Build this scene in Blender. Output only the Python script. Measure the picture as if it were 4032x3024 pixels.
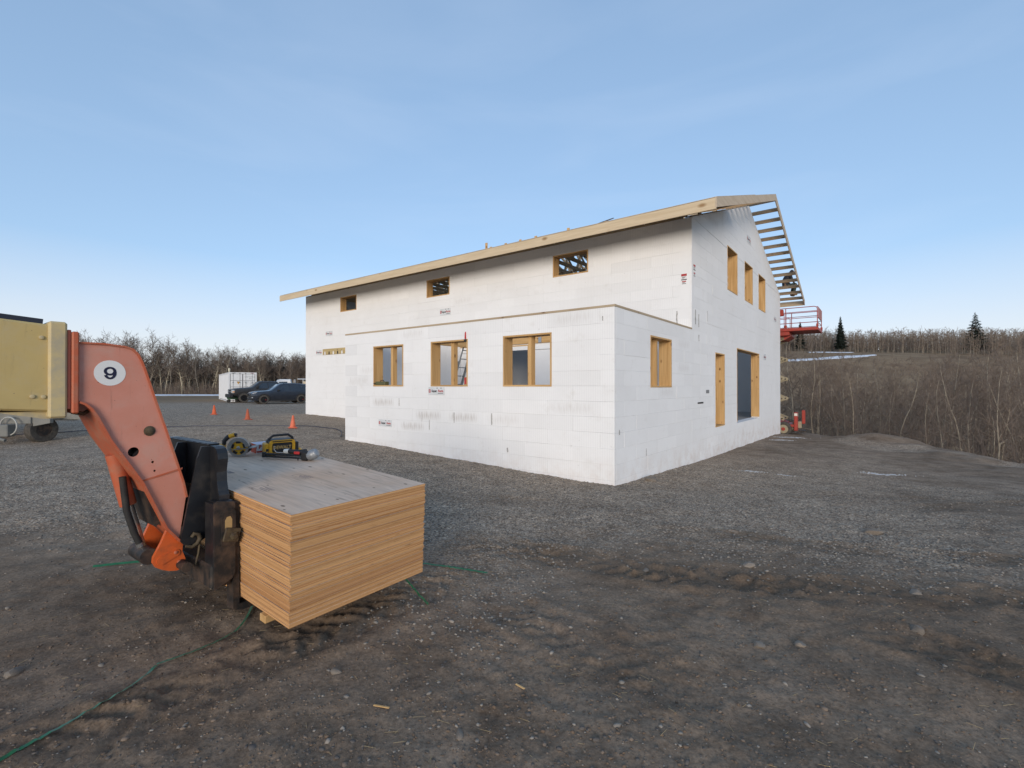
import bpy, bmesh, math, random
import numpy as np
from mathutils import Matrix, Vector, Euler

# ------------------------------------------------------------------ clear, camera, sky, sun, exposure
for _o in list(bpy.data.objects):
    bpy.data.objects.remove(_o, do_unlink=True)
scene = bpy.context.scene
COL = scene.collection
rnd = random.Random(11)
R = math.radians

cam_data = bpy.data.cameras.new('camera')
cam_data.sensor_width = 36.0
cam_data.lens = 36.0 * 1900.0 / 4032.0
cam_data.clip_start = 0.05
cam_data.clip_end = 6000.0
cam = bpy.data.objects.new('camera', cam_data)
COL.objects.link(cam)
cam.location = (0.0, 0.0, 1.85)
cam.rotation_euler = (R(90.25), 0.0, 0.0)
scene.camera = cam

SUN_EL, SUN_AZ = 10.0, 186.0          # compass-style azimuth: 0 = +Y (view), clockwise
world = bpy.data.worlds.new('World')
scene.world = world
world.use_nodes = True
wn, wl = world.node_tree.nodes, world.node_tree.links
wn.clear()
w_out = wn.new('ShaderNodeOutputWorld')
w_bg = wn.new('ShaderNodeBackground')
w_sky = wn.new('ShaderNodeTexSky')
w_sky.sky_type = 'NISHITA'
w_sky.sun_disc = False
w_sky.sun_elevation = R(SUN_EL)
w_sky.sun_rotation = R(SUN_AZ)
w_sky.altitude = 1200.0
w_sky.air_density = 1.0
w_sky.dust_density = 0.6
w_sky.ozone_density = 1.6
w_bg.inputs['Strength'].default_value = 0.098
# the low light flattens the sky: compress its range, then lay thin high cloud on it by direction
w_gam = wn.new('ShaderNodeGamma')
w_gam.inputs['Gamma'].default_value = 0.44
w_tint = wn.new('ShaderNodeMixRGB')
w_tint.blend_type = 'MULTIPLY'
w_tint.inputs['Fac'].default_value = 1.0
w_tint.inputs['Color2'].default_value = (1.98, 2.42, 2.98, 1)
w_tc = wn.new('ShaderNodeTexCoord')
w_map = wn.new('ShaderNodeMapping')
w_map.inputs['Scale'].default_value = (1.0, 1.0, 4.5)
w_map.inputs['Rotation'].default_value = (0.0, R(7), R(20))
w_noise = wn.new('ShaderNodeTexNoise')
w_noise.inputs['Scale'].default_value = 1.9
w_noise.inputs['Detail'].default_value = 7.0
w_noise.inputs['Roughness'].default_value = 0.5
w_noise.inputs['Distortion'].default_value = 0.4
w_ramp = wn.new('ShaderNodeValToRGB')
w_ramp.color_ramp.elements[0].position = 0.50
w_ramp.color_ramp.elements[0].color = (0, 0, 0, 1)
w_ramp.color_ramp.elements[1].position = 0.80
w_ramp.color_ramp.elements[1].color = (0.13, 0.13, 0.13, 1)
w_sep = wn.new('ShaderNodeSeparateXYZ')
w_cc = wn.new('ShaderNodeValToRGB')          # cloud colour by height: peach low down, pale above
w_cc.color_ramp.elements[0].position = 0.02
w_cc.color_ramp.elements[0].color = (6.3, 5.2, 4.9, 1)
w_cc.color_ramp.elements[1].position = 0.20
w_cc.color_ramp.elements[1].color = (5.0, 5.6, 6.6, 1)
w_mix = wn.new('ShaderNodeMixRGB')
wl.new(w_tc.outputs['Generated'], w_map.inputs['Vector'])
wl.new(w_map.outputs['Vector'], w_noise.inputs['Vector'])
wl.new(w_noise.outputs['Fac'], w_ramp.inputs['Fac'])
wl.new(w_tc.outputs['Generated'], w_sep.inputs['Vector'])
wl.new(w_sep.outputs['Z'], w_cc.inputs['Fac'])
wl.new(w_ramp.outputs['Color'], w_mix.inputs['Fac'])
wl.new(w_sky.outputs['Color'], w_gam.inputs['Color'])
wl.new(w_gam.outputs['Color'], w_tint.inputs['Color1'])
wl.new(w_tint.outputs['Color'], w_mix.inputs['Color1'])
wl.new(w_cc.outputs['Color'], w_mix.inputs['Color2'])
w_low = wn.new('ShaderNodeMapRange')
w_low.inputs['From Min'].default_value = 0.0
w_low.inputs['From Max'].default_value = 0.23
w_low.inputs['To Min'].default_value = 0.70
w_low.inputs['To Max'].default_value = 0.0
w_glow = wn.new('ShaderNodeMixRGB')
w_glow.inputs['Color2'].default_value = (5.9, 5.4, 5.15, 1)
wl.new(w_sep.outputs['Z'], w_low.inputs['Value'])
wl.new(w_low.outputs['Result'], w_glow.inputs['Fac'])
wl.new(w_mix.outputs['Color'], w_glow.inputs['Color1'])
wl.new(w_glow.outputs['Color'], w_bg.inputs['Color'])
wl.new(w_bg.outputs['Background'], w_out.inputs['Surface'])

sun_data = bpy.data.lights.new('sun', 'SUN')
sun_data.energy = 1.6
sun_data.angle = R(26.0)
sun_data.color = (1.0, 0.86, 0.71)
sun = bpy.data.objects.new('sun', sun_data)
COL.objects.link(sun)
_sd = Vector((math.sin(R(SUN_AZ)) * math.cos(R(SUN_EL)), math.cos(R(SUN_AZ)) * math.cos(R(SUN_EL)), math.sin(R(SUN_EL))))
sun.rotation_euler = _sd.to_track_quat('Z', 'Y').to_euler()
sun.location = _sd * 60.0

scene.view_settings.view_transform = 'Standard'
scene.view_settings.look = 'None'
scene.view_settings.gamma = 1.0
scene.view_settings.exposure = 0.74
scene.view_settings.use_curve_mapping = False
scene.render.engine = 'CYCLES'
scene.cycles.max_bounces = 6
scene.cycles.diffuse_bounces = 4
scene.cycles.glossy_bounces = 3
scene.cycles.transparent_max_bounces = 8

# ------------------------------------------------------------------ helpers: materials
def srgb(r, g, b):
    f = lambda c: (c / 255.0 / 12.92) if c <= 10 else ((c / 255.0 + 0.055) / 1.055) ** 2.4
    return (f(r), f(g), f(b))

def nodemat(name):
    m = bpy.data.materials.new(name)
    m.use_nodes = True
    nt = m.node_tree
    b = nt.nodes['Principled BSDF']
    return m, nt, b

def mat(name, col, rough=0.6, metal=0.0, col2=None, scale=8.0, stretch=(1, 1, 1), lo=0.35, hi=0.7, bump=0.0, bscale=None,
        spec=0.4, rand=0.0, coords='Object', coat=0.0, detail=5.0):
    m, nt, b = nodemat(name)
    N, L = nt.nodes, nt.links
    b.inputs['Roughness'].default_value = rough
    b.inputs['Metallic'].default_value = metal
    b.inputs['Specular IOR Level'].default_value = spec
    if coat:
        b.inputs['Coat Weight'].default_value = coat
    b.inputs['Base Color'].default_value = (*col, 1)
    tc = N.new('ShaderNodeTexCoord')
    mp = N.new('ShaderNodeMapping')
    mp.inputs['Scale'].default_value = stretch
    L.new(tc.outputs[coords], mp.inputs['Vector'])
    src = None
    if col2 is not None:
        nz = N.new('ShaderNodeTexNoise')
        nz.inputs['Scale'].default_value = scale
        nz.inputs['Detail'].default_value = detail
        nz.inputs['Roughness'].default_value = 0.6
        L.new(mp.outputs['Vector'], nz.inputs['Vector'])
        rp = N.new('ShaderNodeValToRGB')
        rp.color_ramp.elements[0].position = lo
        rp.color_ramp.elements[1].position = hi
        rp.color_ramp.elements[0].color = (*col, 1)
        rp.color_ramp.elements[1].color = (*col2, 1)
        L.new(nz.outputs['Fac'], rp.inputs['Fac'])
        src = rp.outputs['Color']
    if rand:
        oi = N.new('ShaderNodeObjectInfo')
        mr = N.new('ShaderNodeMapRange')
        mr.inputs['To Min'].default_value = 1.0 - rand
        mr.inputs['To Max'].default_value = 1.0 + rand
        L.new(oi.outputs['Random'], mr.inputs['Value'])
        hs = N.new('ShaderNodeHueSaturation')
        if src is None:
            hs.inputs['Color'].default_value = (*col, 1)
        else:
            L.new(src, hs.inputs['Color'])
        L.new(mr.outputs['Result'], hs.inputs['Value'])
        src = hs.outputs['Color']
    if src is not None:
        L.new(src, b.inputs['Base Color'])
    if bump:
        nb = N.new('ShaderNodeTexNoise')
        nb.inputs['Scale'].default_value = bscale or scale * 4
        nb.inputs['Detail'].default_value = 4
        L.new(mp.outputs['Vector'], nb.inputs['Vector'])
        bp = N.new('ShaderNodeBump')
        bp.inputs['Strength'].default_value = bump
        bp.inputs['Distance'].default_value = 0.01
        L.new(nb.outputs['Fac'], bp.inputs['Height'])
        L.new(bp.outputs['Normal'], b.inputs['Normal'])
    return m

def wood_mat(name, c_light, c_dark, c_knot, axis, grain=14.0, knots=3.2, rand=0.08, rough=0.7):
    """sawn lumber: grain along a local axis, knots as small dark ovals"""
    m, nt, b = nodemat(name)
    N, L = nt.nodes, nt.links
    b.inputs['Roughness'].default_value = rough
    b.inputs['Specular IOR Level'].default_value = 0.25
    tc = N.new('ShaderNodeTexCoord')
    oi = N.new('ShaderNodeObjectInfo')
    off = N.new('ShaderNodeVectorMath'); off.operation = 'ADD'
    sc = N.new('ShaderNodeVectorMath'); sc.operation = 'SCALE'
    cmb = N.new('ShaderNodeCombineXYZ')
    for k in range(3):
        L.new(oi.outputs['Random'], cmb.inputs[k])
    L.new(cmb.outputs[0], sc.inputs[0]); sc.inputs['Scale'].default_value = 37.0
    L.new(tc.outputs['Object'], off.inputs[0]); L.new(sc.outputs[0], off.inputs[1])
    mp = N.new('ShaderNodeMapping')
    s = [grain] * 3; s[axis] = grain * 0.06
    mp.inputs['Scale'].default_value = s
    L.new(off.outputs[0], mp.inputs['Vector'])
    nz = N.new('ShaderNodeTexNoise'); nz.inputs['Scale'].default_value = 1.0
    nz.inputs['Detail'].default_value = 6; nz.inputs['Distortion'].default_value = 0.8
    L.new(mp.outputs['Vector'], nz.inputs['Vector'])
    rp = N.new('ShaderNodeValToRGB')
    rp.color_ramp.elements[0].position = 0.32; rp.color_ramp.elements[0].color = (*c_dark, 1)
    rp.color_ramp.elements[1].position = 0.66; rp.color_ramp.elements[1].color = (*c_light, 1)
    L.new(nz.outputs['Fac'], rp.inputs['Fac'])
    mp2 = N.new('ShaderNodeMapping')
    s2 = [knots * 1.6] * 3; s2[axis] = knots * 0.8
    mp2.inputs['Scale'].default_value = s2
    L.new(off.outputs[0], mp2.inputs['Vector'])
    vo = N.new('ShaderNodeTexVoronoi'); vo.inputs['Scale'].default_value = 1.0
    L.new(mp2.outputs['Vector'], vo.inputs['Vector'])
    r2 = N.new('ShaderNodeValToRGB')
    r2.color_ramp.elements[0].position = 0.06; r2.color_ramp.elements[0].color = (1, 1, 1, 1)
    r2.color_ramp.elements[1].position = 0.17; r2.color_ramp.elements[1].color = (0, 0, 0, 1)
    L.new(vo.outputs['Distance'], r2.inputs['Fac'])
    mx = N.new('ShaderNodeMixRGB'); mx.inputs['Color2'].default_value = (*c_knot, 1)
    L.new(r2.outputs['Color'], mx.inputs['Fac']); L.new(rp.outputs['Color'], mx.inputs['Color1'])
    hs = N.new('ShaderNodeHueSaturation')
    mr = N.new('ShaderNodeMapRange'); mr.inputs['To Min'].default_value = 1 - rand; mr.inputs['To Max'].default_value = 1 + rand
    L.new(oi.outputs['Random'], mr.inputs['Value']); L.new(mr.outputs['Result'], hs.inputs['Value'])
    L.new(mx.outputs['Color'], hs.inputs['Color']); L.new(hs.outputs['Color'], b.inputs['Base Color'])
    return m

# ------------------------------------------------------------------ helpers: meshes
class MB:
    """collects shapes; build() links them as one mesh object"""
    def __init__(self):
        self.v = []; self.f = []; self.mi = []; self.cur = 0
    def add(self, vs, fs):
        o = len(self.v)
        self.v.extend([tuple(p) for p in vs])
        self.f.extend([tuple(i + o for i in f) for f in fs])
        self.mi.extend([self.cur] * len(fs))
        return self
    def box(self, x0, x1, y0, y1, z0, z1, M=None):
        vs = [Vector(p) for p in ((x0, y0, z0), (x1, y0, z0), (x1, y1, z0), (x0, y1, z0), (x0, y0, z1), (x1, y0, z1), (x1, y1, z1), (x0, y1, z1))]
        if M is not None: vs = [M @ p for p in vs]
        return self.add(vs, [(0, 3, 2, 1), (4, 5, 6, 7), (0, 1, 5, 4), (1, 2, 6, 5), (2, 3, 7, 6), (3, 0, 4, 7)])
    def cbox(self, x0, x1, y0, y1, z0, z1, c=0.01, M=None):
        """box with chamfered edges"""
        cx, cy, cz = (x0 + x1) / 2, (y0 + y1) / 2, (z0 + z1) / 2
        hx, hy, hz = (x1 - x0) / 2, (y1 - y0) / 2, (z1 - z0) / 2
        c = min(c, hx * .9, hy * .9, hz * .9)
        vs = []; idx = {}
        for sx in (-1, 1):
            for sy in (-1, 1):
                for sz in (-1, 1):
                    for k in range(3):
                        d = [hx, hy, hz]
                        for j in range(3):
                            if j != k: d[j] -= c
                        idx[(sx, sy, sz, k)] = len(vs)
                        vs.append(Vector((cx + sx * d[0], cy + sy * d[1], cz + sz * d[2])))
        fs = []
        for k in range(3):
            a, b_ = [(1, 2), (2, 0), (0, 1)][k]
            for s in (-1, 1):
                q = []
                for (sa, sb) in ((-1, -1), (1, -1), (1, 1), (-1, 1)):
                    t = [0, 0, 0]; t[k] = s; t[a] = sa; t[b_] = sb
                    q.append(idx[(*t, k)])
                fs.append(tuple(q if s > 0 else q[::-1]))
        for k in range(3):
            a, b_ = [(1, 2), (2, 0), (0, 1)][k]
            for sa in (-1, 1):
                for sb in (-1, 1):
                    def key(sk, which):
                        t = [0, 0, 0]; t[k] = sk; t[a] = sa; t[b_] = sb
                        return idx[(*t, which)]
                    q = [key(-1, a), key(1, a), key(1, b_), key(-1, b_)]
                    fs.append(tuple(q if sa * sb < 0 else q[::-1]))
        for sx in (-1, 1):
            for sy in (-1, 1):
                for sz in (-1, 1):
                    t = [idx[(sx, sy, sz, k)] for k in range(3)]
                    fs.append(tuple(t if sx * sy * sz > 0 else t[::-1]))
        if M is not None: vs = [M @ p for p in vs]
        return self.add(vs, fs)
    def prism(self, pts, d0, d1, axes='xz', M=None):
        """polygon in two axes extruded along the third"""
        k = 'xyz'.index([a for a in 'xyz' if a not in axes][0])
        i0, i1 = 'xyz'.index(axes[0]), 'xyz'.index(axes[1])
        vs = []
        for d in (d0, d1):
            for p in pts:
                q = [0, 0, 0]; q[i0] = p[0]; q[i1] = p[1]; q[k] = d
                vs.append(Vector(q))
        if M is not None: vs = [M @ p for p in vs]
        n = len(pts)
        fs = [tuple(range(n))[::-1], tuple(range(n, 2 * n))]
        fs += [(i, (i + 1) % n, n + (i + 1) % n, n + i) for i in range(n)]
        return self.add(vs, fs)
    def tube(self, pts, r, n=8, cap=True, M=None):
        pts = [Vector(p) for p in pts]
        if M is not None: pts = [M @ p for p in pts]
        m = len(pts)
        rr = list(r) if isinstance(r, (list, tuple)) else [r] * m
        vs = []; up = None
        for i, p in enumerate(pts):
            t = (pts[min(i + 1, m - 1)] - pts[max(i - 1, 0)])
            t = t.normalized() if t.length > 1e-9 else Vector((0, 0, 1))
            if up is None:
                up = Vector((0, 0, 1)) if abs(t.z) < 0.9 else Vector((1, 0, 0))
            a = t.cross(up)
            if a.length < 1e-6: a = t.cross(Vector((0, 1, 0)))
            a.normalize(); b = t.cross(a).normalized(); up = -b if False else a.cross(t)
            for k in range(n):
                an = 2 * math.pi * k / n
                vs.append(p + (a * math.cos(an) + b * math.sin(an)) * rr[i])
        fs = []
        for i in range(m - 1):
            for k in range(n):
                k2 = (k + 1) % n
                fs.append((i * n + k, i * n + k2, (i + 1) * n + k2, (i + 1) * n + k))
        if cap:
            fs.append(tuple(range(n))[::-1]); fs.append(tuple(range((m - 1) * n, m * n)))
        return self.add(vs, fs)
    def lathe(self, prof, n=24, M=None, axis='z', cap=True):
        """profile of (radius, height) turned about the axis through the origin"""
        vs = []; m = len(prof)
        for (r, h) in prof:
            for k in range(n):
                a = 2 * math.pi * k / n
                c, s = r * math.cos(a), r * math.sin(a)
                p = {'z': (c, s, h), 'y': (c, h, s), 'x': (h, c, s)}[axis]
                vs.append(Vector(p))
        if M is not None: vs = [M @ p for p in vs]
        fs = []
        for i in range(m - 1):
            for k in range(n):
                k2 = (k + 1) % n
                fs.append((i * n + k, i * n + k2, (i + 1) * n + k2, (i + 1) * n + k))
        if cap:
            fs.append(tuple(range(n))[::-1]); fs.append(tuple(range((m - 1) * n, m * n)))
        return self.add(vs, fs)
    def mesh(self, name, mats, smooth=None):
        me = bpy.data.meshes.new(name)
        me.from_pydata(self.v, [], self.f)
        if not isinstance(mats, (list, tuple)): mats = [mats]
        for m in mats: me.materials.append(m)
        if len(mats) > 1:
            me.polygons.foreach_set('material_index', self.mi)
        bm = bmesh.new(); bm.from_mesh(me)
        bmesh.ops.recalc_face_normals(bm, faces=bm.faces)
        bm.to_mesh(me); bm.free()
        if smooth is not None:
            me.polygons.foreach_set('use_smooth', [True] * len(me.polygons))
            me.set_sharp_from_angle(angle=R(smooth))
        me.update()
        return me
    def build(self, name, mats, parent=None, smooth=None, M=None):
        o = bpy.data.objects.new(name, self.mesh(name, mats, smooth))
        COL.objects.link(o)
        if parent is not None: o.parent = parent
        if M is not None: o.matrix_local = M
        return o

def tag(o, label=None, cat=None, group=None, kind=None):
    if label: o['label'] = label
    if cat: o['category'] = cat
    if group: o['group'] = group
    if kind: o['kind'] = kind
    return o

def empty(name, loc, rz=0.0, M=None):
    o = bpy.data.objects.new(name, None)
    COL.objects.link(o)
    o.empty_display_size = 0.3
    if M is not None: o.matrix_world = M
    else:
        o.location = loc; o.rotation_euler = (0, 0, rz)
    return o

def copy_tree(o, parent=None):
    c = o.copy(); COL.objects.link(c); c.parent = parent
    for ch in list(o.children): copy_tree(ch, c)
    return c

def text_part(body, size, material, parent, M, name='lettering', bold=0.0, align='CENTER', xs=1.0, thick=0.0):
    cu = bpy.data.curves.new(name, 'FONT')
    cu.body = body; cu.size = size; cu.align_x = align; cu.align_y = 'CENTER'
    cu.offset = bold; cu.extrude = thick; cu.resolution_u = 3
    tmp = bpy.data.objects.new('tmp_text', cu)
    COL.objects.link(tmp)
    dg = bpy.context.evaluated_depsgraph_get()
    me = bpy.data.meshes.new_from_object(tmp.evaluated_get(dg))
    bpy.data.objects.remove(tmp, do_unlink=True)
    bpy.data.curves.remove(cu)
    me.name = name
    me.transform(Matrix.Diagonal((xs, 1, 1, 1)))
    me.materials.clear(); me.materials.append(material)
    o = bpy.data.objects.new(name, me)
    COL.objects.link(o)
    o.parent = parent
    o.matrix_local = M
    return o

def frame(origin, xdir, ydir):
    """matrix whose local x, y lie along the given directions (z = x cross y)"""
    x = Vector(xdir).normalized(); y = Vector(ydir).normalized(); z = x.cross(y)
    return Matrix(((x.x, y.x, z.x, origin[0]), (x.y, y.y, z.y, origin[1]), (x.z, y.z, z.z, origin[2]), (0, 0, 0, 1)))

# ------------------------------------------------------------------ terrain height
def sstep(x, a, b):
    t = np.clip((np.asarray(x, float) - a) / (b - a), 0, 1)
    return t * t * (3 - 2 * t)

_g = np.random.default_rng(5)
_perm = _g.random((256, 256))
def vnoise(x, y):
    x = np.asarray(x, float); y = np.asarray(y, float)
    xi = np.floor(x).astype(int); yi = np.floor(y).astype(int)
    fx = x - xi; fy = y - yi
    fx = fx * fx * (3 - 2 * fx); fy = fy * fy * (3 - 2 * fy)
    g = lambda i, j: _perm[(i % 256), (j % 256)]
    return (g(xi, yi) * (1 - fx) + g(xi + 1, yi) * fx) * (1 - fy) + (g(xi, yi + 1) * (1 - fx) + g(xi + 1, yi + 1) * fx) * fy - 0.5

def fbm(x, y, oct=4, gain=0.5):
    s = 0; a = 1.0; f = 1.0
    for k in range(oct):
        s = s + a * vnoise(x * f + 17.3 * k, y * f - 9.1 * k); a *= gain; f *= 2.03
    return s

def height(X, Y):
    """the lie of the land, without the fine relief of the surface"""
    X = np.asarray(X, float); Y = np.asarray(Y, float)
    h = 0.55 * np.tanh(-X / 11.0) * sstep(Y, 3, 13)
    h = h - 0.22 * sstep(Y, 28, 42) * sstep(-X, 11, 20)
    h = h - 0.33 * np.exp(-((X + 14) / 5.0) ** 2 - ((Y - 12.5) / 4.0) ** 2)
    h = h + 8.0 * sstep(Y, 118, 175) * sstep(-X, -5, 30)
    h = h + 0.10 * np.exp(-((X + 17) / 4.0) ** 2 - ((Y - 36.0) / 2.5) ** 2)
    xe = 15.5 + 0.8 * vnoise(Y * 0.21, Y * 0.0 + 3.3)
    h = h + 0.24 * np.exp(-((Y - 19.5) / 2.6) ** 2 - ((X - 15.0) / 1.7) ** 2)
    h = h + 0.10 * np.exp(-((Y - 14.0) / 1.8) ** 2 - ((X - 15.3) / 1.4) ** 2)
    h = h + 0.30 * fbm(X * 0.55 + 2, Y * 0.55 + 6, 3) * np.exp(-((X - 15.3) / 1.9) ** 2) * sstep(Y, 8, 12) * (1 - sstep(Y, 26, 32))
    h = h - 0.25 * sstep(Y, 21, 27) * sstep(X, 11, 16)
    h = h - 4.0 * sstep(X, xe, xe + 9.0) * sstep(Y, -4, 6)
    hill = sstep(X, 5, 45) * sstep(Y, 48, 165)
    h = h + 4.0 * sstep(X, 5, 45) * sstep(Y, 158, 200)
    h = h + 18.0 * hill + 1.6 * hill * fbm(X * 0.02, Y * 0.02, 3)
    h = h + 2.5 * sstep(np.hypot(X, Y), 180, 500) * fbm(X * 0.006, Y * 0.006, 2)
    return h

def hz(x, y):
    return float(height(x, y))

# wheel tracks pressed into the yard: (x0, y0, x1, y1, half width, depth, lug pitch, disturbed)
TRACKS = [(-3.3, 1.35, -0.2, 5.1, 0.24, 0.040, 0.17, 1.0),
          (1.6, 6.3, 9.5, 4.1, 0.22, 0.022, 0.16, 0.6),
          (1.2, 4.9, 9.5, 3.0, 0.22, 0.018, 0.16, 0.6),
          (-1.0, 5.9, 3.1, 4.3, 0.30, 0.028, 0.21, 0.9),
          (2.0, 4.8, 4.6, 1.2, 0.24, 0.022, 0.18, 0.6),
          (-0.2, 4.2, 3.0, 1.0, 0.24, 0.016, 0.18, 0.5),
          (5.0, 9.2, 13.5, 8.0, 0.26, 0.02, 0.2, 0.4),
          (6.0, 7.6, 14.0, 9.8, 0.26, 0.02, 0.2, 0.4),
          (-9.0, 10.0, 2.5, 7.2, 0.26, 0.012, 0.2, 0.3)]

def surface(X, Y):
    """fine relief and the two masks of the yard: gravel and churned earth"""
    d = np.hypot(X, Y)
    near = 1 - sstep(d, 22, 45)
    z = 0.028 * fbm(X * 0.55, Y * 0.55, 3) + 0.022 * fbm(X * 2.3 + 5, Y * 2.3, 4, 0.6) + 0.013 * fbm(X * 11, Y * 11, 3, 0.6) * (0.4 + 1.2 * np.clip(fbm(X * 1.1 + 4, Y * 1.1, 2) + 0.5, 0, 1)) + 0.004 * vnoise(X * 37, Y * 37)
    churn = np.zeros_like(X)
    for (x0, y0, x1, y1, hw, dep, pitch, dis) in TRACKS:
        L = math.hypot(x1 - x0, y1 - y0); ux, uy = (x1 - x0) / L, (y1 - y0) / L
        wob = 0.14 * vnoise(X * 0.8 + x0 * 3, Y * 0.8)
        s = (X - x0) * ux + (Y - y0) * uy
        t = -(X - x0) * uy + (Y - y0) * ux + wob
        inside = (1 - sstep(np.abs(t), hw * 0.75, hw * 1.15)) * sstep(s, 0, 0.4) * (1 - sstep(s, L - 0.6, L))
        ridge = np.exp(-((np.abs(t) - hw * 1.22) / (hw * 0.28)) ** 2) * sstep(s, 0, 0.4) * (1 - sstep(s, L - 0.6, L))
        lug = np.sin((s + np.abs(t) * 0.9 + 0.03 * vnoise(X * 9, Y * 9)) * 2 * math.pi / pitch)
        lug = np.clip(lug * 1.6, -1, 1)
        patch = np.clip(0.75 + 1.3 * vnoise(X * 1.3 + y1, Y * 1.3), 0, 1.3)
        z = z + inside * patch * (-dep * 0.35 + dep * 0.48 * lug * np.clip(0.7 + 2.2 * vnoise(X * 2.6, Y * 2.6 + x0), 0.1, 1.3) + dis * 0.050 * fbm(X * 8, Y * 8, 4, 0.7))
        z = z + ridge * patch * dep * 0.9 * (0.6 + 1.4 * vnoise(X * 6, Y * 6 + x1))
        churn = np.maximum(churn, (inside + 0.7 * ridge) * patch * (0.5 + 0.5 * dis))
    n = fbm(X * 0.28 + 3, Y * 0.28 + 8, 4, 0.55)
    g = sstep(Y + 3.4 * n - 0.12 * np.maximum(X, 0) + 0.10 * np.minimum(X, 0), 3.6, 7.6)
    g = g * (1 - 0.85 * sstep(X + 5.0 * n, 6.0, 11.0))
    g = np.maximum(g, 0.85 * sstep(fbm(X * 0.45 + 40, Y * 0.45, 3), 0.20, 0.42) * sstep(X, -1.5, 0.5))
    far = sstep(d, 50, 70)
    g = g * (1 - far)
    return z * near, np.clip(g, 0, 1), np.clip(churn, 0, 1) * near

def ground_z(x, y):
    zz, _, _ = surface(np.array([float(x)]), np.array([float(y)]))
    return hz(x, y) + float(zz[0])

# ------------------------------------------------------------------ ground
def ground_material():
    m, nt, b = nodemat('yard_ground')
    N, L = nt.nodes, nt.links
    b.inputs['Roughness'].default_value = 0.95
    b.inputs['Specular IOR Level'].default_value = 0.12
    tc = N.new('ShaderNodeTexCoord')
    def noise(scale, detail=5, rough=0.6, dist=0.0):
        n = N.new('ShaderNodeTexNoise'); n.inputs['Scale'].default_value = scale
        n.inputs['Detail'].default_value = detail; n.inputs['Roughness'].default_value = rough
        n.inputs['Distortion'].default_value = dist
        L.new(tc.outputs['Object'], n.inputs['Vector']); return n
    def ramp(src, stops):
        r = N.new('ShaderNodeValToRGB')
        while len(r.color_ramp.elements) < len(stops): r.color_ramp.elements.new(0.5)
        for e, (p, c) in zip(r.color_ramp.elements, stops):
            e.position = p; e.color = (*c, 1)
        L.new(src, r.inputs['Fac']); return r
    def mix(fac, a, c, mode='MIX'):
        x = N.new('ShaderNodeMixRGB'); x.blend_type = mode
        if isinstance(fac, float): x.inputs['Fac'].default_value = fac
        else: L.new(fac, x.inputs['Fac'])
        for k, v in (('Color1', a), ('Color2', c)):
            if isinstance(v, tuple): x.inputs[k].default_value = (*v, 1)
            else: L.new(v, x.inputs[k])
        return x.outputs['Color']
    def attr(name):
        a = N.new('ShaderNodeAttribute'); a.attribute_name = name; return a.outputs['Fac']
    big = noise(0.33, 6, 0.62, 0.4); mid = noise(2.1, 6, 0.65, 0.3); fine = noise(38.0, 4, 0.7)
    dirt = ramp(big.outputs['Fac'], [(0.30, (0.170, 0.122, 0.085)), (0.5, (0.237, 0.176, 0.125)), (0.72, (0.325, 0.248, 0.184))]).outputs['Color']
    dirt2 = ramp(mid.outputs['Fac'], [(0.30, (0.60, 0.565, 0.545)), (0.55, (1.0, 1.0, 1.0)), (0.75, (1.28, 1.27, 1.26))]).outputs['Color']
    dirt = mix(1.0, dirt, dirt2, 'MULTIPLY')
    speck = ramp(fine.outputs['Fac'], [(0.33, (0.6, 0.59, 0.58)), (0.52, (1, 1, 1)), (0.72, (1.45, 1.43, 1.40))]).outputs['Color']
    dirt = mix(0.8, dirt, speck, 'MULTIPLY')
    # gravel: individual chips by a cell texture, two sizes
    vo = N.new('ShaderNodeTexVoronoi'); vo.inputs['Scale'].default_value = 55.0
    L.new(tc.outputs['Object'], vo.inputs['Vector'])
    vo2 = N.new('ShaderNodeTexVoronoi'); vo2.inputs['Scale'].default_value = 22.0
    L.new(tc.outputs['Object'], vo2.inputs['Vector'])
    sep = N.new('ShaderNodeSeparateColor'); L.new(vo.outputs['Color'], sep.inputs['Color'])
    sep2 = N.new('ShaderNodeSeparateColor'); L.new(vo2.outputs['Color'], sep2.inputs['Color'])
    chips = ramp(sep.outputs['Red'], [(0.0, (0.165, 0.125, 0.091)), (0.5, (0.319, 0.251, 0.187)), (0.85, (0.451, 0.369, 0.281)), (1.0, (0.616, 0.522, 0.424))]).outputs['Color']
    chips2 = ramp(sep2.outputs['Green'], [(0.0, (0.7, 0.69, 0.68)), (0.6, (1, 1, 1)), (1.0, (1.4, 1.37, 1.33))]).outputs['Color']
    grav = mix(0.75, chips, chips2, 'MULTIPLY')
    grav = mix(0.7, grav, dirt2, 'MULTIPLY')
    col = mix(attr('gravel'), dirt, grav)
    churned = mix(1.0, dirt, (0.70, 0.66, 0.62), 'MULTIPLY')
    churn_n = N.new('ShaderNodeMath'); churn_n.operation = 'MULTIPLY'
    cr = ramp(mid.outputs['Fac'], [(0.35, (0.15, 0.15, 0.15)), (0.6, (1, 1, 1))])
    L.new(cr.outputs['Color'], churn_n.inputs[0]); L.new(attr('churn'), churn_n.inputs[1])
    col = mix(churn_n.outputs[0], col, churned)
    # hillside grass
    gr_n = noise(0.09, 7, 0.7, 1.2)
    grass = ramp(gr_n.outputs['Fac'], [(0.30, (0.150, 0.100, 0.062)), (0.52, (0.240, 0.168, 0.102)), (0.75, (0.300, 0.230, 0.145))]).outputs['Color']
    col = mix(attr('grass'), col, grass)
    L.new(col, b.inputs['Base Color'])
    bp = N.new('ShaderNodeBump'); bp.inputs['Strength'].default_value = 0.55; bp.inputs['Distance'].default_value = 0.012
    hmix = N.new('ShaderNodeMath'); hmix.operation = 'ADD'
    gv = N.new('ShaderNodeMath'); gv.operation = 'MULTIPLY'
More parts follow.
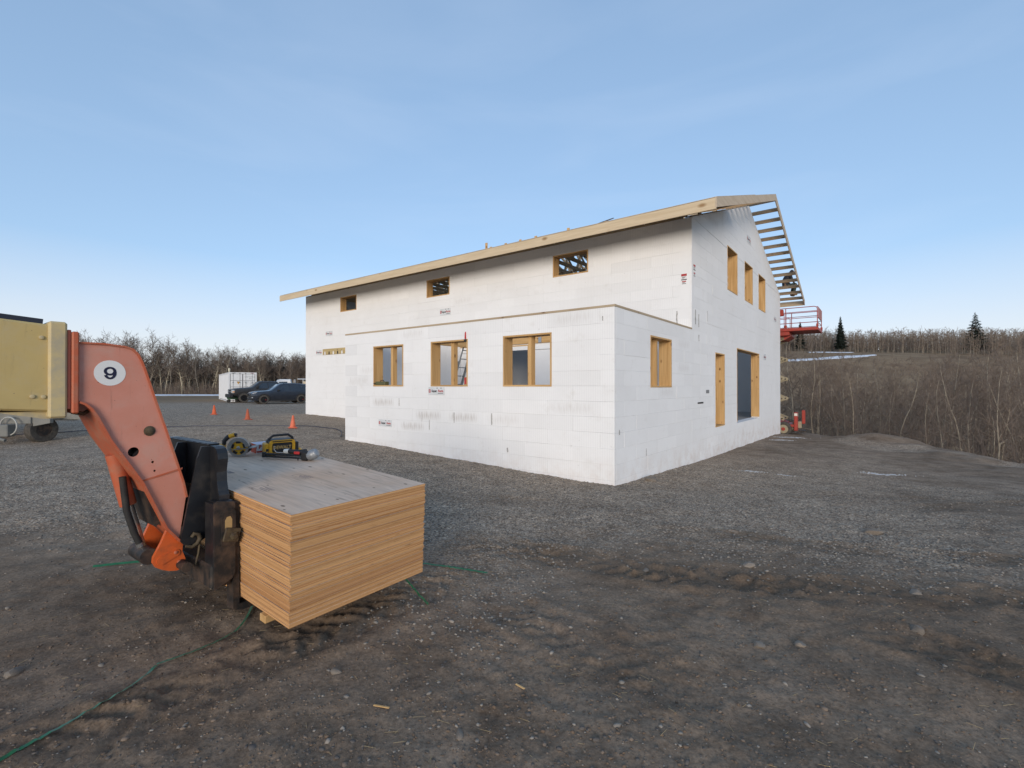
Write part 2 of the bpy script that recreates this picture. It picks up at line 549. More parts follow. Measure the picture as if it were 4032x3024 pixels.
    L.new(vo.outputs['Distance'], gv.inputs[0]); L.new(attr('gravel'), gv.inputs[1])
    inv = N.new('ShaderNodeMath'); inv.operation = 'MULTIPLY'; inv.inputs[1].default_value = -1.1
    L.new(gv.outputs[0], inv.inputs[0]); L.new(inv.outputs[0], hmix.inputs[0]); L.new(fine.outputs['Fac'], hmix.inputs[1])
    L.new(hmix.outputs[0], bp.inputs['Height']); L.new(bp.outputs['Normal'], b.inputs['Normal'])
    return m

M_GROUND = ground_material()

def build_ground():
    rs = [0.35]
    while rs[-1] < 2200:
        r = rs[-1]
        step = 0.0068 if r < 14 else (0.011 if r < 40 else 0.028)
        rs.append(r * (1 + step) + 0.004)
    rs = np.array(rs)
    fine = np.radians(np.arange(-60, 60.001, 0.36))
    coarse = np.radians(np.arange(64, 297, 4.0))
    an = np.concatenate([fine, coarse])
    na, nr = len(an), len(rs)
    A, RR = np.meshgrid(an, rs)
    X = RR * np.sin(A); Y = RR * np.cos(A)
    Zf, gv, ch = surface(X, Y)
    Z = height(X, Y) + Zf
    co = np.stack([X, Y, Z], -1).reshape(-1, 3)
    i = np.arange(nr - 1)[:, None]; j = np.arange(na)[None, :]
    j2 = (j + 1) % na
    q = np.stack([i * na + j, (i + 1) * na + j, (i + 1) * na + j2, i * na + j2], -1).reshape(-1, 4)
    # cap under the camera
    c = len(co)
    co = np.vstack([co, [[0, 0, hz(0, 0)]]])
    me = bpy.data.meshes.new('ground')
    nq = len(q)
    tri = np.stack([np.full(na, c), np.arange(na), (np.arange(na) + 1) % na], -1)
    me.vertices.add(len(co)); me.vertices.foreach_set('co', co.ravel())
    me.loops.add(nq * 4 + na * 3)
    me.loops.foreach_set('vertex_index', np.concatenate([q.ravel(), tri.ravel()]).astype(np.int32))
    me.polygons.add(nq + na)
    me.polygons.foreach_set('loop_start', np.concatenate([np.arange(nq) * 4, nq * 4 + np.arange(na) * 3]).astype(np.int32))
    me.update(calc_edges=True)
    me.validate()
    d = np.hypot(X, Y)
    gr = np.maximum(sstep(d, 48, 62), sstep(X, 17.5, 21.5))
    for nm, arr in (('gravel', gv), ('churn', ch), ('grass', gr)):
        at = me.attributes.new(nm, 'FLOAT', 'POINT')
        at.data.foreach_set('value', np.append(arr.ravel(), 0.0).astype(np.float32))
    me.polygons.foreach_set('use_smooth', [True] * len(me.polygons))
    me.materials.append(M_GROUND)
    o = bpy.data.objects.new('ground', me)
    COL.objects.link(o)
    tag(o, 'grey gravel and churned brown earth of the building yard', 'ground', kind='structure')
build_ground()

# ------------------------------------------------------------------ house
C_PINE = ((0.60, 0.385, 0.175), (0.45, 0.265, 0.105), (0.16, 0.07, 0.025))
C_GREY = ((0.47, 0.375, 0.26), (0.36, 0.275, 0.18), (0.17, 0.10, 0.05))
M_WX = wood_mat('pine_along_x', *C_PINE, 0)
M_WY = wood_mat('pine_along_y', *C_PINE, 1)
M_WZ = wood_mat('pine_along_z', *C_PINE, 2)
M_GX = wood_mat('weathered_pine_along_x', *C_GREY, 0)
M_GY = wood_mat('weathered_pine_along_y', *C_GREY, 1)
M_FASCIA = wood_mat('fascia_lumber_along_y', (0.64, 0.515, 0.35), (0.56, 0.435, 0.28), (0.32, 0.20, 0.10), 1, knots=1.6)
M_RAKE = wood_mat('rake_lumber', (0.58, 0.48, 0.36), (0.48, 0.38, 0.27), (0.26, 0.16, 0.09), 0, knots=1.2)
M_RAFTER = wood_mat('rafter_lumber', (0.55, 0.42, 0.27), (0.44, 0.32, 0.19), (0.14, 0.07, 0.03), 0)
M_RAFTY = wood_mat('lookout_lumber', (0.40, 0.28, 0.17), (0.30, 0.20, 0.11), (0.12, 0.06, 0.03), 1)

def icf_material(name, stained=True):
    m, nt, b = nodemat(name)
    N, L = nt.nodes, nt.links
    b.inputs['Roughness'].default_value = 0.85
    b.inputs['Specular IOR Level'].default_value = 0.2
    tc = N.new('ShaderNodeTexCoord')
    geo = N.new('ShaderNodeNewGeometry')
    oi = N.new('ShaderNodeObjectInfo')
    def mixc(fac, c1, c2):
        x = N.new('ShaderNodeMixRGB')
        for k, v in (('Fac', fac), ('Color1', c1), ('Color2', c2)):
            if isinstance(v, tuple): x.inputs[k].default_value = (*v, 1)
            elif isinstance(v, float): x.inputs[k].default_value = v
            else: L.new(v, x.inputs[k])
        return x.outputs['Color']
    def nz(scale, vec, detail=5, rough=0.6):
        n = N.new('ShaderNodeTexNoise'); n.inputs['Scale'].default_value = scale
        n.inputs['Detail'].default_value = detail; n.inputs['Roughness'].default_value = rough
        L.new(vec, n.inputs['Vector']); return n.outputs['Fac']
    def rmp(src, p0, p1, v0=0.0, v1=1.0):
        r = N.new('ShaderNodeMapRange'); r.inputs['From Min'].default_value = p0; r.inputs['From Max'].default_value = p1
        r.inputs['To Min'].default_value = v0; r.inputs['To Max'].default_value = v1; r.clamp = True
        L.new(src, r.inputs['Value']); return r.outputs['Result']
    pos = geo.outputs['Position']
    base = mixc(rmp(nz(0.6, pos, 6, 0.65), 0.35, 0.7), (0.85, 0.848, 0.842), (0.80, 0.795, 0.785))
    # faint vertical ribs of the moulded foam
    wv = N.new('ShaderNodeTexWave'); wv.wave_type = 'BANDS'; wv.bands_direction = 'X'
    wv.inputs['Scale'].default_value = 6.2; wv.inputs['Distortion'].default_value = 0.15
    L.new(tc.outputs['Object'], wv.inputs['Vector'])
    base = mixc(rmp(wv.outputs['Fac'], 0.0, 0.30, 0.13, 0.0), base, (0.45, 0.45, 0.46))
    # handling scuffs and dirt
    base = mixc(rmp(nz(2.3, pos, 7, 0.7), 0.58, 0.78, 0.0, 0.38), base, (0.60, 0.565, 0.52))
    base = mixc(rmp(nz(9.0, pos, 3, 0.55), 0.70, 0.78, 0.0, 0.30), base, (0.38, 0.36, 0.35))
    vr = N.new('ShaderNodeHueSaturation'); L.new(base, vr.inputs['Color'])
    L.new(rmp(oi.outputs['Random'], 0, 1, 0.965, 1.02), vr.inputs['Value'])
    base = vr.outputs['Color']
    if stained:
        at = N.new('ShaderNodeAttribute'); at.attribute_type = 'OBJECT'; at.attribute_name = 'stain'
        mp = N.new('ShaderNodeMapping'); mp.inputs['Scale'].default_value = (26, 26, 2.2)
        L.new(tc.outputs['Object'], mp.inputs['Vector'])
        st = rmp(nz(1.0, mp.outputs['Vector'], 3, 0.5), 0.36, 0.66)
        sx = N.new('ShaderNodeSeparateXYZ'); L.new(tc.outputs['Object'], sx.inputs['Vector'])
        def absr(out, a, c):
            ab = N.new('ShaderNodeMath'); ab.operation = 'ABSOLUTE'; L.new(out, ab.inputs[0])
            return rmp(ab.outputs[0], a, c, 1.0, 0.0)
        mu = N.new('ShaderNodeMath'); mu.operation = 'MULTIPLY'
        L.new(absr(sx.outputs['X'], 0.30, 0.52), mu.inputs[0]); L.new(absr(sx.outputs['Z'], 0.02, 0.14), mu.inputs[1])
        mu2 = N.new('ShaderNodeMath'); mu2.operation = 'MULTIPLY'
        L.new(mu.outputs[0], mu2.inputs[0]); L.new(st, mu2.inputs[1])
        mu3 = N.new('ShaderNodeMath'); mu3.operation = 'MULTIPLY'
        L.new(mu2.outputs[0], mu3.inputs[0]); L.new(at.outputs['Fac'], mu3.inputs[1])
        base = mixc(mu3.outputs[0], base, (0.50, 0.46, 0.42))
    # splash-back of mud on the lowest course
    sz = N.new('ShaderNodeSeparateXYZ'); L.new(pos, sz.inputs['Vector'])
    low = rmp(sz.outputs['Z'], -0.35, 0.5, 0.75, 0.0)
    sp = N.new('ShaderNodeMath'); sp.operation = 'MULTIPLY'
    L.new(low, sp.inputs[0]); L.new(rmp(nz(3.0, pos, 6, 0.7), 0.42, 0.68), sp.inputs[1])
    base = mixc(sp.outputs[0], base, (0.60, 0.51, 0.45))
    L.new(base, b.inputs['Base Color'])
    bp = N.new('ShaderNodeBump'); bp.inputs['Strength'].default_value = 0.25; bp.inputs['Distance'].default_value = 0.004
    L.new(nz(70.0, tc.outputs['Object'], 3, 0.7), bp.inputs['Height']); L.new(bp.outputs['Normal'], b.inputs['Normal'])
    return m

M_ICF = icf_material('foam_block')
M_ICF_PLAIN = icf_material('foam_wall_inner', False)
M_JOINT = mat('block_joint_core', (0.36, 0.36, 0.37), 0.9)
M_SLAB = mat('concrete_slab', (0.33, 0.32, 0.31), 0.9, col2=(0.25, 0.245, 0.24), scale=3)
M_DARKHOLE = mat('dark_recess', (0.03, 0.028, 0.027), 0.8)  # near-black colour stands in for the shade inside holes
M_STEEL = mat('galvanised_plate', (0.45, 0.47, 0.50), 0.45, 0.8)

TH = R(52.55)
HOUSE_LOC = Vector((1.966, 9.237, 0.0))
house = empty('house', HOUSE_LOC, TH)
tag(house, 'large white foam block house under construction with bare timber roof frame', 'house')
HMAT = Matrix.Translation(HOUSE_LOC) @ Matrix.Rotation(TH, 4, 'Z')

LX0, LX1, LY1, LYA = 4.74, 19.0, 19.49, 8.83
RIDGE = 11.87
EAVE_Z, PEAK_Z = 6.42, 8.83
PLATE_Z = 3.38
WT = 0.30
def gable_top(x):
    return PEAK_Z - abs(x - RIDGE) * (PEAK_Z - EAVE_Z) / (RIDGE - LX0)

WIN_F = [(1.43, 2.73, 1.84, 2.98), (3.81, 5.09, 1.84, 2.98), (6.16, 7.46, 1.84, 2.98)]
WIN_SA = [(1.80, 3.15, 1.82, 2.98)]
OPEN_SL = [(7.05, 8.15, 0.58, 2.89), (9.83, 13.73, 0.54, 3.20)]
WIN_SU = [(8.53, 9.93, 5.06, 6.54), (11.08, 12.48, 5.06, 6.54), (13.65, 15.10, 5.06, 6.54)]
WIN_M = [(3.14, 4.43, 5.38, 6.08), (9.13, 10.42, 5.38, 6.08), (15.12, 16.41, 5.37, 6.07)]
DOOR_M = [(5.40, 6.35, 0.5, 3.25)]

def rect_minus(rect, holes):
    rects = [rect]
    for (a, b_, c, d) in holes:
        out = []
        for (u0, u1, z0, z1) in rects:
            if b_ <= u0 + 1e-6 or a >= u1 - 1e-6 or d <= z0 + 1e-6 or c >= z1 - 1e-6:
                out.append((u0, u1, z0, z1)); continue
            m0, m1 = max(u0, a), min(u1, b_)
            if u0 < a - 1e-6: out.append((u0, a, z0, z1))
            if u1 > b_ + 1e-6: out.append((b_, u1, z0, z1))
            if z0 < c - 1e-6: out.append((m0, m1, z0, c))
            if z1 > d + 1e-6: out.append((m0, m1, d, z1))
        rects = out
    return rects

def clip_poly(poly, fn):
    out = []
    for i in range(len(poly)):
        p, q = poly[i], poly[(i + 1) % len(poly)]
        a, b_ = fn(p), fn(q)
        if a >= 0: out.append(p)
        if (a >= 0) != (b_ >= 0):
            t = a / (a - b_)
            out.append((p[0] + t * (q[0] - p[0]), p[1] + t * (q[1] - p[1])))
    return out

CAM_P = Vector((0, 0, 1.85))
def px_area(c_local, w, h):
    p = HMAT @ Vector(c_local) - CAM_P
    return w * h / max(p.y, 1.0) ** 2

blocks = []      # (size score, wall key, uc, zc, polys)
def wall_blocks(key, u0, u1, z0, z1, holes, to3, top=None, start=0.0, score_scale=1.0):
    """courses of foam blocks on one wall face: each is a set of polygons in (u, z)"""
    k0 = math.floor((z0 - PLATE_Z) / 0.305); k1 = math.ceil((z1 - PLATE_Z) / 0.305)
    for k in range(k0, k1):
        za, zb = max(z0, PLATE_Z + k * 0.305), min(z1, PLATE_Z + (k + 1) * 0.305)
        if zb - za < 0.02: continue
        u = u0 - (0.0 if k % 2 == 0 else 0.61) - start
        while u < u1 - 1e-6:
            a, b_ = max(u, u0), min(u + 1.22, u1)
            u += 1.22
            if b_ - a < 0.03: continue
            g = rnd.choice((0.0005, 0.0007, 0.0009, 0.0012, 0.0018))
            a2, b2, zc2, zd2 = a + g, b_ - g, za + g, zb - g * 0.6
            polys = [[(r[0], r[2]), (r[1], r[2]), (r[1], r[3]), (r[0], r[3])] for r in rect_minus((a2, b2, zc2, zd2), holes)]
            if top is not None:
                sl = (PEAK_Z - EAVE_Z) / (RIDGE - LX0)
                pp = []
                for q in polys:
                    q = clip_poly(q, lambda p: EAVE_Z + (p[0] - LX0) * sl - p[1])
                    if q: q = clip_poly(q, lambda p: EAVE_Z + (LX1 - p[0]) * sl - p[1])
                    if len(q) >= 3: pp.append(q)
                polys = pp
            if not polys: continue
            uc, zc = (a + b_) / 2, (za + zb) / 2
            blocks.append((px_area(to3(uc, zc), b_ - a, zb - za) * score_scale, key, uc, zc, polys, to3(uc, zc), b_ - a, zb - za))

to_F = lambda u, z: (0.0, u, z)
to_S = lambda u, z: (u, 0.0, z)
to_M = lambda u, z: (LX0, u, z)
wall_blocks('F', 0.0, LYA, -0.25, PLATE_Z, WIN_F, to_F, start=0.3)
wall_blocks('SA', 0.066, LX0, -0.35, PLATE_Z, WIN_SA, to_S, start=0.25, score_scale=0.7)
wall_blocks('S', LX0, LX1, -0.75, EAVE_Z, OPEN_SL + WIN_SU, to_S, start=0.44, score_scale=0.5)
wall_blocks('SG', LX0, LX1, EAVE_Z, PEAK_Z, WIN_SU, to_S, top=True, start=0.44, score_scale=0.5)
wall_blocks('M', 0.066, LY1, PLATE_Z - 0.305, EAVE_Z, WIN_M, to_M, start=0.15)
wall_blocks('M', LYA + 0.0, LY1, -0.1, PLATE_Z - 0.305, [], to_M, start=0.4)
blocks.sort(key=lambda t: -t[0])
AX = {'F': ((0, 1, 0), (-1, 0, 0)), 'M': ((0, 1, 0), (-1, 0, 0)), 'SA': ((-1, 0, 0), (0, -1, 0)), 'S': ((-1, 0, 0), (0, -1, 0)), 'SG': ((-1, 0, 0), (0, -1, 0))}
STAIN_F = [(6.9, 1.42), (5.78, 1.18), (4.8, 1.12), (3.65, 1.14), (5.75, 0.84)]
rest = MB()
for bi, (sc_, key, uc, zc, polys, c3, bw, bh) in enumerate(blocks):
    xd, yd = AX[key]
    su = 1.0 if key in 'FM' else -1.0
    proud = rnd.uniform(-0.0015, 0.0015) + (rnd.random() < 0.06) * 0.003
    M = frame((0, 0, 0), xd, yd)
    # frame() gives z = x cross y; both wall kinds need z up
    M = Matrix(((xd[0], yd[0], 0, c3[0]), (xd[1], yd[1], 0, c3[1]), (0, 0, 1, c3[2]), (0, 0, 0, 1)))
    if bi < 300:
        mb = MB()
        for q in polys:
            mb.prism([(su * (p[0] - uc), p[1] - zc) for p in q], -0.065, 0.0 + proud, 'xz')
        o = mb.build('foam_block', M_ICF, house, M=M)
        if key == 'F' and any(abs(uc - a) < 0.45 and abs(zc - b_) < 0.14 for a, b_ in STAIN_F): o['stain'] = 0.85
        elif key == 'M' and zc < 2.6 and rnd.random() < 0.12: o['stain'] = 0.6
        elif rnd.random() < 0.07: o['stain'] = 0.35
    else:
        for q in polys:
            rest.prism([(su * (p[0] - uc), p[1] - zc) for p in q], -0.065, 0.0 + proud, 'xz', M)
ro = rest.build('foam_block_courses', M_ICF_PLAIN, house)
tag(ro, kind='stuff')

# solid wall behind the blocks, with the same openings
def core(name, rects, plane, off0, off1, material, extra=None):
    mb = MB()
    for (u0, u1, z0, z1) in rects:
        if plane == 'x': mb.box(off0, off1, u0, u1, z0, z1)
        else: mb.box(u0, u1, off0, off1, z0, z1)
    if extra: extra(mb)
    return mb.build(name, material, house)
core('wall', rect_minus((0.07, LYA - 0.002, -1.2, PLATE_Z), WIN_F), 'x', 0.066, WT, M_ICF_PLAIN)
core('wall', rect_minus((WT + 0.001, LX0 - 0.002, -1.2, PLATE_Z), WIN_SA), 'y', 0.066, WT, M_ICF_PLAIN)
def gable_extra(mb):
    xs = [5.30, 8.53, 9.93, 11.08, 12.48, 13.65, 15.10, 18.44]
    for a, b_ in ((5.3, 8.53), (9.93, 11.08), (12.48, 13.65), (15.10, 18.44)):
        mb.box(a, b_, 0.066, WT, EAVE_Z, 6.6)
    pts = [(5.30, 6.6), (18.44, 6.6), (RIDGE, PEAK_Z - 0.01)]
    mb.prism(pts, 0.066, WT, 'xz')
core('wall', rect_minus((LX0, LX1 - 0.002, -1.4, EAVE_Z - 0.001), OPEN_SL + WIN_SU), 'y', 0.066, WT, M_ICF_PLAIN, gable_extra)
core('wall', rect_minus((WT + 0.001, LY1, -1.0, EAVE_Z - 0.002), WIN_M + DOOR_M), 'x', LX0 + 0.066, LX0 + WT, M_ICF_PLAIN)
# the annex side of the same wall, below its roof line
core('inner_wall_panel', rect_minus((WT + 0.001, LYA - WT - 0.001, 0.4, 3.055), DOOR_M), 'x', LX0 + 0.001, LX0 + 0.066, M_ICF_PLAIN)
DOOR_L = [(2.35, 3.30, 0.5, 3.22)]
core('wall', rect_minus((0.068, LX0 - 0.003, -1.0, PLATE_Z), DOOR_L), 'y', LYA - WT, LYA - 0.003, M_ICF_PLAIN)
core('wall', [(WT + 0.001, LY1, -1.4, EAVE_Z)], 'x', LX1 - WT, LX1, M_ICF_PLAIN)
core('wall', [(LX0 + WT + 0.001, LX1 - WT - 0.001, -1.0, EAVE_Z)], 'y', LY1 - WT, LY1 - 0.002, M_ICF_PLAIN)
MB().prism([(LX0 + 0.5, EAVE_Z), (LX1 - 0.5, EAVE_Z), (RIDGE, PEAK_Z - 0.15)], LY1 - WT, LY1 - 0.002, 'xz').build('far_gable', M_ICF_PLAIN, house)
MB().box(WT, LX0, WT, LYA - WT, 0.1, 0.50).build('floor_slab', M_SLAB, house)
MB().box(LX0 + WT, LX1 - WT, WT, LY1 - WT, 0.1, 0.51).build('floor_slab', M_SLAB, house)
M_PART = mat('interior_partition_white', (0.74, 0.745, 0.75), 0.9)
MB().box(LX0 + WT, LX1 - WT, 7.66, LY1 - WT, 3.55, 3.82).build('upper_floor_deck', mat('floor_deck_board', (0.42, 0.31, 0.19), 0.8, col2=(0.34, 0.24, 0.14), scale=5), house)  # unseen deck kept behind the partition so skylight reaches the front bay
MB().box(LX0 + WT + 0.002, LX1 - WT - 0.002, 7.5, 7.65, 0.512, 3.83).build('partition', M_PART, house)  # set far back so the bay behind the doors gets skylight

# timber linings of the openings
def opening(plane, u0, u1, z0, z1, post=None, sill=True, off=0.0, depth=WT, name='window_opening', proud=0.006):
    e = empty(name, (0, 0, 0)); e.parent = house
    t = 0.038
    mwz = M_WZ
    mwu = M_WY if plane == 'x' else M_WX
    def bx(a, b_, c, d, m, nm, d0=-proud, d1=depth + 0.004):
        mb = MB()
        cx, cz = (a + b_) / 2, (c + d) / 2
        if plane == 'x': mb.box(d0, d1, a - cx, b_ - cx, c - cz, d - cz); loc = (off, cx, cz)
        else: mb.box(a - cx, b_ - cx, d0, d1, c - cz, d - cz); loc = (cx, off, cz)
        o = mb.build(nm, m, e); o.location = loc
        return o
    g = 0.0015
    bx(u0 + g, u0 + t, z0 + t, z1 - t, mwz, 'jamb')
    bx(u1 - t, u1 - g, z0 + t, z1 - t, mwz, 'jamb')
    bx(u0 + g, u1 - g, z1 - t, z1 - g, mwu, 'header', -proud - 0.002)
    if sill: bx(u0 + g, u1 - g, z0 + g, z0 + t, mwu, 'sill', -proud - 0.002)
    if post is not None:
        bx(post - 0.045, post + 0.045, z0 + t + 0.001, z1 - t - 0.001, mwz, 'post', 0.10, 0.24)
    return e
opening('x', *WIN_F[0], post=2.06); opening('x', *WIN_F[1], post=4.42); opening('x', *WIN_F[2], post=6.76)
opening('y', *WIN_SA[0], post=2.45)
for w in WIN_SU: opening('y', *w)
for w in WIN_M: opening('x', *w, off=LX0)
opening('y', *OPEN_SL[0], sill=True, name='door_opening')
opening('y', *OPEN_SL[1], sill=False, name='door_opening')
opening('x', *DOOR_M[0], sill=False, off=LX0, name='door_opening')
opening('y', *DOOR_L[0], sill=False, off=LYA - WT, name='door_opening')

# plates on top of the annex walls, ledger inside
MB().box(-0.012, 0.16, -0.012, LYA, PLATE_Z + 0.001, PLATE_Z + 0.042).build('top_plate', M_GY, house)
MB().box(0.162, LX0 - 0.01, -0.012, 0.15, PLATE_Z + 0.001, PLATE_Z + 0.042).build('top_plate', M_GX, house)
MB().box(LX0 - 0.045, LX0 - 0.003, WT + 0.01, LYA - WT - 0.01, 3.28, 3.52).build('ledger_board', M_WY, house)
MB().box(WT + 0.01, LX0 - 0.072, 6.78, 6.86, 3.12, 3.37).build('ceiling_beam', M_WX, house)
for yy in (4.9, 5.3, 6.6, 7.0, 8.1):
    MB().box(LX0 - 0.07, LX0 - 0.047, yy - 0.06, yy + 0.06, 3.29, 3.47).build('joist_hanger', M_STEEL, house)
# exposed webs beside the far corner
b0 = MB().cbox(-0.02, 0.02, -0.93, 0.93, -0.14, 0.14, 0.004).build('buck_board', wood_mat('osb_board', (0.52, 0.40, 0.20), (0.42, 0.31, 0.14), (0.25, 0.16, 0.07), 1), house)
b0.location = (LX0 - 0.012, 16.94, 3.53)
for k in range(5):
    s_ = MB()
    s_.prism([(-0.05, -0.10), (0.05, -0.10), (0.045, 0.02), (0.0, 0.07), (-0.045, 0.02)], -0.004, 0.0, 'yz')
    so = s_.build('foam_hole', M_DARKHOLE if k % 2 else M_ICF_PLAIN, house); so.location = (LX0 - 0.034, 16.22 + k * 0.36, 3.49)

# small things on the walls
for (a, b_, c, d) in ((5.24, 5.77, 1.355, 1.40), (6.05, 6.36, 1.64, 1.74)):  # shallow slabs on the face; the slot's inner shade is only painted
    MB().box(a, b_, -0.006, 0.0, c, d).build('wall_recess', M_DARKHOLE if c < 1.5 else mat('grey_outlet_box', (0.22, 0.22, 0.22), 0.6), house)
M_INK = mat('print_black', (0.06, 0.06, 0.065), 0.8)
M_RED = mat('print_red', (0.42, 0.05, 0.05), 0.8)
M_PAPER = mat('printed_panel_pale', (0.68, 0.69, 0.70), 0.8, col2=(0.60, 0.62, 0.62), scale=4)
def foam_print(plane, u, z, w, h, full=True):
    """maker's print on a foam block: tag square, two-colour name, small line below"""
    off = {'F': 0.0, 'M': LX0, 'S': 0.0}[plane]
    e = empty('printed_label', (0, 0, 0)); e.parent = house
    if plane in 'FM': M0 = frame((off - 0.006, u, z), (0, -1, 0), (0, 0, 1))
    else: M0 = frame((u, -0.006, z), (1, 0, 0), (0, 0, 1))
    e.matrix_local = M0
    MB().box(-w / 2, w / 2, -h / 2, h / 2, 0, 0.002).build('label_panel', M_PAPER, e)
    MB().box(-w / 2 + 0.02 * w, -w / 2 + 0.14 * w, -h * 0.20, h * 0.22, 0.002, 0.003).build('emblem', M_RED, e)
    MB().box(-w / 2 + 0.05 * w, -w / 2 + 0.11 * w, -h * 0.08, -h * 0.02, 0.003, 0.004).build('emblem_bar', M_PAPER, e)
    MB().box(-w / 2 + 0.05 * w, -w / 2 + 0.11 * w, h * 0.06, h * 0.12, 0.003, 0.004).build('emblem_bar', M_PAPER, e)
    text_part('Super', h * 0.42, M_INK, e, Matrix.Translation((-0.13 * w, 0.0, 0.0035)), bold=0.004)
    text_part('Form', h * 0.42, M_RED, e, Matrix.Translation((0.27 * w, 0.0, 0.0035)), bold=0.004)
    MB().box(w * 0.10, w * 0.42, -h * 0.33, -h * 0.27, 0.002, 0.003).build('fine_print', M_INK, e)
    for k in (0, 1):
        MB().box(w * (0.02 + 0.24 * k), w * (0.08 + 0.24 * k), h * 0.30, h * 0.44, 0.002, 0.003).build('fine_print', mat('print_grey', (0.25, 0.25, 0.25), 0.8), e)
foam_print('F', 4.88, 1.725, 0.58, 0.20)
foam_print('F', 6.92, 0.82, 0.58, 0.19)
foam_print('M', 9.36, 4.73, 0.58, 0.26)
foam_print('M', 17.35, 4.42, 0.58, 0.22)
foam_print('M', 18.24, 3.53, 0.52, 0.22)
foam_print('S', 11.8, 7.5, 0.62, 0.26)
foam_print('S', 17.55, 5.05, 0.60, 0.22)
foam_print('S', 14.95, 3.12, 0.50, 0.26)
def warn_sticker(plane, u, z, w, h):
    e = empty('warning_sticker', (0, 0, 0)); e.parent = house
    if plane == 'M': e.matrix_local = frame((LX0 - 0.006, u, z), (0, -1, 0), (0, 0, 1))
    else: e.matrix_local = frame((u, -0.006, z), (1, 0, 0), (0, 0, 1))
    MB().box(-w / 2, w / 2, -h / 2, h / 2, 0, 0.002).build('sticker_panel', mat('sticker_white', (0.75, 0.74, 0.73), 0.6), e)
    MB().box(-w / 2, w / 2, h * 0.14, h / 2, 0.002, 0.003).build('red_band', M_RED, e)
    MB().box(-w / 2, w / 2, -h / 2, -h * 0.36, 0.002, 0.003).build('black_band', M_INK, e)
    for k in range(3):
        MB().box(-w * 0.36, w * (0.30 - 0.12 * k), -h * (0.02 + 0.1 * k), h * (0.03 - 0.1 * k), 0.002, 0.003).build('fine_print', M_INK, e)
warn_sticker('M', 0.205, 4.82, 0.15, 0.17)
warn_sticker('M', 0.205, 4.67, 0.11, 0.08)
warn_sticker('S', 4.95, 5.09, 0.17, 0.15)
warn_sticker('S', 4.95, 4.90, 0.13, 0.10)
# drips of stain and concrete seeping through joints
M_SEEP = mat('concrete_seep', (0.30, 0.29, 0.28), 0.9, col2=(0.5, 0.49, 0.47), scale=30)
def seep(plane, u, z, w, h):
    pts = []
    n = 9
    r_ = random.Random(int(u * 1000 + z * 77))
    for k in range(n): pts.append((-w / 2 * (0.35 + 0.65 * r_.random()), h / 2 - h * k / (n - 1)))
    for k in range(n): pts.append((w / 2 * (0.35 + 0.65 * r_.random()), -h / 2 + h * k / (n - 1)))
    if plane == 'M': Mx = frame((LX0 - 0.004, u, z), (0, -1, 0), (0, 0, 1))
    elif plane == 'F': Mx = frame((-0.004, u, z), (0, -1, 0), (0, 0, 1))
    else: Mx = frame((u, -0.004, z), (1, 0, 0), (0, 0, 1))
    MB().prism(pts, 0, 0.002, 'xy').build('seep_mark', M_SEEP, house, M=Mx)
for a in (('M', 0.40, 3.74, 0.05, 0.34), ('S', 5.05, 3.75, 0.10, 0.40), ('S', 5.35, 3.68, 0.06, 0.36), ('S', 6.2, 3.9, 0.03, 0.3), ('S', 5.36, 3.2, 0.06, 0.18),
          ('F', 5.42, 1.06, 0.012, 0.26), ('F', 4.26, 1.08, 0.03, 0.26), ('F', 3.06, 1.09, 0.04, 0.27), ('F', 5.14, 0.86, 0.025, 0.26), ('F', 6.33, 1.42, 0.03, 0.2),
          ('S', 0.2, 0.95, 0.05, 0.10), ('S', 1.55, 0.42, 0.03, 0.16), ('F', 0.25, 3.17, 0.03, 0.09), ('F', 2.6, 0.42, 0.05, 0.10)):
    seep(*a)

# ---- roof frame
M_TRUSSY = M_RAFTER
RS = 0.325
def ztop(x): return 9.07 - RS * abs(x - RIDGE)
XE0, XE1 = 3.69, 20.45
RAKE_Y = -0.90
MB().box(-0.019, 0.019, -10.49, 10.49, -0.135, 0.135).build('fascia_board', M_FASCIA, house).location = (XE0, 9.585, 6.262)
MB().box(-0.019, 0.019, -10.49, 10.49, -0.12, 0.12).build('fascia_board', M_FASCIA, house).location = (XE1, 9.585, ztop(XE1) - 0.13)
def slope_board(name, x0, x1, y0, y1, depth, drop, material, parent=house):
    """a board that runs up a roof slope, plumb-cut at both ends"""
    z0, z1 = ztop(x0) - drop, ztop(x1) - drop
    cx, cz = (x0 + x1) / 2, (z0 + z1) / 2
    mb = MB().prism([(x0 - cx, z0 - depth - cz), (x1 - cx, z1 - depth - cz), (x1 - cx, z1 - cz), (x0 - cx, z0 - cz)], y0, y1, 'xz')
    o = mb.build(name, material, parent); o.location = (cx, 0, cz)
    return o
slope_board('rake_board', XE0 - 0.02, RIDGE - 0.001, RAKE_Y - 0.02, RAKE_Y + 0.018, 0.245, 0.0, M_RAKE)
slope_board('rake_board', RIDGE + 0.001, XE1 + 0.02, RAKE_Y - 0.02, RAKE_Y + 0.018, 0.245, 0.0, M_RAKE)
# plywood sheathing on the lower near slope only, cut short to admit skylight
for k in range(8):
    ya = RAKE_Y - 0.02 + k * 2.62
    yb = min(ya + 2.618, 20.07)
    xa, xb = XE0 - 0.015, 8.15
    MB().prism([(xa, ztop(xa) + 0.002), (xb, ztop(xb) + 0.002), (xb, ztop(xb) + 0.014), (xa, ztop(xa) + 0.014)], ya, yb, 'xz').build('roof_sheathing', M_RAKE, house)
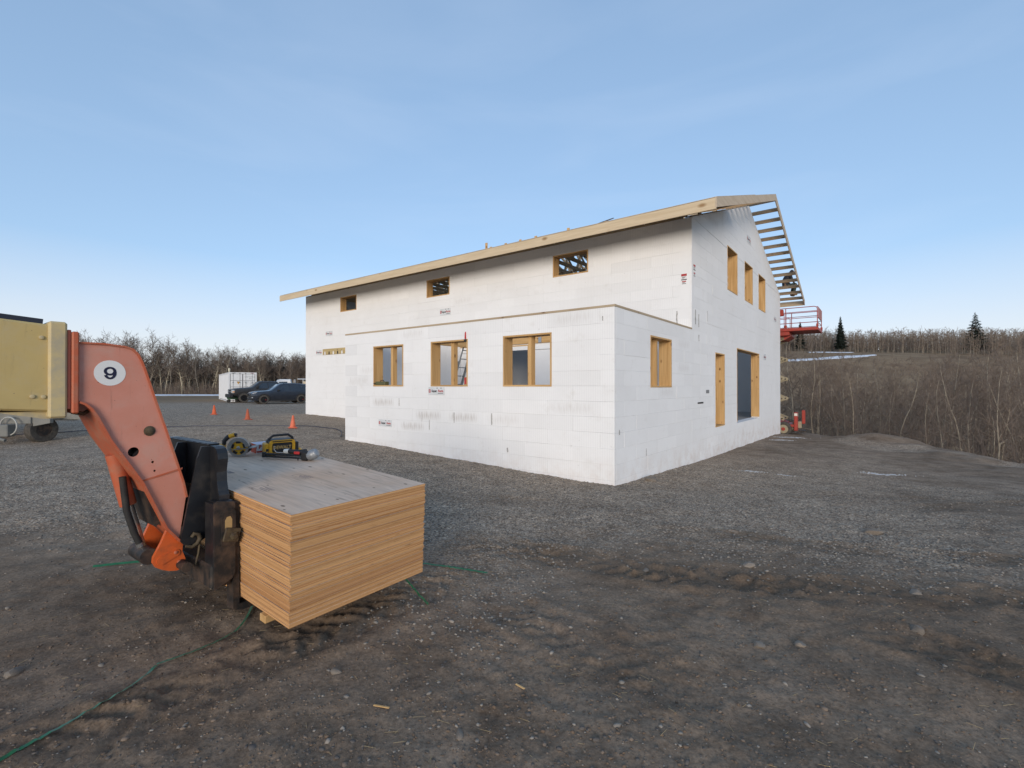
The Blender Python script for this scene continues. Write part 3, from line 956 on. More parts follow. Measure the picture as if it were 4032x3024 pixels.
# lookouts carry the overhang of the gable
n_l = 14
for k in range(n_l):
    for side in (-1, 1):
        x = RIDGE + side * (0.16 + k * 0.608)
        if x < XE0 + 0.05 or x > XE1 - 0.02: continue
        z = ztop(x) - 0.015
        mb = MB()
        mb.box(-0.019, 0.019, -0.775, 0.775, -0.155, 0.0)
        o = mb.build('lookout', M_RAFTY, house); o.location = (x, -0.10, z - 0.012)
        o.rotation_euler = (0, side * math.atan(RS), 0)
# trusses
truss_mesh = None
def truss_builder():
    mb = MB()
    w0, w1 = -0.019, 0.019
    d = 0.14
    for s in (-1, 1):
        xa = XE0 + 0.022 if s < 0 else XE1 - 0.022
        xr = RIDGE + s * 0.0005
        za, zr = ztop(xa) - 0.012, ztop(xr) - 0.012
        mb.prism([(xa, za - d), (xr, zr - d), (xr, zr), (xa, za)], w0, w1, 'xz')
    zb = EAVE_Z + 0.042
    mb.prism([(LX0 + 0.05, zb), (LX1 - 0.05, zb), (LX1 - 0.05, zb + 0.14), (LX0 + 0.05, zb + 0.14)], w0, w1, 'xz')
    def web(x0, z0, x1, z1, hw=0.045):
        dx, dz = x1 - x0, z1 - z0; l = math.hypot(dx, dz); nx, nz_ = -dz / l * hw, dx / l * hw
        mb.prism([(x0 - nx, z0 - nz_), (x1 - nx, z1 - nz_), (x1 + nx, z1 + nz_), (x0 + nx, z0 + nz_)], w0, w1, 'xz')
    n = 6
    top = [LX0 + 1.3 + k * (RIDGE - LX0 - 1.3) / 3.0 for k in range(4)]
    for s in (-1, 1):
        mir = lambda x: x if s < 0 else 2 * RIDGE - x
        bot = [LX0 + 2.4, LX0 + 4.7]
        seq = [(top[0], 'b'), (top[1], 't'), (bot[1], 'b'), (top[2], 't'), (top[3], 'b')]
        web(mir(LX0 + 2.2), zb + 0.13, mir(top[1]), ztop(top[1]) - 0.14)
        web(mir(top[1]), ztop(top[1]) - 0.14, mir(LX0 + 4.6), zb + 0.13)
        web(mir(LX0 + 4.6), zb + 0.13, mir(top[2]), ztop(top[2]) - 0.14)
        web(mir(top[2]), ztop(top[2]) - 0.14, mir(RIDGE - 0.2), zb + 0.13)
    web(RIDGE, zb + 0.13, RIDGE, ztop(RIDGE) - 0.15)
    return mb
truss_me = truss_builder().mesh('roof_truss', M_RAFTER)
M_PL = M_STEEL
ty = []
y = 0.72
while y < LY1 - 0.1:
    o = bpy.data.objects.new('roof_truss', truss_me); COL.objects.link(o); o.parent = house; o.location = (0, y, 0); ty.append(y)
    y += 0.61
MB().box(LX0 - 0.002, LX0 + 0.14, 0.30, LY1, EAVE_Z + 0.001, EAVE_Z + 0.040).build('top_plate', M_GY, house)
MB().box(LX1 - 0.14, LX1 + 0.002, 0.02, LY1, EAVE_Z + 0.001, EAVE_Z + 0.040).build('top_plate', M_GY, house)
for a, b_ in zip([0.10] + ty[:-1], ty):
    o = MB().box(-0.019, 0.019, -(b_ - a) / 2 + 0.025, (b_ - a) / 2 - 0.025, 0, 0.17).build('eave_block', M_RAFTY, house)
    o.location = (LX0 + 0.03, (a + b_) / 2, EAVE_Z + 0.045)
# gable-top blocking boards set flat on the wall head between the lookouts
for s in (-1, 1):
    xa = LX0 + 0.25 if s < 0 else LX1 - 0.25
    z0, z1 = gable_top(xa) + 0.004, gable_top(RIDGE) + 0.004
    mb = MB().prism([(xa, z0), (RIDGE + s * 0.002, z1), (RIDGE + s * 0.002, z1 + 0.035), (xa, z0 + 0.035)], 0.06, 0.25, 'xz')
    mb.build('gable_plate', M_GX, house)
# temporary bracing left standing above the rafters
for (x, yy, h_) in ((5.5, 7.92, 0.32), (5.5, 8.40, 0.10), (5.5, 7.70, 0.13), (5.5, 6.98, 0.14), (5.5, 6.31, 0.15), (5.5, 5.63, 0.15), (5.5, 4.30, 0.17), (5.5, 2.95, 0.12), (6.2, 9.9, 0.1)):
    zz = ztop(x)
    MB().box(-0.02, 0.02, -0.045, 0.045, -0.10, h_).build('brace_stub', M_WZ, house).location = (x, yy, zz)
for xx in (6.6, 8.9, 14.4, 17.2):
    MB().box(-0.045, 0.045, -9.2, 9.2, 0, 0.019).build('truss_brace', M_RAFTY, house).location = (xx, 9.9, EAVE_Z + 0.19)
MB().box(-0.019, 0.019, -9.4, 9.4, -0.30, -0.16).build('ridge_brace', M_RAFTY, house).location = (RIDGE + 0.04, 10.1, 9.0)

# ------------------------------------------------------------------ plywood stack on the forks
def rot3(a, b, c):
    return Matrix.Rotation(a, 3, 'Z') @ Matrix.Rotation(b, 3, 'X') @ Matrix.Rotation(c, 3, 'Y')
ST_R = rot3(0.928, 0.057, -0.014)
ST_O = Vector((-1.4949, 3.2703, 0.9766))        # near top corner
SW, SL = 1.22, 2.44
def st_m(x, y, z, rz=0.0):
    """matrix of a thing standing on the stack's top at x (1.22 side), y (2.44 side)"""
    m = (ST_R @ Matrix.Rotation(rz, 3, 'Z')).to_4x4()
    m.translation = ST_O + ST_R @ Vector((x, y, z))
    return m

def ply_edge_material():
    m, nt, b = nodemat('plywood')
    N, L = nt.nodes, nt.links
    b.inputs['Roughness'].default_value = 0.75
    b.inputs['Specular IOR Level'].default_value = 0.2
    tc = N.new('ShaderNodeTexCoord'); oi = N.new('ShaderNodeObjectInfo'); geo = N.new('ShaderNodeNewGeometry')
    sx = N.new('ShaderNodeSeparateXYZ'); L.new(tc.outputs['Object'], sx.inputs[0])
    # plies: five layers through the thickness
    md = N.new('ShaderNodeMath'); md.operation = 'MULTIPLY'; md.inputs[1].default_value = 5 / 0.0156
    L.new(sx.outputs['Z'], md.inputs[0])
    fl = N.new('ShaderNodeMath'); fl.operation = 'FLOOR'; L.new(md.outputs[0], fl.inputs[0])
    ad = N.new('ShaderNodeMath'); ad.operation = 'ADD'; L.new(fl.outputs[0], ad.inputs[0])
    ml = N.new('ShaderNodeMath'); ml.operation = 'MULTIPLY'; ml.inputs[1].default_value = 53.0
    L.new(oi.outputs['Random'], ml.inputs[0]); L.new(ml.outputs[0], ad.inputs[1])
    wn_ = N.new('ShaderNodeTexWhiteNoise'); wn_.noise_dimensions = '1D'; L.new(ad.outputs[0], wn_.inputs['W'])
    rp = N.new('ShaderNodeValToRGB')
    for e, (p, c) in zip(rp.color_ramp.elements, ((0.0, (0.385, 0.185, 0.075)), (1.0, (0.62, 0.37, 0.172)))):
        e.position = p; e.color = (*c, 1)
    L.new(wn_.outputs['Value'], rp.inputs['Fac'])
    mp = N.new('ShaderNodeMapping'); mp.inputs['Scale'].default_value = (9, 9, 240)
    off = N.new('ShaderNodeVectorMath'); off.operation = 'ADD'
    cm = N.new('ShaderNodeCombineXYZ')
    for k in range(3): L.new(ml.outputs[0], cm.inputs[k])
    L.new(tc.outputs['Object'], off.inputs[0]); L.new(cm.outputs[0], off.inputs[1])
    L.new(off.outputs[0], mp.inputs['Vector'])
    nz = N.new('ShaderNodeTexNoise'); nz.inputs['Scale'].default_value = 1.0; nz.inputs['Detail'].default_value = 4
    L.new(mp.outputs['Vector'], nz.inputs['Vector'])
    r2 = N.new('ShaderNodeValToRGB')
    r2.color_ramp.elements[0].position = 0.28; r2.color_ramp.elements[0].color = (0.45, 0.38, 0.33, 1)
    r2.color_ramp.elements[1].position = 0.40; r2.color_ramp.elements[1].color = (1, 1, 1, 1)
    L.new(nz.outputs['Fac'], r2.inputs['Fac'])
    mx = N.new('ShaderNodeMixRGB'); mx.blend_type = 'MULTIPLY'; mx.inputs['Fac'].default_value = 0.85
    L.new(rp.outputs['Color'], mx.inputs['Color1']); L.new(r2.outputs['Color'], mx.inputs['Color2'])
    # face veneer on the broad sides
    mpf = N.new('ShaderNodeMapping'); mpf.inputs['Scale'].default_value = (11, 1.1, 1)
    L.new(tc.outputs['Object'], mpf.inputs['Vector'])
    nf = N.new('ShaderNodeTexNoise'); nf.inputs['Scale'].default_value = 1.6; nf.inputs['Detail'].default_value = 7; nf.inputs['Distortion'].default_value = 1.4
    L.new(mpf.outputs['Vector'], nf.inputs['Vector'])
    rf = N.new('ShaderNodeValToRGB')
    cr = rf.color_ramp
    cr.elements[0].position = 0.30; cr.elements[0].color = (0.36, 0.275, 0.215, 1)
    cr.elements[1].position = 0.62; cr.elements[1].color = (0.62, 0.485, 0.375, 1)
    e = cr.elements.new(0.40); e.color = (0.52, 0.41, 0.32, 1)
    L.new(nf.outputs['Fac'], rf.inputs['Fac'])
    big = N.new('ShaderNodeTexNoise'); big.inputs['Scale'].default_value = 1.3; big.inputs['Detail'].default_value = 3
    L.new(tc.outputs['Object'], big.inputs['Vector'])
    rb = N.new('ShaderNodeValToRGB')
    rb.color_ramp.elements[0].position = 0.4; rb.color_ramp.elements[0].color = (1.0, 0.98, 0.97, 1)
    rb.color_ramp.elements[1].position = 0.7; rb.color_ramp.elements[1].color = (0.92, 0.80, 0.70, 1)
    L.new(big.outputs['Fac'], rb.inputs['Fac'])
    mf = N.new('ShaderNodeMixRGB'); mf.blend_type = 'MULTIPLY'; mf.inputs['Fac'].default_value = 1.0
    L.new(rf.outputs['Color'], mf.inputs['Color1']); L.new(rb.outputs['Color'], mf.inputs['Color2'])
    mpk = N.new('ShaderNodeMapping'); mpk.inputs['Scale'].default_value = (8.0, 3.9, 1); mpk.inputs['Rotation'].default_value = (0, 0, 0.3)
    L.new(tc.outputs['Object'], mpk.inputs['Vector'])
    vk = N.new('ShaderNodeTexVoronoi'); vk.voronoi_dimensions = '2D'; vk.inputs['Scale'].default_value = 1.0
    L.new(mpk.outputs['Vector'], vk.inputs['Vector'])
    rk = N.new('ShaderNodeValToRGB')
    rk.color_ramp.elements[0].position = 0.05; rk.color_ramp.elements[0].color = (0.9, 0.9, 0.9, 1)
    rk.color_ramp.elements[1].position = 0.10; rk.color_ramp.elements[1].color = (0, 0, 0, 1)
    sk = N.new('ShaderNodeSeparateColor'); L.new(vk.outputs['Color'], sk.inputs['Color'])
    kk = N.new('ShaderNodeMapRange'); kk.inputs['From Min'].default_value = 0.35; kk.inputs['From Max'].default_value = 1.0
    kk.inputs['To Min'].default_value = 0.12; kk.inputs['To Max'].default_value = -0.02; kk.clamp = False
    L.new(sk.outputs['Red'], kk.inputs['Value'])
    ka = N.new('ShaderNodeMath'); ka.operation = 'ADD'
    L.new(vk.outputs['Distance'], ka.inputs[0]); L.new(kk.outputs['Result'], ka.inputs[1])
    L.new(ka.outputs[0], rk.inputs['Fac'])
    mk = N.new('ShaderNodeMixRGB'); mk.inputs['Color2'].default_value = (0.12, 0.075, 0.05, 1)
    L.new(rk.outputs['Color'], mk.inputs['Fac']); L.new(mf.outputs['Color'], mk.inputs['Color1'])
    vt = N.new('ShaderNodeVectorTransform'); vt.vector_type = 'NORMAL'; vt.convert_from = 'WORLD'; vt.convert_to = 'OBJECT'
    L.new(geo.outputs['True Normal'], vt.inputs[0])
    sn = N.new('ShaderNodeSeparateXYZ'); L.new(vt.outputs[0], sn.inputs[0])
    ab = N.new('ShaderNodeMath'); ab.operation = 'ABSOLUTE'; L.new(sn.outputs['Z'], ab.inputs[0])
    gt = N.new('ShaderNodeMath'); gt.operation = 'GREATER_THAN'; gt.inputs[1].default_value = 0.6; L.new(ab.outputs[0], gt.inputs[0])
    fm = N.new('ShaderNodeMixRGB'); L.new(gt.outputs[0], fm.inputs['Fac'])
    L.new(mx.outputs['Color'], fm.inputs['Color1']); L.new(mk.outputs['Color'], fm.inputs['Color2'])
    hs = N.new('ShaderNodeHueSaturation'); mr = N.new('ShaderNodeMapRange')
    mr.inputs['To Min'].default_value = 0.86; mr.inputs['To Max'].default_value = 1.12
    L.new(oi.outputs['Random'], mr.inputs['Value']); L.new(mr.outputs['Result'], hs.inputs['Value'])
    L.new(fm.outputs['Color'], hs.inputs['Color']); L.new(hs.outputs['Color'], b.inputs['Base Color'])
    return m
M_PLY = ply_edge_material()
N_SHEETS, T_SHEET = 50, 0.0158
sheet_me = MB().box(-SW / 2, SW / 2, -SL / 2, SL / 2, 0.0004, 0.0154).mesh('plywood_sheet', M_PLY)
for k in range(N_SHEETS):
    o = bpy.data.objects.new('plywood_sheet', sheet_me); COL.objects.link(o)
    j = 0.0034 if k < N_SHEETS - 1 else 0.0
    o.matrix_world = st_m(SW / 2 + rnd.gauss(0, j), SL / 2 + rnd.gauss(0, j), -0.79 + k * T_SHEET, rnd.gauss(0, 0.0012))
    if k == N_SHEETS - 1:
        tag(o, 'top plywood sheet of the big stack, grey veneer with tools lying on it', 'plywood', 'plywood sheets in the stack')
    else:
        tag(o, 'plywood sheet below the top one in the big stack on the forks', 'plywood', 'plywood sheets in the stack')
# faint grade stamps printed on the top sheet are parts of that sheet
top_sheet = o
M_STAMP = mat('grade_stamp_ink', (0.25, 0.20, 0.18), 0.9)
def stamp(x, y, w, h, rz):
    mb = MB()
    t = 0.0035
    mb.box(-w / 2, w / 2, h / 2 - t, h / 2, 0, 0.0005); mb.box(-w / 2, w / 2, -h / 2, -h / 2 + t, 0, 0.0005)
    mb.box(-w / 2, -w / 2 + t, -h / 2, h / 2, 0, 0.0004); mb.box(w / 2 - t, w / 2, -h / 2, h / 2, 0, 0.0004)
    for q in range(3): mb.box(-w * 0.42, w * (0.1 + 0.15 * (q % 2)), h * (0.22 - 0.26 * q) - 0.006, h * (0.22 - 0.26 * q) + 0.003, 0, 0.0005)
    oo = mb.build('grade_stamp', M_STAMP, top_sheet, M=Matrix.Translation((x - SW / 2, y - SL / 2, 0.0156)) @ Matrix.Rotation(rz, 4, 'Z'))
stamp(0.19, 0.78, 0.21, 0.085, R(92))
stamp(0.62, 0.95, 0.21, 0.085, R(92))
stamp(0.25, 1.55, 0.15, 0.05, R(92))

M_WOODBLK = wood_mat('dunnage_wood', *C_PINE, 0)
def dunnage(y, label):
    mb = MB().cbox(-0.635, 0.60, -0.040, 0.040, -0.055, 0.0, 0.004)
    o = mb.build('dunnage_block', M_WOODBLK)
    o.matrix_world = st_m(SW / 2, y, -0.7905)
    tag(o, label, 'wood block', 'timber bearers under the plywood')
dunnage(0.32, 'yellow timber bearer under the near end of the plywood stack')
dunnage(2.05, 'yellow timber bearer under the far end of the plywood stack')

# ------------------------------------------------------------------ telehandler boom and carriage
TB_O = Vector((-1.51, 3.288, 0.0))
TA = Vector((0.5996, 0.8003, 0.0)); TBv = Vector((-0.8003, 0.5996, 0.0))
TM = Matrix(((TA.x, TBv.x, 0, TB_O.x), (TA.y, TBv.y, 0, TB_O.y), (0, 0, 1, 0), (0, 0, 0, 1)))   # local: x along forks, y across, z up
tele = empty('telehandler', (0, 0, 0), M=TM)
tag(tele, 'telehandler arm with tan boom, faded orange head and black fork carriage', 'telehandler')
M_TANW = mat('worn_tan_edge', (0.54, 0.43, 0.22), 0.6, col2=(0.42, 0.36, 0.24), scale=14, lo=0.4, hi=0.65)
def worn_paint(name, c1, c2, dust, chip, rough=0.5):
    """weathered machine enamel: fading, dust film, fine scratches, chips to dark steel"""
    m, nt, b = nodemat(name)
    N, L = nt.nodes, nt.links
    b.inputs['Specular IOR Level'].default_value = 0.4
    tc = N.new('ShaderNodeTexCoord')
    def nz(scale, detail=5, rough_=0.6, st=(1, 1, 1), dist=0.0):
        mp = N.new('ShaderNodeMapping'); mp.inputs['Scale'].default_value = st; L.new(tc.outputs['Object'], mp.inputs['Vector'])
        n = N.new('ShaderNodeTexNoise'); n.inputs['Scale'].default_value = scale; n.inputs['Detail'].default_value = detail
        n.inputs['Roughness'].default_value = rough_; n.inputs['Distortion'].default_value = dist
        L.new(mp.outputs['Vector'], n.inputs['Vector']); return n.outputs['Fac']
    def rm(src, p0, p1, v0, v1):
        r = N.new('ShaderNodeMapRange'); r.clamp = True
        for k, v in zip(('From Min', 'From Max', 'To Min', 'To Max'), (p0, p1, v0, v1)): r.inputs[k].default_value = v
        L.new(src, r.inputs['Value']); return r.outputs['Result']
    def mx(f, a_, c_):
        x = N.new('ShaderNodeMixRGB')
        for k, v in (('Fac', f), ('Color1', a_), ('Color2', c_)):
            if isinstance(v, tuple): x.inputs[k].default_value = (*v, 1)
            else: L.new(v, x.inputs[k])
        return x.outputs['Color']
    col = mx(rm(nz(2.4, 6, 0.62), 0.35, 0.68, 0, 1), c1, c2)
    col = mx(rm(nz(5.5, 7, 0.7, dist=0.6), 0.48, 0.76, 0, 0.7), col, dust)
    col = mx(rm(nz(9.0, 4, 0.6, (1, 1, 14)), 0.66, 0.74, 0, 0.35), col, dust)
    col = mx(rm(nz(3.0, 5, 0.7, (9, 9, 0.8)), 0.58, 0.78, 0, 0.55), col, chip)
    col = mx(rm(nz(42.0, 3, 0.5), 0.70, 0.735, 0, 0.9), col, chip)
    L.new(col, b.inputs['Base Color'])
    L.new(rm(nz(7.0, 5), 0.3, 0.7, rough - 0.10, rough + 0.18), b.inputs['Roughness'])
    bp = N.new('ShaderNodeBump'); bp.inputs['Strength'].default_value = 0.10; bp.inputs['Distance'].default_value = 0.004
    L.new(nz(130.0, 3), bp.inputs['Height']); L.new(bp.outputs['Normal'], b.inputs['Normal'])
    return m
M_TAN = worn_paint('tan_paint', (0.52, 0.395, 0.165), (0.46, 0.345, 0.14), (0.47, 0.39, 0.24), (0.22, 0.17, 0.09), 0.58)
M_ORANGE = worn_paint('faded_orange_paint', (0.58, 0.255, 0.19), (0.52, 0.20, 0.135), (0.50, 0.31, 0.25), (0.22, 0.095, 0.06))
M_ORANGE2 = mat('orange_paint_edge', (0.46, 0.11, 0.05), 0.55, col2=(0.38, 0.16, 0.10), scale=10, lo=0.45, hi=0.7, spec=0.35)
M_ORANGE3 = mat('fresh_orange_paint', (0.58, 0.11, 0.025), 0.45, col2=(0.40, 0.09, 0.03), scale=16, lo=0.5, hi=0.75)
M_BLACKP = mat('black_paint', (0.012, 0.013, 0.016), 0.38, col2=(0.035, 0.032, 0.03), scale=9, lo=0.5, hi=0.72, spec=0.5, bump=0.05, bscale=60)
M_BLACKR = mat('worn_black_rusty', (0.016, 0.015, 0.015), 0.6, col2=(0.085, 0.055, 0.038), scale=8, lo=0.42, hi=0.66)
M_GREASE = mat('grease_and_rust', (0.10, 0.075, 0.04), 0.7, col2=(0.045, 0.03, 0.02), scale=25)
M_CHROME = mat('hydraulic_rod', (0.55, 0.56, 0.57), 0.25, 0.9)
M_RUBBER = mat('black_rubber', (0.018, 0.018, 0.019), 0.75, col2=(0.035, 0.033, 0.03), scale=18)
M_BLUEBLK = mat('dark_blue_hose_guard', (0.02, 0.024, 0.04), 0.5)
BW0, BW1 = 1.00, 1.42        # boom head between its side plates

# boom box (runs out of the picture to the left)
bo = MB().cbox(-4.6, -0.985, 1.00, 1.52, 1.684, 2.236, 0.012).build('boom', M_TAN, tele)
BOOM_M = Matrix.Translation((-0.985, 0, 1.96)) @ Matrix.Translation((0, 1.0, 0)) @ Matrix.Rotation(R(4.3), 4, 'Y') @ Matrix.Translation((0.985, -1.0, -1.96))
bo.matrix_local = BOOM_M
MB().cbox(-1.045, -0.955, 0.975, 1.545, 1.645, 2.262, 0.012).build('boom_collar', M_TANW, tele)
MB().prism([(-1.26, 1.69), (-1.02, 1.69), (-1.02, 1.643), (-1.06, 1.643), (-1.20, 1.675)], 1.03, 1.45, 'xz').build('boom_shoe', M_TANW, tele)
hg = MB().box(-4.6, -1.08, 1.06, 1.14, 2.238, 2.272).build('hose_guard', M_BLUEBLK, tele)
hg.matrix_local = BOOM_M
for (a, z) in ((-1.075, 2.155), (-1.025, 2.150), (-1.115, 1.785), (-1.065, 1.782)):
    MB().lathe([(0.0, -0.002), (0.011, -0.002), (0.013, 0.001), (0.012, 0.007), (0.006, 0.009)], 10, Matrix.Translation((a, 0.998, z)) @ Matrix.Rotation(R(90), 4, 'X')).build('bolt', M_TANW, tele, smooth=50)
# inner boom end frame
MB().cbox(-0.955, -0.935, 0.985, 1.50, 1.70, 2.215, 0.004).build('head_backing', mat('dark_red_frame', (0.22, 0.06, 0.04), 0.6), tele)  # one even dark red
MB().cbox(-0.9345, -0.898, 0.97, 1.475, 1.672, 2.205, 0.008).build('head_flange', M_ORANGE2, tele)
MB().tube([(-0.92, 1.05, 1.68), (-0.86, 1.06, 1.665), (-0.80, 1.10, 1.70)], 0.014, 8).build('flange_hook', M_GREASE, tele, smooth=60)

head = [(-0.897, 2.130), (-0.760, 2.130), (-0.650, 2.118), (-0.612, 2.105), (-0.582, 2.070), (-0.560, 2.02), (-0.544, 1.975),
        (-0.489, 1.783), (-0.410, 1.519), (-0.298, 1.121), (-0.276, 1.010), (-0.322, 0.690), (-0.404, 0.800), (-0.549, 1.161),
        (-0.640, 1.320), (-0.731, 1.480), (-0.800, 1.640), (-0.828, 1.700), (-0.862, 1.735), (-0.897, 1.750)]
# side plates with real holes through them
def plate_with_holes(outer, holes, y0, y1):
    bm = bmesh.new()
    def loop(pts):
        vs = [bm.verts.new((p[0], 0, p[1])) for p in pts]
        return [bm.edges.new((vs[i], vs[(i + 1) % len(vs)])) for i in range(len(vs))]
    ed = loop(outer)
    for (cx, cz, r) in holes:
        ed += loop([(cx + r * math.cos(2 * math.pi * k / 20), cz + r * math.sin(2 * math.pi * k / 20)) for k in range(20)])
    bmesh.ops.triangle_fill(bm, use_beauty=True, use_dissolve=False, edges=ed)
    bm.verts.ensure_lookup_table()
    for v in bm.verts: v.co.y = y0
    ret = bmesh.ops.extrude_face_region(bm, geom=list(bm.faces))
    for g_ in ret['geom']:
        if isinstance(g_, bmesh.types.BMVert): g_.co.y = y1
    bmesh.ops.recalc_face_normals(bm, faces=bm.faces)
    me = bpy.data.meshes.new('side_plate'); bm.to_mesh(me); bm.free()
    return me
HOLES = [(-0.600, 1.385, 0.034), (-0.487, 1.300, 0.009), (-0.475, 1.235, 0.008)]
for (y0, y1) in ((BW0, BW0 + 0.014), (BW1 - 0.014, BW1)):
    me = plate_with_holes(head, HOLES, y0, y1)
    me.materials.append(M_ORANGE)
    o = bpy.data.objects.new('head_side_plate', me); COL.objects.link(o); o.parent = tele
# edge plates wrapping the head, front and back, set just proud of the sides
def strip(path, y0, y1, t, name, m):
    mb = MB()
    n = len(path); inner = []
    for i in range(n):
        p = Vector(path[i]); a = Vector(path[max(i - 1, 0)]); b_ = Vector(path[min(i + 1, n - 1)])
        d = (b_ - a).normalized(); inner.append(p + Vector((d.y, -d.x)) * t)
    vs = []; fs = []
    for i in range(n):
        for q in (path[i], inner[i]):
            for y_ in (y0, y1): vs.append((q[0], y_, q[1]))
    for i in range(n - 1):
        o_ = i * 4; p_ = o_ + 4
        fs += [(o_, p_, p_ + 1, o_ + 1), (o_ + 2, o_ + 3, p_ + 3, p_ + 2), (o_, o_ + 2, p_ + 2, p_), (o_ + 1, p_ + 1, p_ + 3, o_ + 3)]
    fs += [(0, 1, 3, 2), ((n - 1) * 4, (n - 1) * 4 + 2, (n - 1) * 4 + 3, (n - 1) * 4 + 1)]
    mb.add(vs, fs)
    return mb.build(name, m, tele)
front = [(-0.897, 2.142), (-0.760, 2.142), (-0.650, 2.130), (-0.604, 2.114), (-0.571, 2.076), (-0.549, 2.024), (-0.533, 1.978), (-0.478, 1.786), (-0.399, 1.522), (-0.287, 1.124), (-0.266, 1.01)]
strip(front, BW0 - 0.012, BW1 + 0.012, 0.012, 'head_front_plate', M_ORANGE2)
back = [(-0.322, 0.680), (-0.412, 0.800), (-0.558, 1.158), (-0.649, 1.318), (-0.740, 1.480), (-0.809, 1.640), (-0.838, 1.692), (-0.868, 1.724), (-0.897, 1.738)]
strip(back, BW0 - 0.028, BW1 + 0.028, 0.014, 'head_rear_plate', M_ORANGE2)
MB().prism([(-0.55, 1.168), (-0.545, 1.180), (-0.300, 1.236), (-0.303, 1.222)], BW0 - 0.006, BW0 - 0.0005, 'xz').build('weld_seam', M_ORANGE2, tele)
# number roundel
MB().lathe([(0.0, 0.0), (0.0865, 0.0), (0.0865, 0.0012), (0.0, 0.0012)], 48, Matrix.Translation((-0.7335, BW0 - 0.0005, 1.9395)) @ Matrix.Rotation(R(90), 4, 'X')).build('number_roundel', mat('white_sticker', (0.70, 0.70, 0.69), 0.5), tele)
def numeral_nine():
    mb = MB(); M9 = Matrix.Translation((-0.7335, BW0 - 0.0018, 1.9395)) @ Matrix.Diagonal((1.02, 1, 1, 1))
    def band(cx, cz, rx, rz, tx, tz, a0, a1, n):
        vs = []; fs = []
        for k in range(n + 1):
            a_ = R(a0 + (a1 - a0) * k / n)
            for (qx, qz) in ((rx, rz), (rx - tx, rz - tz)):
                for y_ in (-0.0010, 0.0): vs.append(M9 @ Vector((cx + qx * math.cos(a_), y_, cz + qz * math.sin(a_))))
        for k in range(n):
            o_ = 4 * k; p_ = o_ + 4
            fs.extend([(o_, p_, p_ + 2, o_ + 2), (o_ + 1, o_ + 3, p_ + 3, p_ + 1), (o_, o_ + 1, p_ + 1, p_), (o_ + 2, p_ + 2, p_ + 3, o_ + 3)])
        mb.add(vs, fs)
    band(0, 0.0125, 0.0335, 0.0300, 0.0165, 0.0135, 0, 360, 32)
    M9 = M9 @ Matrix.Translation((0, -0.0006, 0))
    band(0, 0.0, 0.0345, 0.0430, 0.0170, 0.0130, 22, -158, 26)
    return mb
numeral_nine().build('numeral', mat('navy_numeral', (0.012, 0.012, 0.04), 0.45), tele)
# greasy pivot boss
MB().lathe([(0.0, 0.0), (0.034, 0.0), (0.036, 0.004), (0.022, 0.007), (0.021, 0.016), (0.012, 0.020), (0.0, 0.020)], 18, Matrix.Translation((-0.508, BW0 - 0.0005, 1.527)) @ Matrix.Rotation(R(90), 4, 'X')).build('pivot_boss', M_GREASE, tele, smooth=40)
# tilt ram behind the head
MB().tube([(-0.66, 1.21, 1.36), (-0.575, 1.21, 0.98)], 0.052, 14).build('ram_housing', M_ORANGE2, tele, smooth=50)
MB().tube([(-0.575, 1.21, 0.99), (-0.49, 1.21, 0.63)], 0.030, 14).build('ram_rod', M_CHROME, tele, smooth=50)
MB().tube([(-0.63, 1.13, 1.20), (-0.605, 1.13, 0.95), (-0.56, 1.13, 0.78), (-0.53, 1.13, 0.70)], 0.022, 10).build('hydraulic_hose', M_RUBBER, tele, smooth=50)
MB().tube([(-0.485, 1.07, 0.60), (-0.485, 1.34, 0.60)], 0.058, 18).build('ram_eye', M_BLACKR, tele, smooth=50)
MB().prism([(-0.60, 1.36), (-0.56, 1.40), (-0.40, 0.86), (-0.46, 0.82)], BW0 + 0.03, BW1 - 0.03, 'xz').build('head_inner_web', M_BLACKR, tele)
# lower jaw
jaw = [(-0.389, 0.790), (-0.430, 0.690), (-0.476, 0.600), (-0.480, 0.560), (-0.462, 0.525), (-0.428, 0.500), (-0.380, 0.475), (-0.330, 0.463), (-0.268, 0.476), (-0.272, 0.540), (-0.292, 0.600), (-0.288, 0.672), (-0.332, 0.690)]
for (y0, y1) in ((BW0 + 0.016, BW0 + 0.05), (BW1 - 0.05, BW1 - 0.016)):
    MB().prism(jaw, y0, y1, 'xz').build('jaw_plate', M_ORANGE3, tele)
def cap(pts, y0, y1, name, m): return MB().prism(pts, y0, y1, 'xz').build(name, m, tele)
pl = []
for k in range(9):
    a = R(90 + 22.5 * k); pl.append((-0.425 + 0.034 * math.cos(a), 0.565 + 0.034 * math.sin(a)))
for k in range(9):
    a = R(-90 + 22.5 * k); pl.append((-0.335 + 0.026 * math.cos(a), 0.598 + 0.026 * math.sin(a)))
cap(pl, BW0 + 0.008, BW0 + 0.0155, 'pin_keeper', M_ORANGE3)
for (a, z, r) in ((-0.338, 0.604, 0.013), (-0.313, 0.525, 0.016)):
    MB().lathe([(0.0, 0.0), (r, 0.0), (r, 0.012), (r * 0.6, 0.016), (0.0, 0.016)], 12, Matrix.Translation((a, BW0 + 0.0155, z)) @ Matrix.Rotation(R(90), 4, 'X')).build('pin_bolt', M_ORANGE2, tele, smooth=40)
MB().tube([(-0.30, 0.90, 0.505), (-0.30, 1.5, 0.505)], 0.035, 14).build('pivot_pin', M_BLACKR, tele, smooth=50)

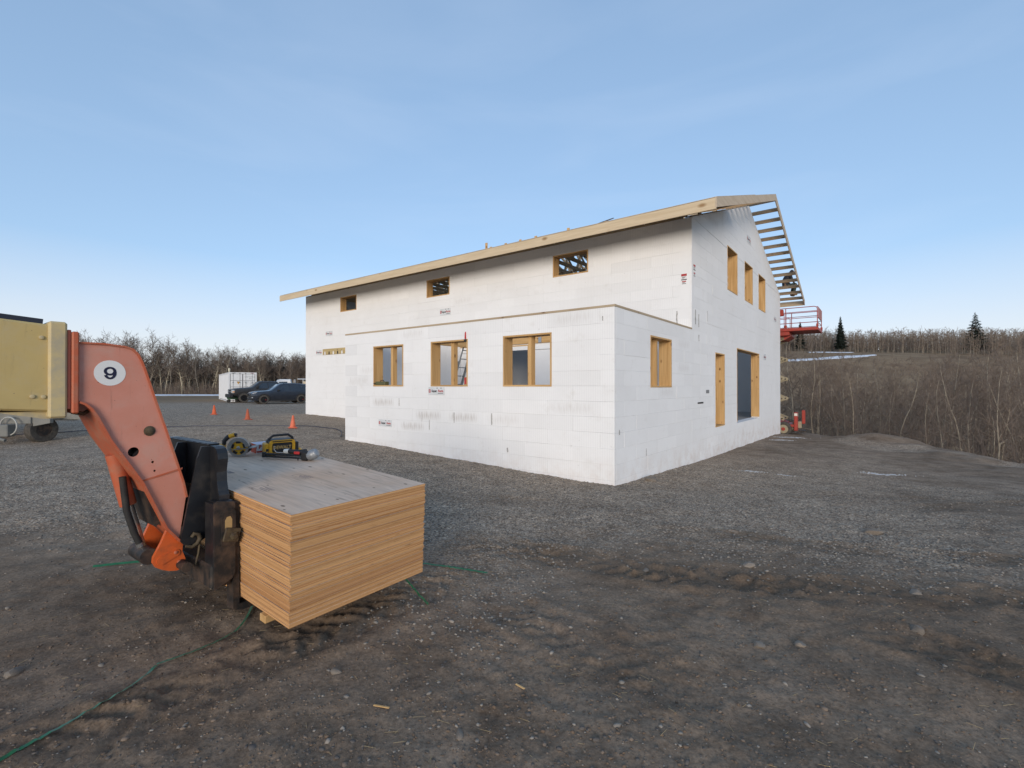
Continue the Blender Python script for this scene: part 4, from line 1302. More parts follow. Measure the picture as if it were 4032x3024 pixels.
# carriage: thick back plate with a window, ribs, side boxes, lower tube, forks
CY0, CY1 = 0.82, 2.02
carr = []
def bplate(pts, a0, a1, name='carriage_plate', m=M_BLACKP): return MB().prism(pts, a0, a1, 'yz').build(name, m, tele)
side_curve = [(0.985, 1.386), (0.90, 1.384), (0.855, 1.368), (0.828, 1.335), (0.820, 1.29), (0.832, 1.235), (0.842, 1.19), (0.835, 1.12), (0.815, 1.05), (0.795, 1.02), (0.790, 0.965)]
mir = [(2.84 - y_, z_) for (y_, z_) in side_curve[::-1]]
bplate(side_curve + [(1.02, 0.965), (1.04, 1.02), (1.10, 1.045), (1.73, 1.045), (1.80, 1.02), (1.82, 0.965)] + mir, -0.125, -0.052)
# bright folded top edge
MB().cbox(-0.131, -0.046, 0.985, 1.855, 1.3868, 1.398, 0.003).build('carriage_top_edge', M_BLACKP, tele)
for k in range(7):
    y_ = 1.03 + k * 0.115
    MB().box(-0.130, -0.047, y_, y_ + 0.02, 1.3985, 1.4005).build('top_edge_seam', M_BLUEBLK, tele)
for y_ in (0.985, 1.46):
    MB().prism([(-0.1255, 1.380), (-0.185, 1.385), (-0.215, 1.30), (-0.325, 0.690), (-0.30, 0.655), (-0.22, 0.64), (-0.1255, 0.70)], y_ - 0.03, y_ - 0.008, 'xz').build('carriage_rib', M_BLACKP, tele)
for y_ in (0.70, 1.98):
    s_ = 1 if y_ < 1.4 else -1
    bx_ = MB()
    pts = [(-0.195, 0.985), (-0.17, 0.998), (-0.06, 0.975), (-0.050, 0.955), (-0.050, 0.44), (-0.070, 0.40), (-0.195, 0.345)]
    bx_.prism(pts, y_, y_ + 0.022, 'xz'); 
    bx_.build('carriage_side_box', M_BLACKR if s_ > 0 else M_BLACKP, tele)
    MB().box(-0.193, -0.172, y_ + 0.0225, y_ + 0.17, 0.37, 0.975).build('carriage_side_back', M_BLACKP, tele)
    MB().cbox(-0.170, -0.055, y_ + 0.0225, y_ + 0.17, 0.962, 0.984, 0.003).build('carriage_side_top', M_BLACKP, tele)
# arched lock slot with wedge and bolt on the near side box
arch_o = [(-0.150, 0.66), (-0.150, 0.86), (-0.135, 0.915), (-0.065, 0.925), (-0.052, 0.90), (-0.052, 0.66)]
MB().prism(arch_o, 0.688, 0.6995, 'xz').build('lock_frame', M_BLACKR, tele)
MB().prism([(-0.128, 0.75), (-0.128, 0.845), (-0.115, 0.872), (-0.09, 0.875), (-0.078, 0.85), (-0.078, 0.75)], 0.6865, 0.6878, 'xz').build('lock_slot', mat('slot_through_wood', (0.40, 0.27, 0.12), 0.8), tele)
MB().cbox(-0.055, 0.055, -0.02, 0.0, -0.05, 0.05, 0.004, Matrix.Translation((-0.085, 0.686, 0.735)) @ Matrix.Rotation(R(14), 4, 'Y')).build('lock_wedge', M_GREASE, tele)
MB().lathe([(0, 0), (0.03, 0), (0.03, 0.01), (0.018, 0.014), (0.018, 0.03), (0, 0.03)], 6, Matrix.Translation((-0.075, 0.664, 0.728)) @ Matrix.Rotation(R(90), 4, 'X')).build('lock_bolt', M_GREASE, tele)
# rolled hook and chain hanging beside the jaw
hk = [(-0.29 + 0.0, 0.93, 0.66)]
hk = [(-0.30, 0.93, 0.655), (-0.26, 0.93, 0.640), (-0.225, 0.93, 0.655), (-0.205, 0.93, 0.690), (-0.215, 0.93, 0.725), (-0.245, 0.93, 0.735), (-0.262, 0.93, 0.712)]
MB().tube(hk, [0.010, 0.013, 0.015, 0.016, 0.016, 0.015, 0.012], 10).build('lifting_hook', M_GREASE, tele, smooth=50)
MB().tube([(-0.205, 0.93, 0.68), (-0.215, 0.93, 0.58), (-0.235, 0.93, 0.50)], 0.008, 8).build('hook_tail', M_GREASE, tele, smooth=50)
MB().cbox(-0.205, -0.06, 0.735, 2.09, 0.345, 0.52, 0.012).build('carriage_lower_tube', M_BLACKR, tele)
MB().tube([(-0.12, 0.73, 0.90), (-0.12, 2.0, 0.90)], 0.028, 14).build('fork_shaft', M_BLACKR, tele, smooth=50)
for y_ in (0.78, 1.72):
    pts = [(-0.048, 0.95), (-0.004, 0.95), (-0.004, 0.165), (1.12, 0.165), (1.14, 0.155), (1.12, 0.142), (0.02, 0.112), (-0.048, 0.135)]
    fk = MB().prism(pts, y_ - 0.055, y_ + 0.055, 'xz').build('fork', M_BLACKR, tele)
    fk.location = (-0.004, 0, 0.012 if y_ < 1 else 0.06)

# ------------------------------------------------------------------ tools on the stack
M_YEL = mat('tool_yellow', (0.62, 0.34, 0.02), 0.45, col2=(0.52, 0.28, 0.02), scale=20)
M_TBLK = mat('tool_black', (0.018, 0.018, 0.02), 0.5)
M_TGREY = mat('cast_magnesium', (0.30, 0.29, 0.27), 0.5, 0.4, col2=(0.22, 0.21, 0.19), scale=30)
M_BLADE = mat('saw_steel', (0.35, 0.34, 0.33), 0.35, 0.8)
# circular saw standing on its blade side: blade plane faces the camera
SAW_M = st_m(0.60, 2.16, 0.0, R(-42.0))
saw = empty('circular_saw', (0, 0, 0), M=SAW_M)
tag(saw, 'yellow and grey circular saw standing on the plywood beside the carriage', 'power saw')
# local x to the right, y away from the viewer, z up
def arc_prism(r0, r1, a0, a1, y0, y1, n=22):
    pts = [(r1 * math.cos(R(a0 + (a1 - a0) * k / n)), r1 * math.sin(R(a0 + (a1 - a0) * k / n))) for k in range(n + 1)]
    pts += [(r0 * math.cos(R(a1 + (a0 - a1) * k / n)), r0 * math.sin(R(a1 + (a0 - a1) * k / n))) for k in range(n + 1)]
    return pts
def ring(mb, r0, r1, a0, a1, y0, y1, n=22, C=(0, 0)):
    vs = []; fs = []
    for k in range(n + 1):
        a = R(a0 + (a1 - a0) * k / n)
        for r in (r0, r1):
            for y_ in (y0, y1): vs.append((C[0] + r * math.cos(a), y_, C[1] + r * math.sin(a)))
    for k in range(n):
        o_ = 4 * k; p_ = o_ + 4
        fs += [(o_, p_, p_ + 2, o_ + 2), (o_ + 1, o_ + 3, p_ + 3, p_ + 1), (o_, o_ + 1, p_ + 1, p_), (o_ + 2, p_ + 2, p_ + 3, o_ + 3)]
    fs += [(0, 2, 3, 1), (4 * n, 4 * n + 1, 4 * n + 3, 4 * n + 2)]
    mb.add(vs, fs); return mb
CZ = 0.098
MB().lathe([(0.0, -0.001), (0.088, -0.001), (0.090, 0.0), (0.088, 0.001), (0.0, 0.001)], 40, Matrix.Translation((0, 0.012, CZ)) @ Matrix.Rotation(R(90), 4, 'X')).build('saw_blade', M_YEL, saw)
for k in range(5):
    a = R(20 + 72 * k)
    MB().box(-0.013, 0.013, -0.001, 0.0, -0.022, 0.022, Matrix.Translation((0.058 * math.cos(a), 0.0085, CZ + 0.058 * math.sin(a))) @ Matrix.Rotation(-a, 4, 'Y')).build('blade_print', M_TBLK, saw)
ring(MB(), 0.068, 0.104, 8, 190, -0.004, 0.035, C=(0, CZ)).build('upper_guard', M_TGREY, saw, smooth=40)
ring(MB(), 0.074, 0.097, 188, 352, 0.002, 0.024, C=(0, CZ)).build('lower_guard', M_BLADE, saw, smooth=40)
MB().lathe([(0, 0), (0.017, 0), (0.017, 0.008), (0.008, 0.012), (0, 0.012)], 14, Matrix.Translation((0, 0.008, CZ)) @ Matrix.Rotation(R(90), 4, 'X')).build('blade_bolt', M_BLADE, saw)
MB().cbox(-0.15, 0.15, -0.012, 0.14, -0.003, 0.003, 0.001, Matrix.Translation((0.015, 0, 0.085)) @ Matrix.Rotation(R(-7), 4, 'Y')).build('base_plate', M_TGREY, saw)
MB().cbox(-0.02, 0.09, 0.03, 0.15, 0.035, 0.13, 0.02).build('motor_housing', M_TBLK, saw)
hpts = [(-0.155, 0.05, CZ + 0.02), (-0.150, 0.05, CZ + 0.065), (-0.115, 0.05, CZ + 0.105), (-0.065, 0.05, CZ + 0.128), (-0.03, 0.05, CZ + 0.125)]
MB().tube(hpts, [0.018, 0.022, 0.024, 0.022, 0.018], 10).build('handle', M_TBLK, saw, smooth=60)
MB().tube([(-0.10, 0.045, CZ + 0.113), (-0.05, 0.045, CZ + 0.129)], [0.024, 0.023], 10).build('handle_accent', M_YEL, saw, smooth=60)
MB().cbox(-0.20, -0.145, 0.03, 0.10, CZ - 0.02, CZ + 0.03, 0.008).build('battery', M_YEL, saw)
# nail box
BOX_M = st_m(0.86, 2.20, 0.0, R(-4))
nb = empty('nail_box', (0, 0, 0), M=BOX_M)
tag(nb, 'white and red cardboard nail box between the saw and the radio', 'box')
MB().cbox(-0.05, 0.20, 0.0, 0.16, 0.0, 0.105, 0.002).build('carton', mat('carton_white', (0.70, 0.70, 0.74), 0.6), nb)
MB().box(-0.051, -0.0505, 0.004, 0.156, 0.004, 0.10).build('red_panel', mat('carton_red', (0.50, 0.06, 0.025), 0.5), nb)
MB().box(-0.048, 0.198, -0.0012, -0.0004, 0.012, 0.03).build('red_stripe', mat('carton_stripe', (0.42, 0.05, 0.04), 0.5), nb)
for k in range(3):
    MB().box(-0.04, 0.19, 0.02 + 0.045 * k, 0.032 + 0.045 * k, 0.1052, 0.106).build('carton_stripe', mat('carton_violet', (0.45, 0.40, 0.60), 0.6), nb)
text_part('P', 0.055, mat('carton_print', (0.35, 0.04, 0.03), 0.6), nb, frame((-0.015, -0.002, 0.072), (1, 0, 0), (0, 0, 1)), bold=0.002)
# jobsite radio
RAD_M = st_m(0.975, 1.985, 0.0, R(-12))
rad = empty('jobsite_radio', (0, 0, 0), M=RAD_M)
tag(rad, 'black and yellow jobsite radio with a carry handle on the plywood', 'radio')
def rrect(w, h, r, n=5):
    pts = []
    for (cx, cz, a0) in ((w / 2 - r, h / 2 - r, 0), (-w / 2 + r, h / 2 - r, 90), (-w / 2 + r, -h / 2 + r, 180), (w / 2 - r, -h / 2 + r, 270)):
        for k in range(n + 1):
            a = R(a0 + 90 * k / n); pts.append((cx + r * math.cos(a), cz + r * math.sin(a)))
    return pts
up = Matrix.Translation((0, 0, 0.085))
MB().prism(rrect(0.265, 0.165, 0.03), 0.0, 0.13, 'xz', up).build('radio_body', M_TBLK, rad, smooth=30)
fr = MB()
outer, inner = rrect(0.262, 0.160, 0.03), rrect(0.205, 0.105, 0.02)
vs = []; fs = []
for y_ in (-0.014, 0.0):
    for P in (outer, inner):
        for p in P: vs.append((p[0], y_, p[1] + 0.085))
n_ = len(outer)
for i in range(n_):
    j = (i + 1) % n_
    fs += [(i, j, n_ + j, n_ + i), (2 * n_ + i, 3 * n_ + i, 3 * n_ + j, 2 * n_ + j), (i, 2 * n_ + i, 2 * n_ + j, j), (n_ + i, n_ + j, 3 * n_ + j, 3 * n_ + i)]
fr.add(vs, fs)
fr.build('radio_bezel', M_YEL, rad, smooth=30)
MB().prism(rrect(0.20, 0.10, 0.02), -0.006, -0.001, 'xz', up).build('speaker_grille', M_TBLK, rad)
text_part('DEWALT', 0.050, mat('raised_lettering_gold', (0.42, 0.28, 0.10), 0.5), rad, frame((0.0, -0.0075, 0.085), (1, 0, 0), (0, 0, 1)), bold=0.0015, xs=0.92)
MB().box(-0.10, 0.10, -0.0155, -0.0142, 0.147, 0.158).build('control_strip', M_TBLK, rad)
for sx_ in (-1, 1):
    MB().cbox(sx_ * 0.150 - 0.02, sx_ * 0.150 + 0.02, -0.012, 0.115, 0.012, 0.135, 0.008).build('end_guard', M_YEL if sx_ < 0 else M_TBLK, rad)
MB().box(-0.163, -0.137, -0.0135, -0.0122, 0.05, 0.08).build('end_badge', M_TBLK, rad)
MB().tube([(-0.135, 0.06, 0.12), (-0.115, 0.06, 0.175), (-0.075, 0.06, 0.208), (0.075, 0.06, 0.212), (0.12, 0.06, 0.178), (0.138, 0.06, 0.12)], [0.012, 0.014, 0.013, 0.013, 0.014, 0.012], 8).build('carry_handle', M_TBLK, rad, smooth=60)
# framing nailer lying in front
NL_M = st_m(0.90, 1.69, 0.0, R(-56))
nl = empty('framing_nailer', (0, 0, 0), M=NL_M)
tag(nl, 'air framing nailer with silver body lying at the far edge of the plywood', 'nail gun')
MB().cbox(-0.285, 0.165, -0.018, 0.018, 0.018, 0.032, 0.003).build('magazine_lower', M_TBLK, nl)
MB().cbox(-0.255, 0.155, -0.016, 0.016, 0.040, 0.062, 0.004).build('magazine', mat('magazine_black', (0.03, 0.032, 0.036), 0.35, 0.3), nl)
MB().cbox(-0.285, -0.255, -0.02, 0.02, 0.015, 0.07, 0.004).build('magazine_end', M_TBLK, nl)
MB().tube([(-0.16, 0.0, 0.135), (-0.165, 0.0, 0.10), (-0.14, 0.0, 0.072), (-0.06, 0.0, 0.070)], 0.006, 8).build('hang_hook', M_BLADE, nl, smooth=60)
MB().tube([(-0.06, 0.01, 0.085), (-0.012, 0.01, 0.088)], [0.024, 0.026], 14).build('air_fitting', mat('white_cap', (0.62, 0.62, 0.58), 0.4), nl, smooth=50)
MB().tube([(-0.012, 0.01, 0.088), (0.10, 0.01, 0.085), (0.17, 0.01, 0.092)], [0.022, 0.025, 0.03], 12).build('grip', M_TBLK, nl, smooth=50)
MB().cbox(0.055, 0.115, -0.022, -0.014, 0.066, 0.094, 0.003).build('red_badge', mat('badge_red', (0.55, 0.04, 0.04), 0.4), nl)
MB().cbox(0.13, 0.205, -0.03, 0.03, 0.004, 0.10, 0.012).build('nose', M_TBLK, nl)
MB().lathe([(0.0, -0.085), (0.034, -0.085), (0.036, -0.045), (0.050, -0.035), (0.053, 0.035), (0.049, 0.038), (0.050, 0.050), (0.040, 0.062), (0.022, 0.068), (0.0, 0.069)], 22, Matrix.Translation((0.232, 0.01, 0.062)) @ Matrix.Rotation(R(64), 4, 'Y')).build('cylinder_head', mat('silver_casting', (0.34, 0.36, 0.38), 0.45, 0.4, col2=(0.22, 0.22, 0.22), scale=26), nl, smooth=60)
MB().tube([(0.09, 0.0, 0.019), (0.09, 0.0, 0.0)], 0.006, 8).build('foot', M_TBLK, nl)
# impact driver behind it
ID_M = st_m(1.14, 2.00, 0.0, R(-52))
idr = empty('impact_driver', (0, 0, 0), M=ID_M)
tag(idr, 'small yellow impact driver lying behind the nailer on the plywood', 'drill')
MB().lathe([(0.0, -0.07), (0.026, -0.07), (0.032, -0.05), (0.032, 0.02), (0.026, 0.045), (0.014, 0.055), (0.010, 0.075), (0.0, 0.075)], 16, Matrix.Translation((0.0, 0, 0.035)) @ Matrix.Rotation(R(90), 4, 'Y')).build('driver_body', M_YEL, idr, smooth=50)
MB().tube([(-0.035, 0.0, 0.035), (-0.05, -0.09, 0.030)], [0.02, 0.017], 10).build('grip', M_TBLK, idr, smooth=50)
MB().cbox(-0.09, -0.01, -0.135, -0.088, 0.0, 0.06, 0.008).build('battery', M_TBLK, idr)
MB().cbox(-0.085, -0.015, 0.02, 0.03, 0.052, 0.078, 0.004).build('belt_clip', M_CHROME, idr)

# ------------------------------------------------------------------ straps, cable, cones
M_STRAP = mat('green_strap', (0.018, 0.145, 0.055), 0.35, col2=(0.012, 0.10, 0.04), scale=14, spec=0.5)
def ribbon(name, pts, width, material, label, cat, lift=0.013, twist=None, n=14, thick=0.0012, group=None):
    P = [Vector((p[0], p[1], 0)) for p in pts]
    fine = []
    for i in range(len(P) - 1):
        p0, p1, p2, p3 = P[max(i - 1, 0)], P[i], P[i + 1], P[min(i + 2, len(P) - 1)]
        for k in range(n):
            t = k / n
            fine.append(0.5 * ((2 * p1) + (-p0 + p2) * t + (2 * p0 - 5 * p1 + 4 * p2 - p3) * t * t + (-p0 + 3 * p1 - 3 * p2 + p3) * t ** 3))
    fine.append(P[-1])
    mb = MB(); vs = []; m = len(fine)
    for i, p in enumerate(fine):
        t = (fine[min(i + 1, m - 1)] - fine[max(i - 1, 0)]).normalized()
        tw = twist(i / (m - 1)) if twist else 0.0
        s = Vector((-t.y, t.x, 0)) * math.cos(tw) * width / 2 + Vector((0, 0, 1)) * math.sin(tw) * width / 2
        zg = 0.5 * (max(ground_z(p.x + t.x * k, p.y + t.y * k) for k in (-0.08, 0, 0.08)) + sum(ground_z(p.x + t.x * k, p.y + t.y * k) for k in (-0.24, -0.16, -0.08, 0, 0.08, 0.16, 0.24)) / 7)
        q = Vector((p.x, p.y, zg + lift + abs(s.z)))
        nrm = t.cross(s).normalized() * thick
        vs += [q + s, q - s, q - s + nrm, q + s + nrm]
    fs = []
    for i in range(m - 1):
        a = 4 * i; b_ = a + 4
        for k in range(4): fs.append((a + k, a + (k + 1) % 4, b_ + (k + 1) % 4, b_ + k))
    mb.add(vs, fs)
    return tag(mb.build(name, material), label, cat, group)
ribbon('packing_strap', [(-2.14, 3.99), (-2.06, 3.67), (-2.14, 3.42), (-2.35, 3.2)], 0.024, M_STRAP, 'green plastic packing strap curving out from under the plywood stack', 'strap', twist=lambda t: 0.5 - 0.4 * t, group='green packing straps')
ribbon('packing_strap', [(-2.35, 3.195), (-2.33, 3.02), (-2.36, 2.82), (-2.44, 2.56), (-2.51, 2.37), (-2.6, 2.1)], 0.022, M_STRAP, 'long green packing strap running off the bottom left of the yard', 'strap', twist=lambda t: 0.35 * math.sin(5 * t), group='green packing straps')
ribbon('packing_strap', [(-0.95, 5.01), (-0.56, 4.85), (-0.24, 4.74)], 0.019, M_STRAP, 'green strap end lying to the right of the plywood stack', 'strap', twist=lambda t: 0.3, group='green packing straps')
ribbon('packing_strap', [(-1.10, 4.70), (-0.89, 4.38), (-0.70, 4.04)], 0.014, M_STRAP, 'short dark green strap end poking out below the plywood corner', 'strap', twist=lambda t: 0.9, group='green packing straps')
ribbon('packing_strap', [(-4.18, 4.82), (-3.97, 4.90), (-3.70, 4.98), (-3.3, 5.0)], 0.028, M_STRAP, 'green strap lying on the ground behind the orange boom head', 'strap', twist=lambda t: 0.5, group='green packing straps')
M_CABLE = mat('dark_blue_cable', (0.02, 0.025, 0.05), 0.5)
ribbon('power_cable', [(-16.5, 14.6), (-15.15, 15.61), (-13.02, 16.85), (-11.06, 17.58), (-8.12, 18.17), (-6.3, 17.4), (-5.35, 15.1)], 0.025, M_CABLE, 'thin dark cable trailing across the gravel to the annex corner', 'cable', thick=0.022)

M_CONE = mat('cone_orange', (0.72, 0.13, 0.035), 0.5, col2=(0.58, 0.10, 0.035), scale=6)
M_CONE2 = mat('cone_faded', (0.70, 0.17, 0.085), 0.55, col2=(0.58, 0.12, 0.06), scale=6)
M_CONE3 = mat('cone_dirty', (0.45, 0.10, 0.04), 0.6, col2=(0.35, 0.09, 0.05), scale=6)
def cone(x, y, m, label, tilt=0.0):
    e = empty('traffic_cone', (x, y, hz(x, y) + 0.004)); e.rotation_euler = (0, tilt, rnd.random())
    MB().lathe([(0.0, 0.03), (0.115, 0.03), (0.098, 0.06), (0.030, 0.45), (0.026, 0.46), (0.018, 0.46), (0.0, 0.455)], 24).build('cone_body', m, e, smooth=50)
    MB().cbox(-0.145, 0.145, -0.145, 0.145, 0.0, 0.032, 0.012).build('cone_base', m, e)
    tag(e, label, 'traffic cone', 'traffic cones on the gravel')
cone(-14.34, 23.24, M_CONE, 'bright orange traffic cone farthest left, nearest the shipping container')
cone(-11.23, 20.50, M_CONE3, 'dirty dark orange traffic cone in the middle of the three')
cone(-7.96, 17.52, M_CONE2, 'faded pinkish orange traffic cone closest to the white house wall', 0.03)

# ------------------------------------------------------------------ inside the annex: ladder, cartons, saw box on a sill
def house_m(x, y, z, rz=0.0):
    return HMAT @ Matrix.Translation((x, y, z)) @ Matrix.Rotation(rz, 4, 'Z')
M_ALU = mat('aluminium', (0.27, 0.29, 0.30), 0.5, 0.35)
lad = empty('extension_ladder', (0, 0, 0), M=house_m(3.2, 7.93, 0.505, 0))
tag(lad, 'aluminium extension ladder leaning inside the annex behind the middle window', 'ladder')
# leans along the main wall against a ceiling beam; rungs run towards the wall
def lad_pt(s, xx): return Vector((xx, -0.347 * s, s * 0.938))
for yy in (0.0, 0.42):
    MB().tube([lad_pt(0, yy), lad_pt(2.93, yy)], 0.032, 4).build('side_rail', M_ALU, lad)
    MB().tube([lad_pt(0.3, yy) + Vector((0, 0.05, 0.02)), lad_pt(2.3, yy) + Vector((0, 0.05, 0.02))], 0.028, 4).build('side_rail', M_ALU, lad)
for k in range(9):
    s = 0.30 + 0.30 * k
    MB().tube([lad_pt(s, 0.0), lad_pt(s, 0.42)], 0.016, 8).build('rung', M_ALU, lad)
cb = empty('cardboard_carton', (0, 0, 0), M=house_m(0.42, 3.93, 1.88, 0.1))
tag(cb, 'small brown and red carton standing in the middle annex window', 'box')
MB().cbox(-0.10, 0.0, -0.11, 0.11, 0.0, 0.19, 0.003).build('carton', mat('brown_card', (0.40, 0.25, 0.13), 0.8), cb)
MB().box(-0.1015, -0.1005, 0.02, 0.10, 0.02, 0.18).build('red_panel', M_RED, cb)
cb.matrix_world = house_m(0.27, 3.98, 1.88, 0.05)
gb = empty('tool_case', (0, 0, 0), M=house_m(0.02, 7.33, 1.879, 0))
tag(gb, 'dull green tool case on the sill of the leftmost annex window', 'tool case')
MB().cbox(0.0, 0.16, -0.35, 0.08, 0.0, 0.10, 0.015).build('case_body', mat('dull_green', (0.11, 0.11, 0.05), 0.6), gb)
MB().tube([(0.08, -0.22, 0.10), (0.08, -0.20, 0.135), (0.08, -0.08, 0.135), (0.08, -0.06, 0.10)], 0.010, 8).build('case_handle', M_TBLK, gb)
MB().cbox(-0.03, 0.02, 0.06, 0.12, 0.03, 0.06, 0.005).build('case_latch', M_TBLK, gb)
cl = empty('spring_clamp', (0, 0, 0), M=house_m(-0.012, 3.87, 2.985, 0))
tag(cl, 'red clamp gripping the head of the middle annex window', 'clamp')
MB().prism([(-0.018, 0.0), (0.018, 0.0), (0.012, 0.14), (-0.008, 0.17)], -0.02, 0.0, 'yz').build('clamp_bar', mat('clamp_red', (0.50, 0.03, 0.03), 0.5), cl)
MB().cbox(-0.035, 0.01, -0.03, 0.03, -0.07, -0.01, 0.006).build('clamp_jaw', M_TBLK, cl)
# loop of hose left on the rafters
hp = []
for k in range(25):
    a = 2 * math.pi * k / 24
    hp.append((0.22 * math.cos(a) , 0.36 * math.sin(a), 0.12 + 0.10 * math.cos(a + 0.5)))
ho = MB().tube(hp, 0.012, 8, cap=False).build('coiled_hose', mat('grey_hose', (0.10, 0.10, 0.11), 0.5), smooth=60)
ho.matrix_world = house_m(5.35, 2.95, ztop(5.35) - 0.02 + 0.0, 0)
tag(ho, 'loop of grey hose lying on the rafters near the front eave', 'hose')

# ------------------------------------------------------------------ scissor lift beyond the gable
M_LRED = mat('lift_red', (0.36, 0.045, 0.03), 0.5, col2=(0.28, 0.05, 0.035), scale=7)
M_LBEIGE = mat('lift_beige', (0.36, 0.31, 0.21), 0.6, col2=(0.26, 0.22, 0.15), scale=9)
M_TYRE = mat('tyre_rubber', (0.045, 0.042, 0.038), 0.9, col2=(0.10, 0.088, 0.074), scale=10)
LIFT_XY = (20.75, 0.9)
lw = HMAT @ Vector((LIFT_XY[0], LIFT_XY[1], 0))
LIFT_Z = hz(lw.x, lw.y) - 0.06
lift = empty('scissor_lift', (0, 0, 0), M=HMAT @ Matrix.Translation((LIFT_XY[0], LIFT_XY[1], LIFT_Z)))
tag(lift, 'red scissor lift raised beside the far corner of the gable', 'scissor lift')
# local: x = house x, y = house y (long axis), z from the ground
def lpart(name): return name
MB().cbox(-0.95, 0.95, -0.95, 1.55, 0.42, 0.66, 0.03).build('chassis', M_LRED, lift)
MB().prism([(-0.95, 0.60), (-0.62, 0.80), (0.9, 0.84), (1.5, 0.70), (1.5, 0.60)], -0.90, 0.90, 'yz').build('chassis_cover', M_LRED, lift)
for (wx, wy) in ((-1.06, -0.95), (1.06, -0.95), (-1.06, 1.2), (1.06, 1.2)):
    w = empty('wheel', (0, 0, 0)); w.parent = lift; w.location = (wx, wy, 0.36)
    MB().lathe([(0.22, -0.13), (0.31, -0.135), (0.355, -0.10), (0.36, 0.0), (0.355, 0.10), (0.31, 0.135), (0.22, 0.13), (0.22, -0.13)], 26, axis='x', cap=False).build('tyre', M_TYRE, w, smooth=40)
    for k in range(14):
        a = 2 * math.pi * k / 14
        MB().box(-0.125, 0.125, -0.02, 0.02, 0.352, 0.372, Matrix.Rotation(a, 4, 'X')).build('tread_lug', M_TYRE, w)
    MB().lathe([(0.0, -0.125), (0.225, -0.125), (0.225, 0.125), (0.0, 0.125)], 22, axis='x').build('rim', M_LBEIGE, w, smooth=40)
    MB().lathe([(0.0, -0.15), (0.09, -0.15), (0.09, 0.15), (0.0, 0.15)], 10, axis='x').build('hub', M_LRED, w)
# near end guard posts and steps
MB().cbox(-1.02, -0.72, -1.56, -1.40, 0.28, 1.22, 0.02).build('outrigger_post', M_LRED, lift)
MB().cbox(-0.60, -0.34, -1.84, -1.70, 0.62, 1.32, 0.02).build('outrigger_cylinder', M_LRED, lift)
MB().cbox(-0.72, -0.55, -1.70, -1.30, 0.40, 0.74, 0.02).build('outrigger_box', M_LBEIGE, lift)
MB().cbox(-1.0, 1.0, -1.50, -0.95, 0.46, 0.60, 0.02).build('outrigger_beam', M_LRED, lift)
MB().cbox(-0.78, -0.30, -1.86, -1.58, 0.24, 0.30, 0.01).build('outrigger_foot', M_BLACKR, lift)
MB().box(-1.0205, -1.019, -1.545, -1.42, 1.04, 1.17).build('safety_label', mat('label_white', (0.68, 0.66, 0.60), 0.5), lift)
MB().box(-0.99, -0.80, -1.5612, -1.5602, 1.02, 1.16).build('safety_label', mat('label_white_b', (0.68, 0.66, 0.60), 0.5), lift)
MB().box(-0.93, -0.86, -1.5622, -1.5613, 1.07, 1.11).build('label_print', M_INK, lift)
# scissor pack
NST, Z0, Z1 = 4, 0.86, 5.02
dz = (Z1 - Z0) / NST
for k in range(NST):
    za, zb = Z0 + k * dz, Z0 + (k + 1) * dz
    for sx_ in (-0.62, 0.62):
        for (ya, yb) in ((-0.82, 1.55), (1.55, -0.82)):
            off = 0.05 if ya < yb else -0.05
            v = Vector((0, yb - ya, zb - za)); l = v.length; v.normalize(); n_ = Vector((0, -v.z, v.y)) * 0.085
            p0, p1 = Vector((0, ya, za)) - v * 0.10, Vector((0, yb, zb)) + v * 0.10
            MB().prism([((p0 - n_).y, (p0 - n_).z), ((p1 - n_).y, (p1 - n_).z), ((p1 + n_).y, (p1 + n_).z), ((p0 + n_).y, (p0 + n_).z)], sx_ + off - 0.03, sx_ + off + 0.03, 'yz').build('scissor_arm', M_LBEIGE, lift)
    for (yy, zz) in ((-0.82, za), (1.55, za)):
        MB().tube([(-0.74, yy, zz), (0.74, yy, zz)], 0.03, 10).build('scissor_pin', M_BLACKR, lift, smooth=50)
    MB().tube([(0, -0.3, za + 0.05), (0, 0.9, zb - 0.15)], 0.06, 10).build('lift_ram', M_CHROME, lift, smooth=50)
# platform with extension deck towards the viewer
PZ = 5.32
MB().cbox(-1.0, 1.0, -1.2, 1.7, PZ - 0.16, PZ + 0.04, 0.015).build('platform_deck', M_LRED, lift)
MB().cbox(-1.05, 1.05, -2.46, -0.6, PZ + 0.045, PZ + 0.20, 0.015).build('extension_deck', M_LRED, lift)
MB().prism([(-1.25, PZ - 0.17), (-0.4, PZ - 0.17), (-0.5, PZ - 0.36), (-0.95, PZ - 0.36)], -0.7, 0.7, 'yz').build('deck_bracket', M_LRED, lift)
def rail(pts, r=0.020): MB().tube(pts, r, 8).build('guard_rail', M_LRED, lift, smooth=60)
for sx_ in (-1.02, 1.02):
    top = PZ + 1.22
    rail([(sx_, 1.6, top), (sx_, -2.30, top), (sx_, -2.40, top - 0.04), (sx_, -2.43, top - 0.12), (sx_, -2.43, PZ + 0.2)])
    for zz in (top - 0.22, PZ + 0.68, PZ + 0.44): rail([(sx_, 1.6, zz), (sx_, -2.43, zz)], 0.015)
    for yy in (-1.05, -0.78, 0.4, 1.6): rail([(sx_, yy, PZ + 0.2), (sx_, yy, top)])
    rail([(sx_, -0.98, PZ + 0.2), (sx_, -0.98, top - 0.30), (sx_, -0.90, top - 0.24), (sx_, -0.80, top - 0.24)], 0.016)
    for yy in (-2.43, -1.05): MB().cbox(sx_ - 0.05, sx_ + 0.05, yy - 0.05, yy + 0.05, PZ + 0.20, PZ + 0.36, 0.02).build('rail_socket', M_LRED, lift)
for zz in (PZ + 1.20, PZ + 0.68, PZ + 0.44): rail([(-1.02, -2.43, zz), (1.02, -2.43, zz)], 0.016)
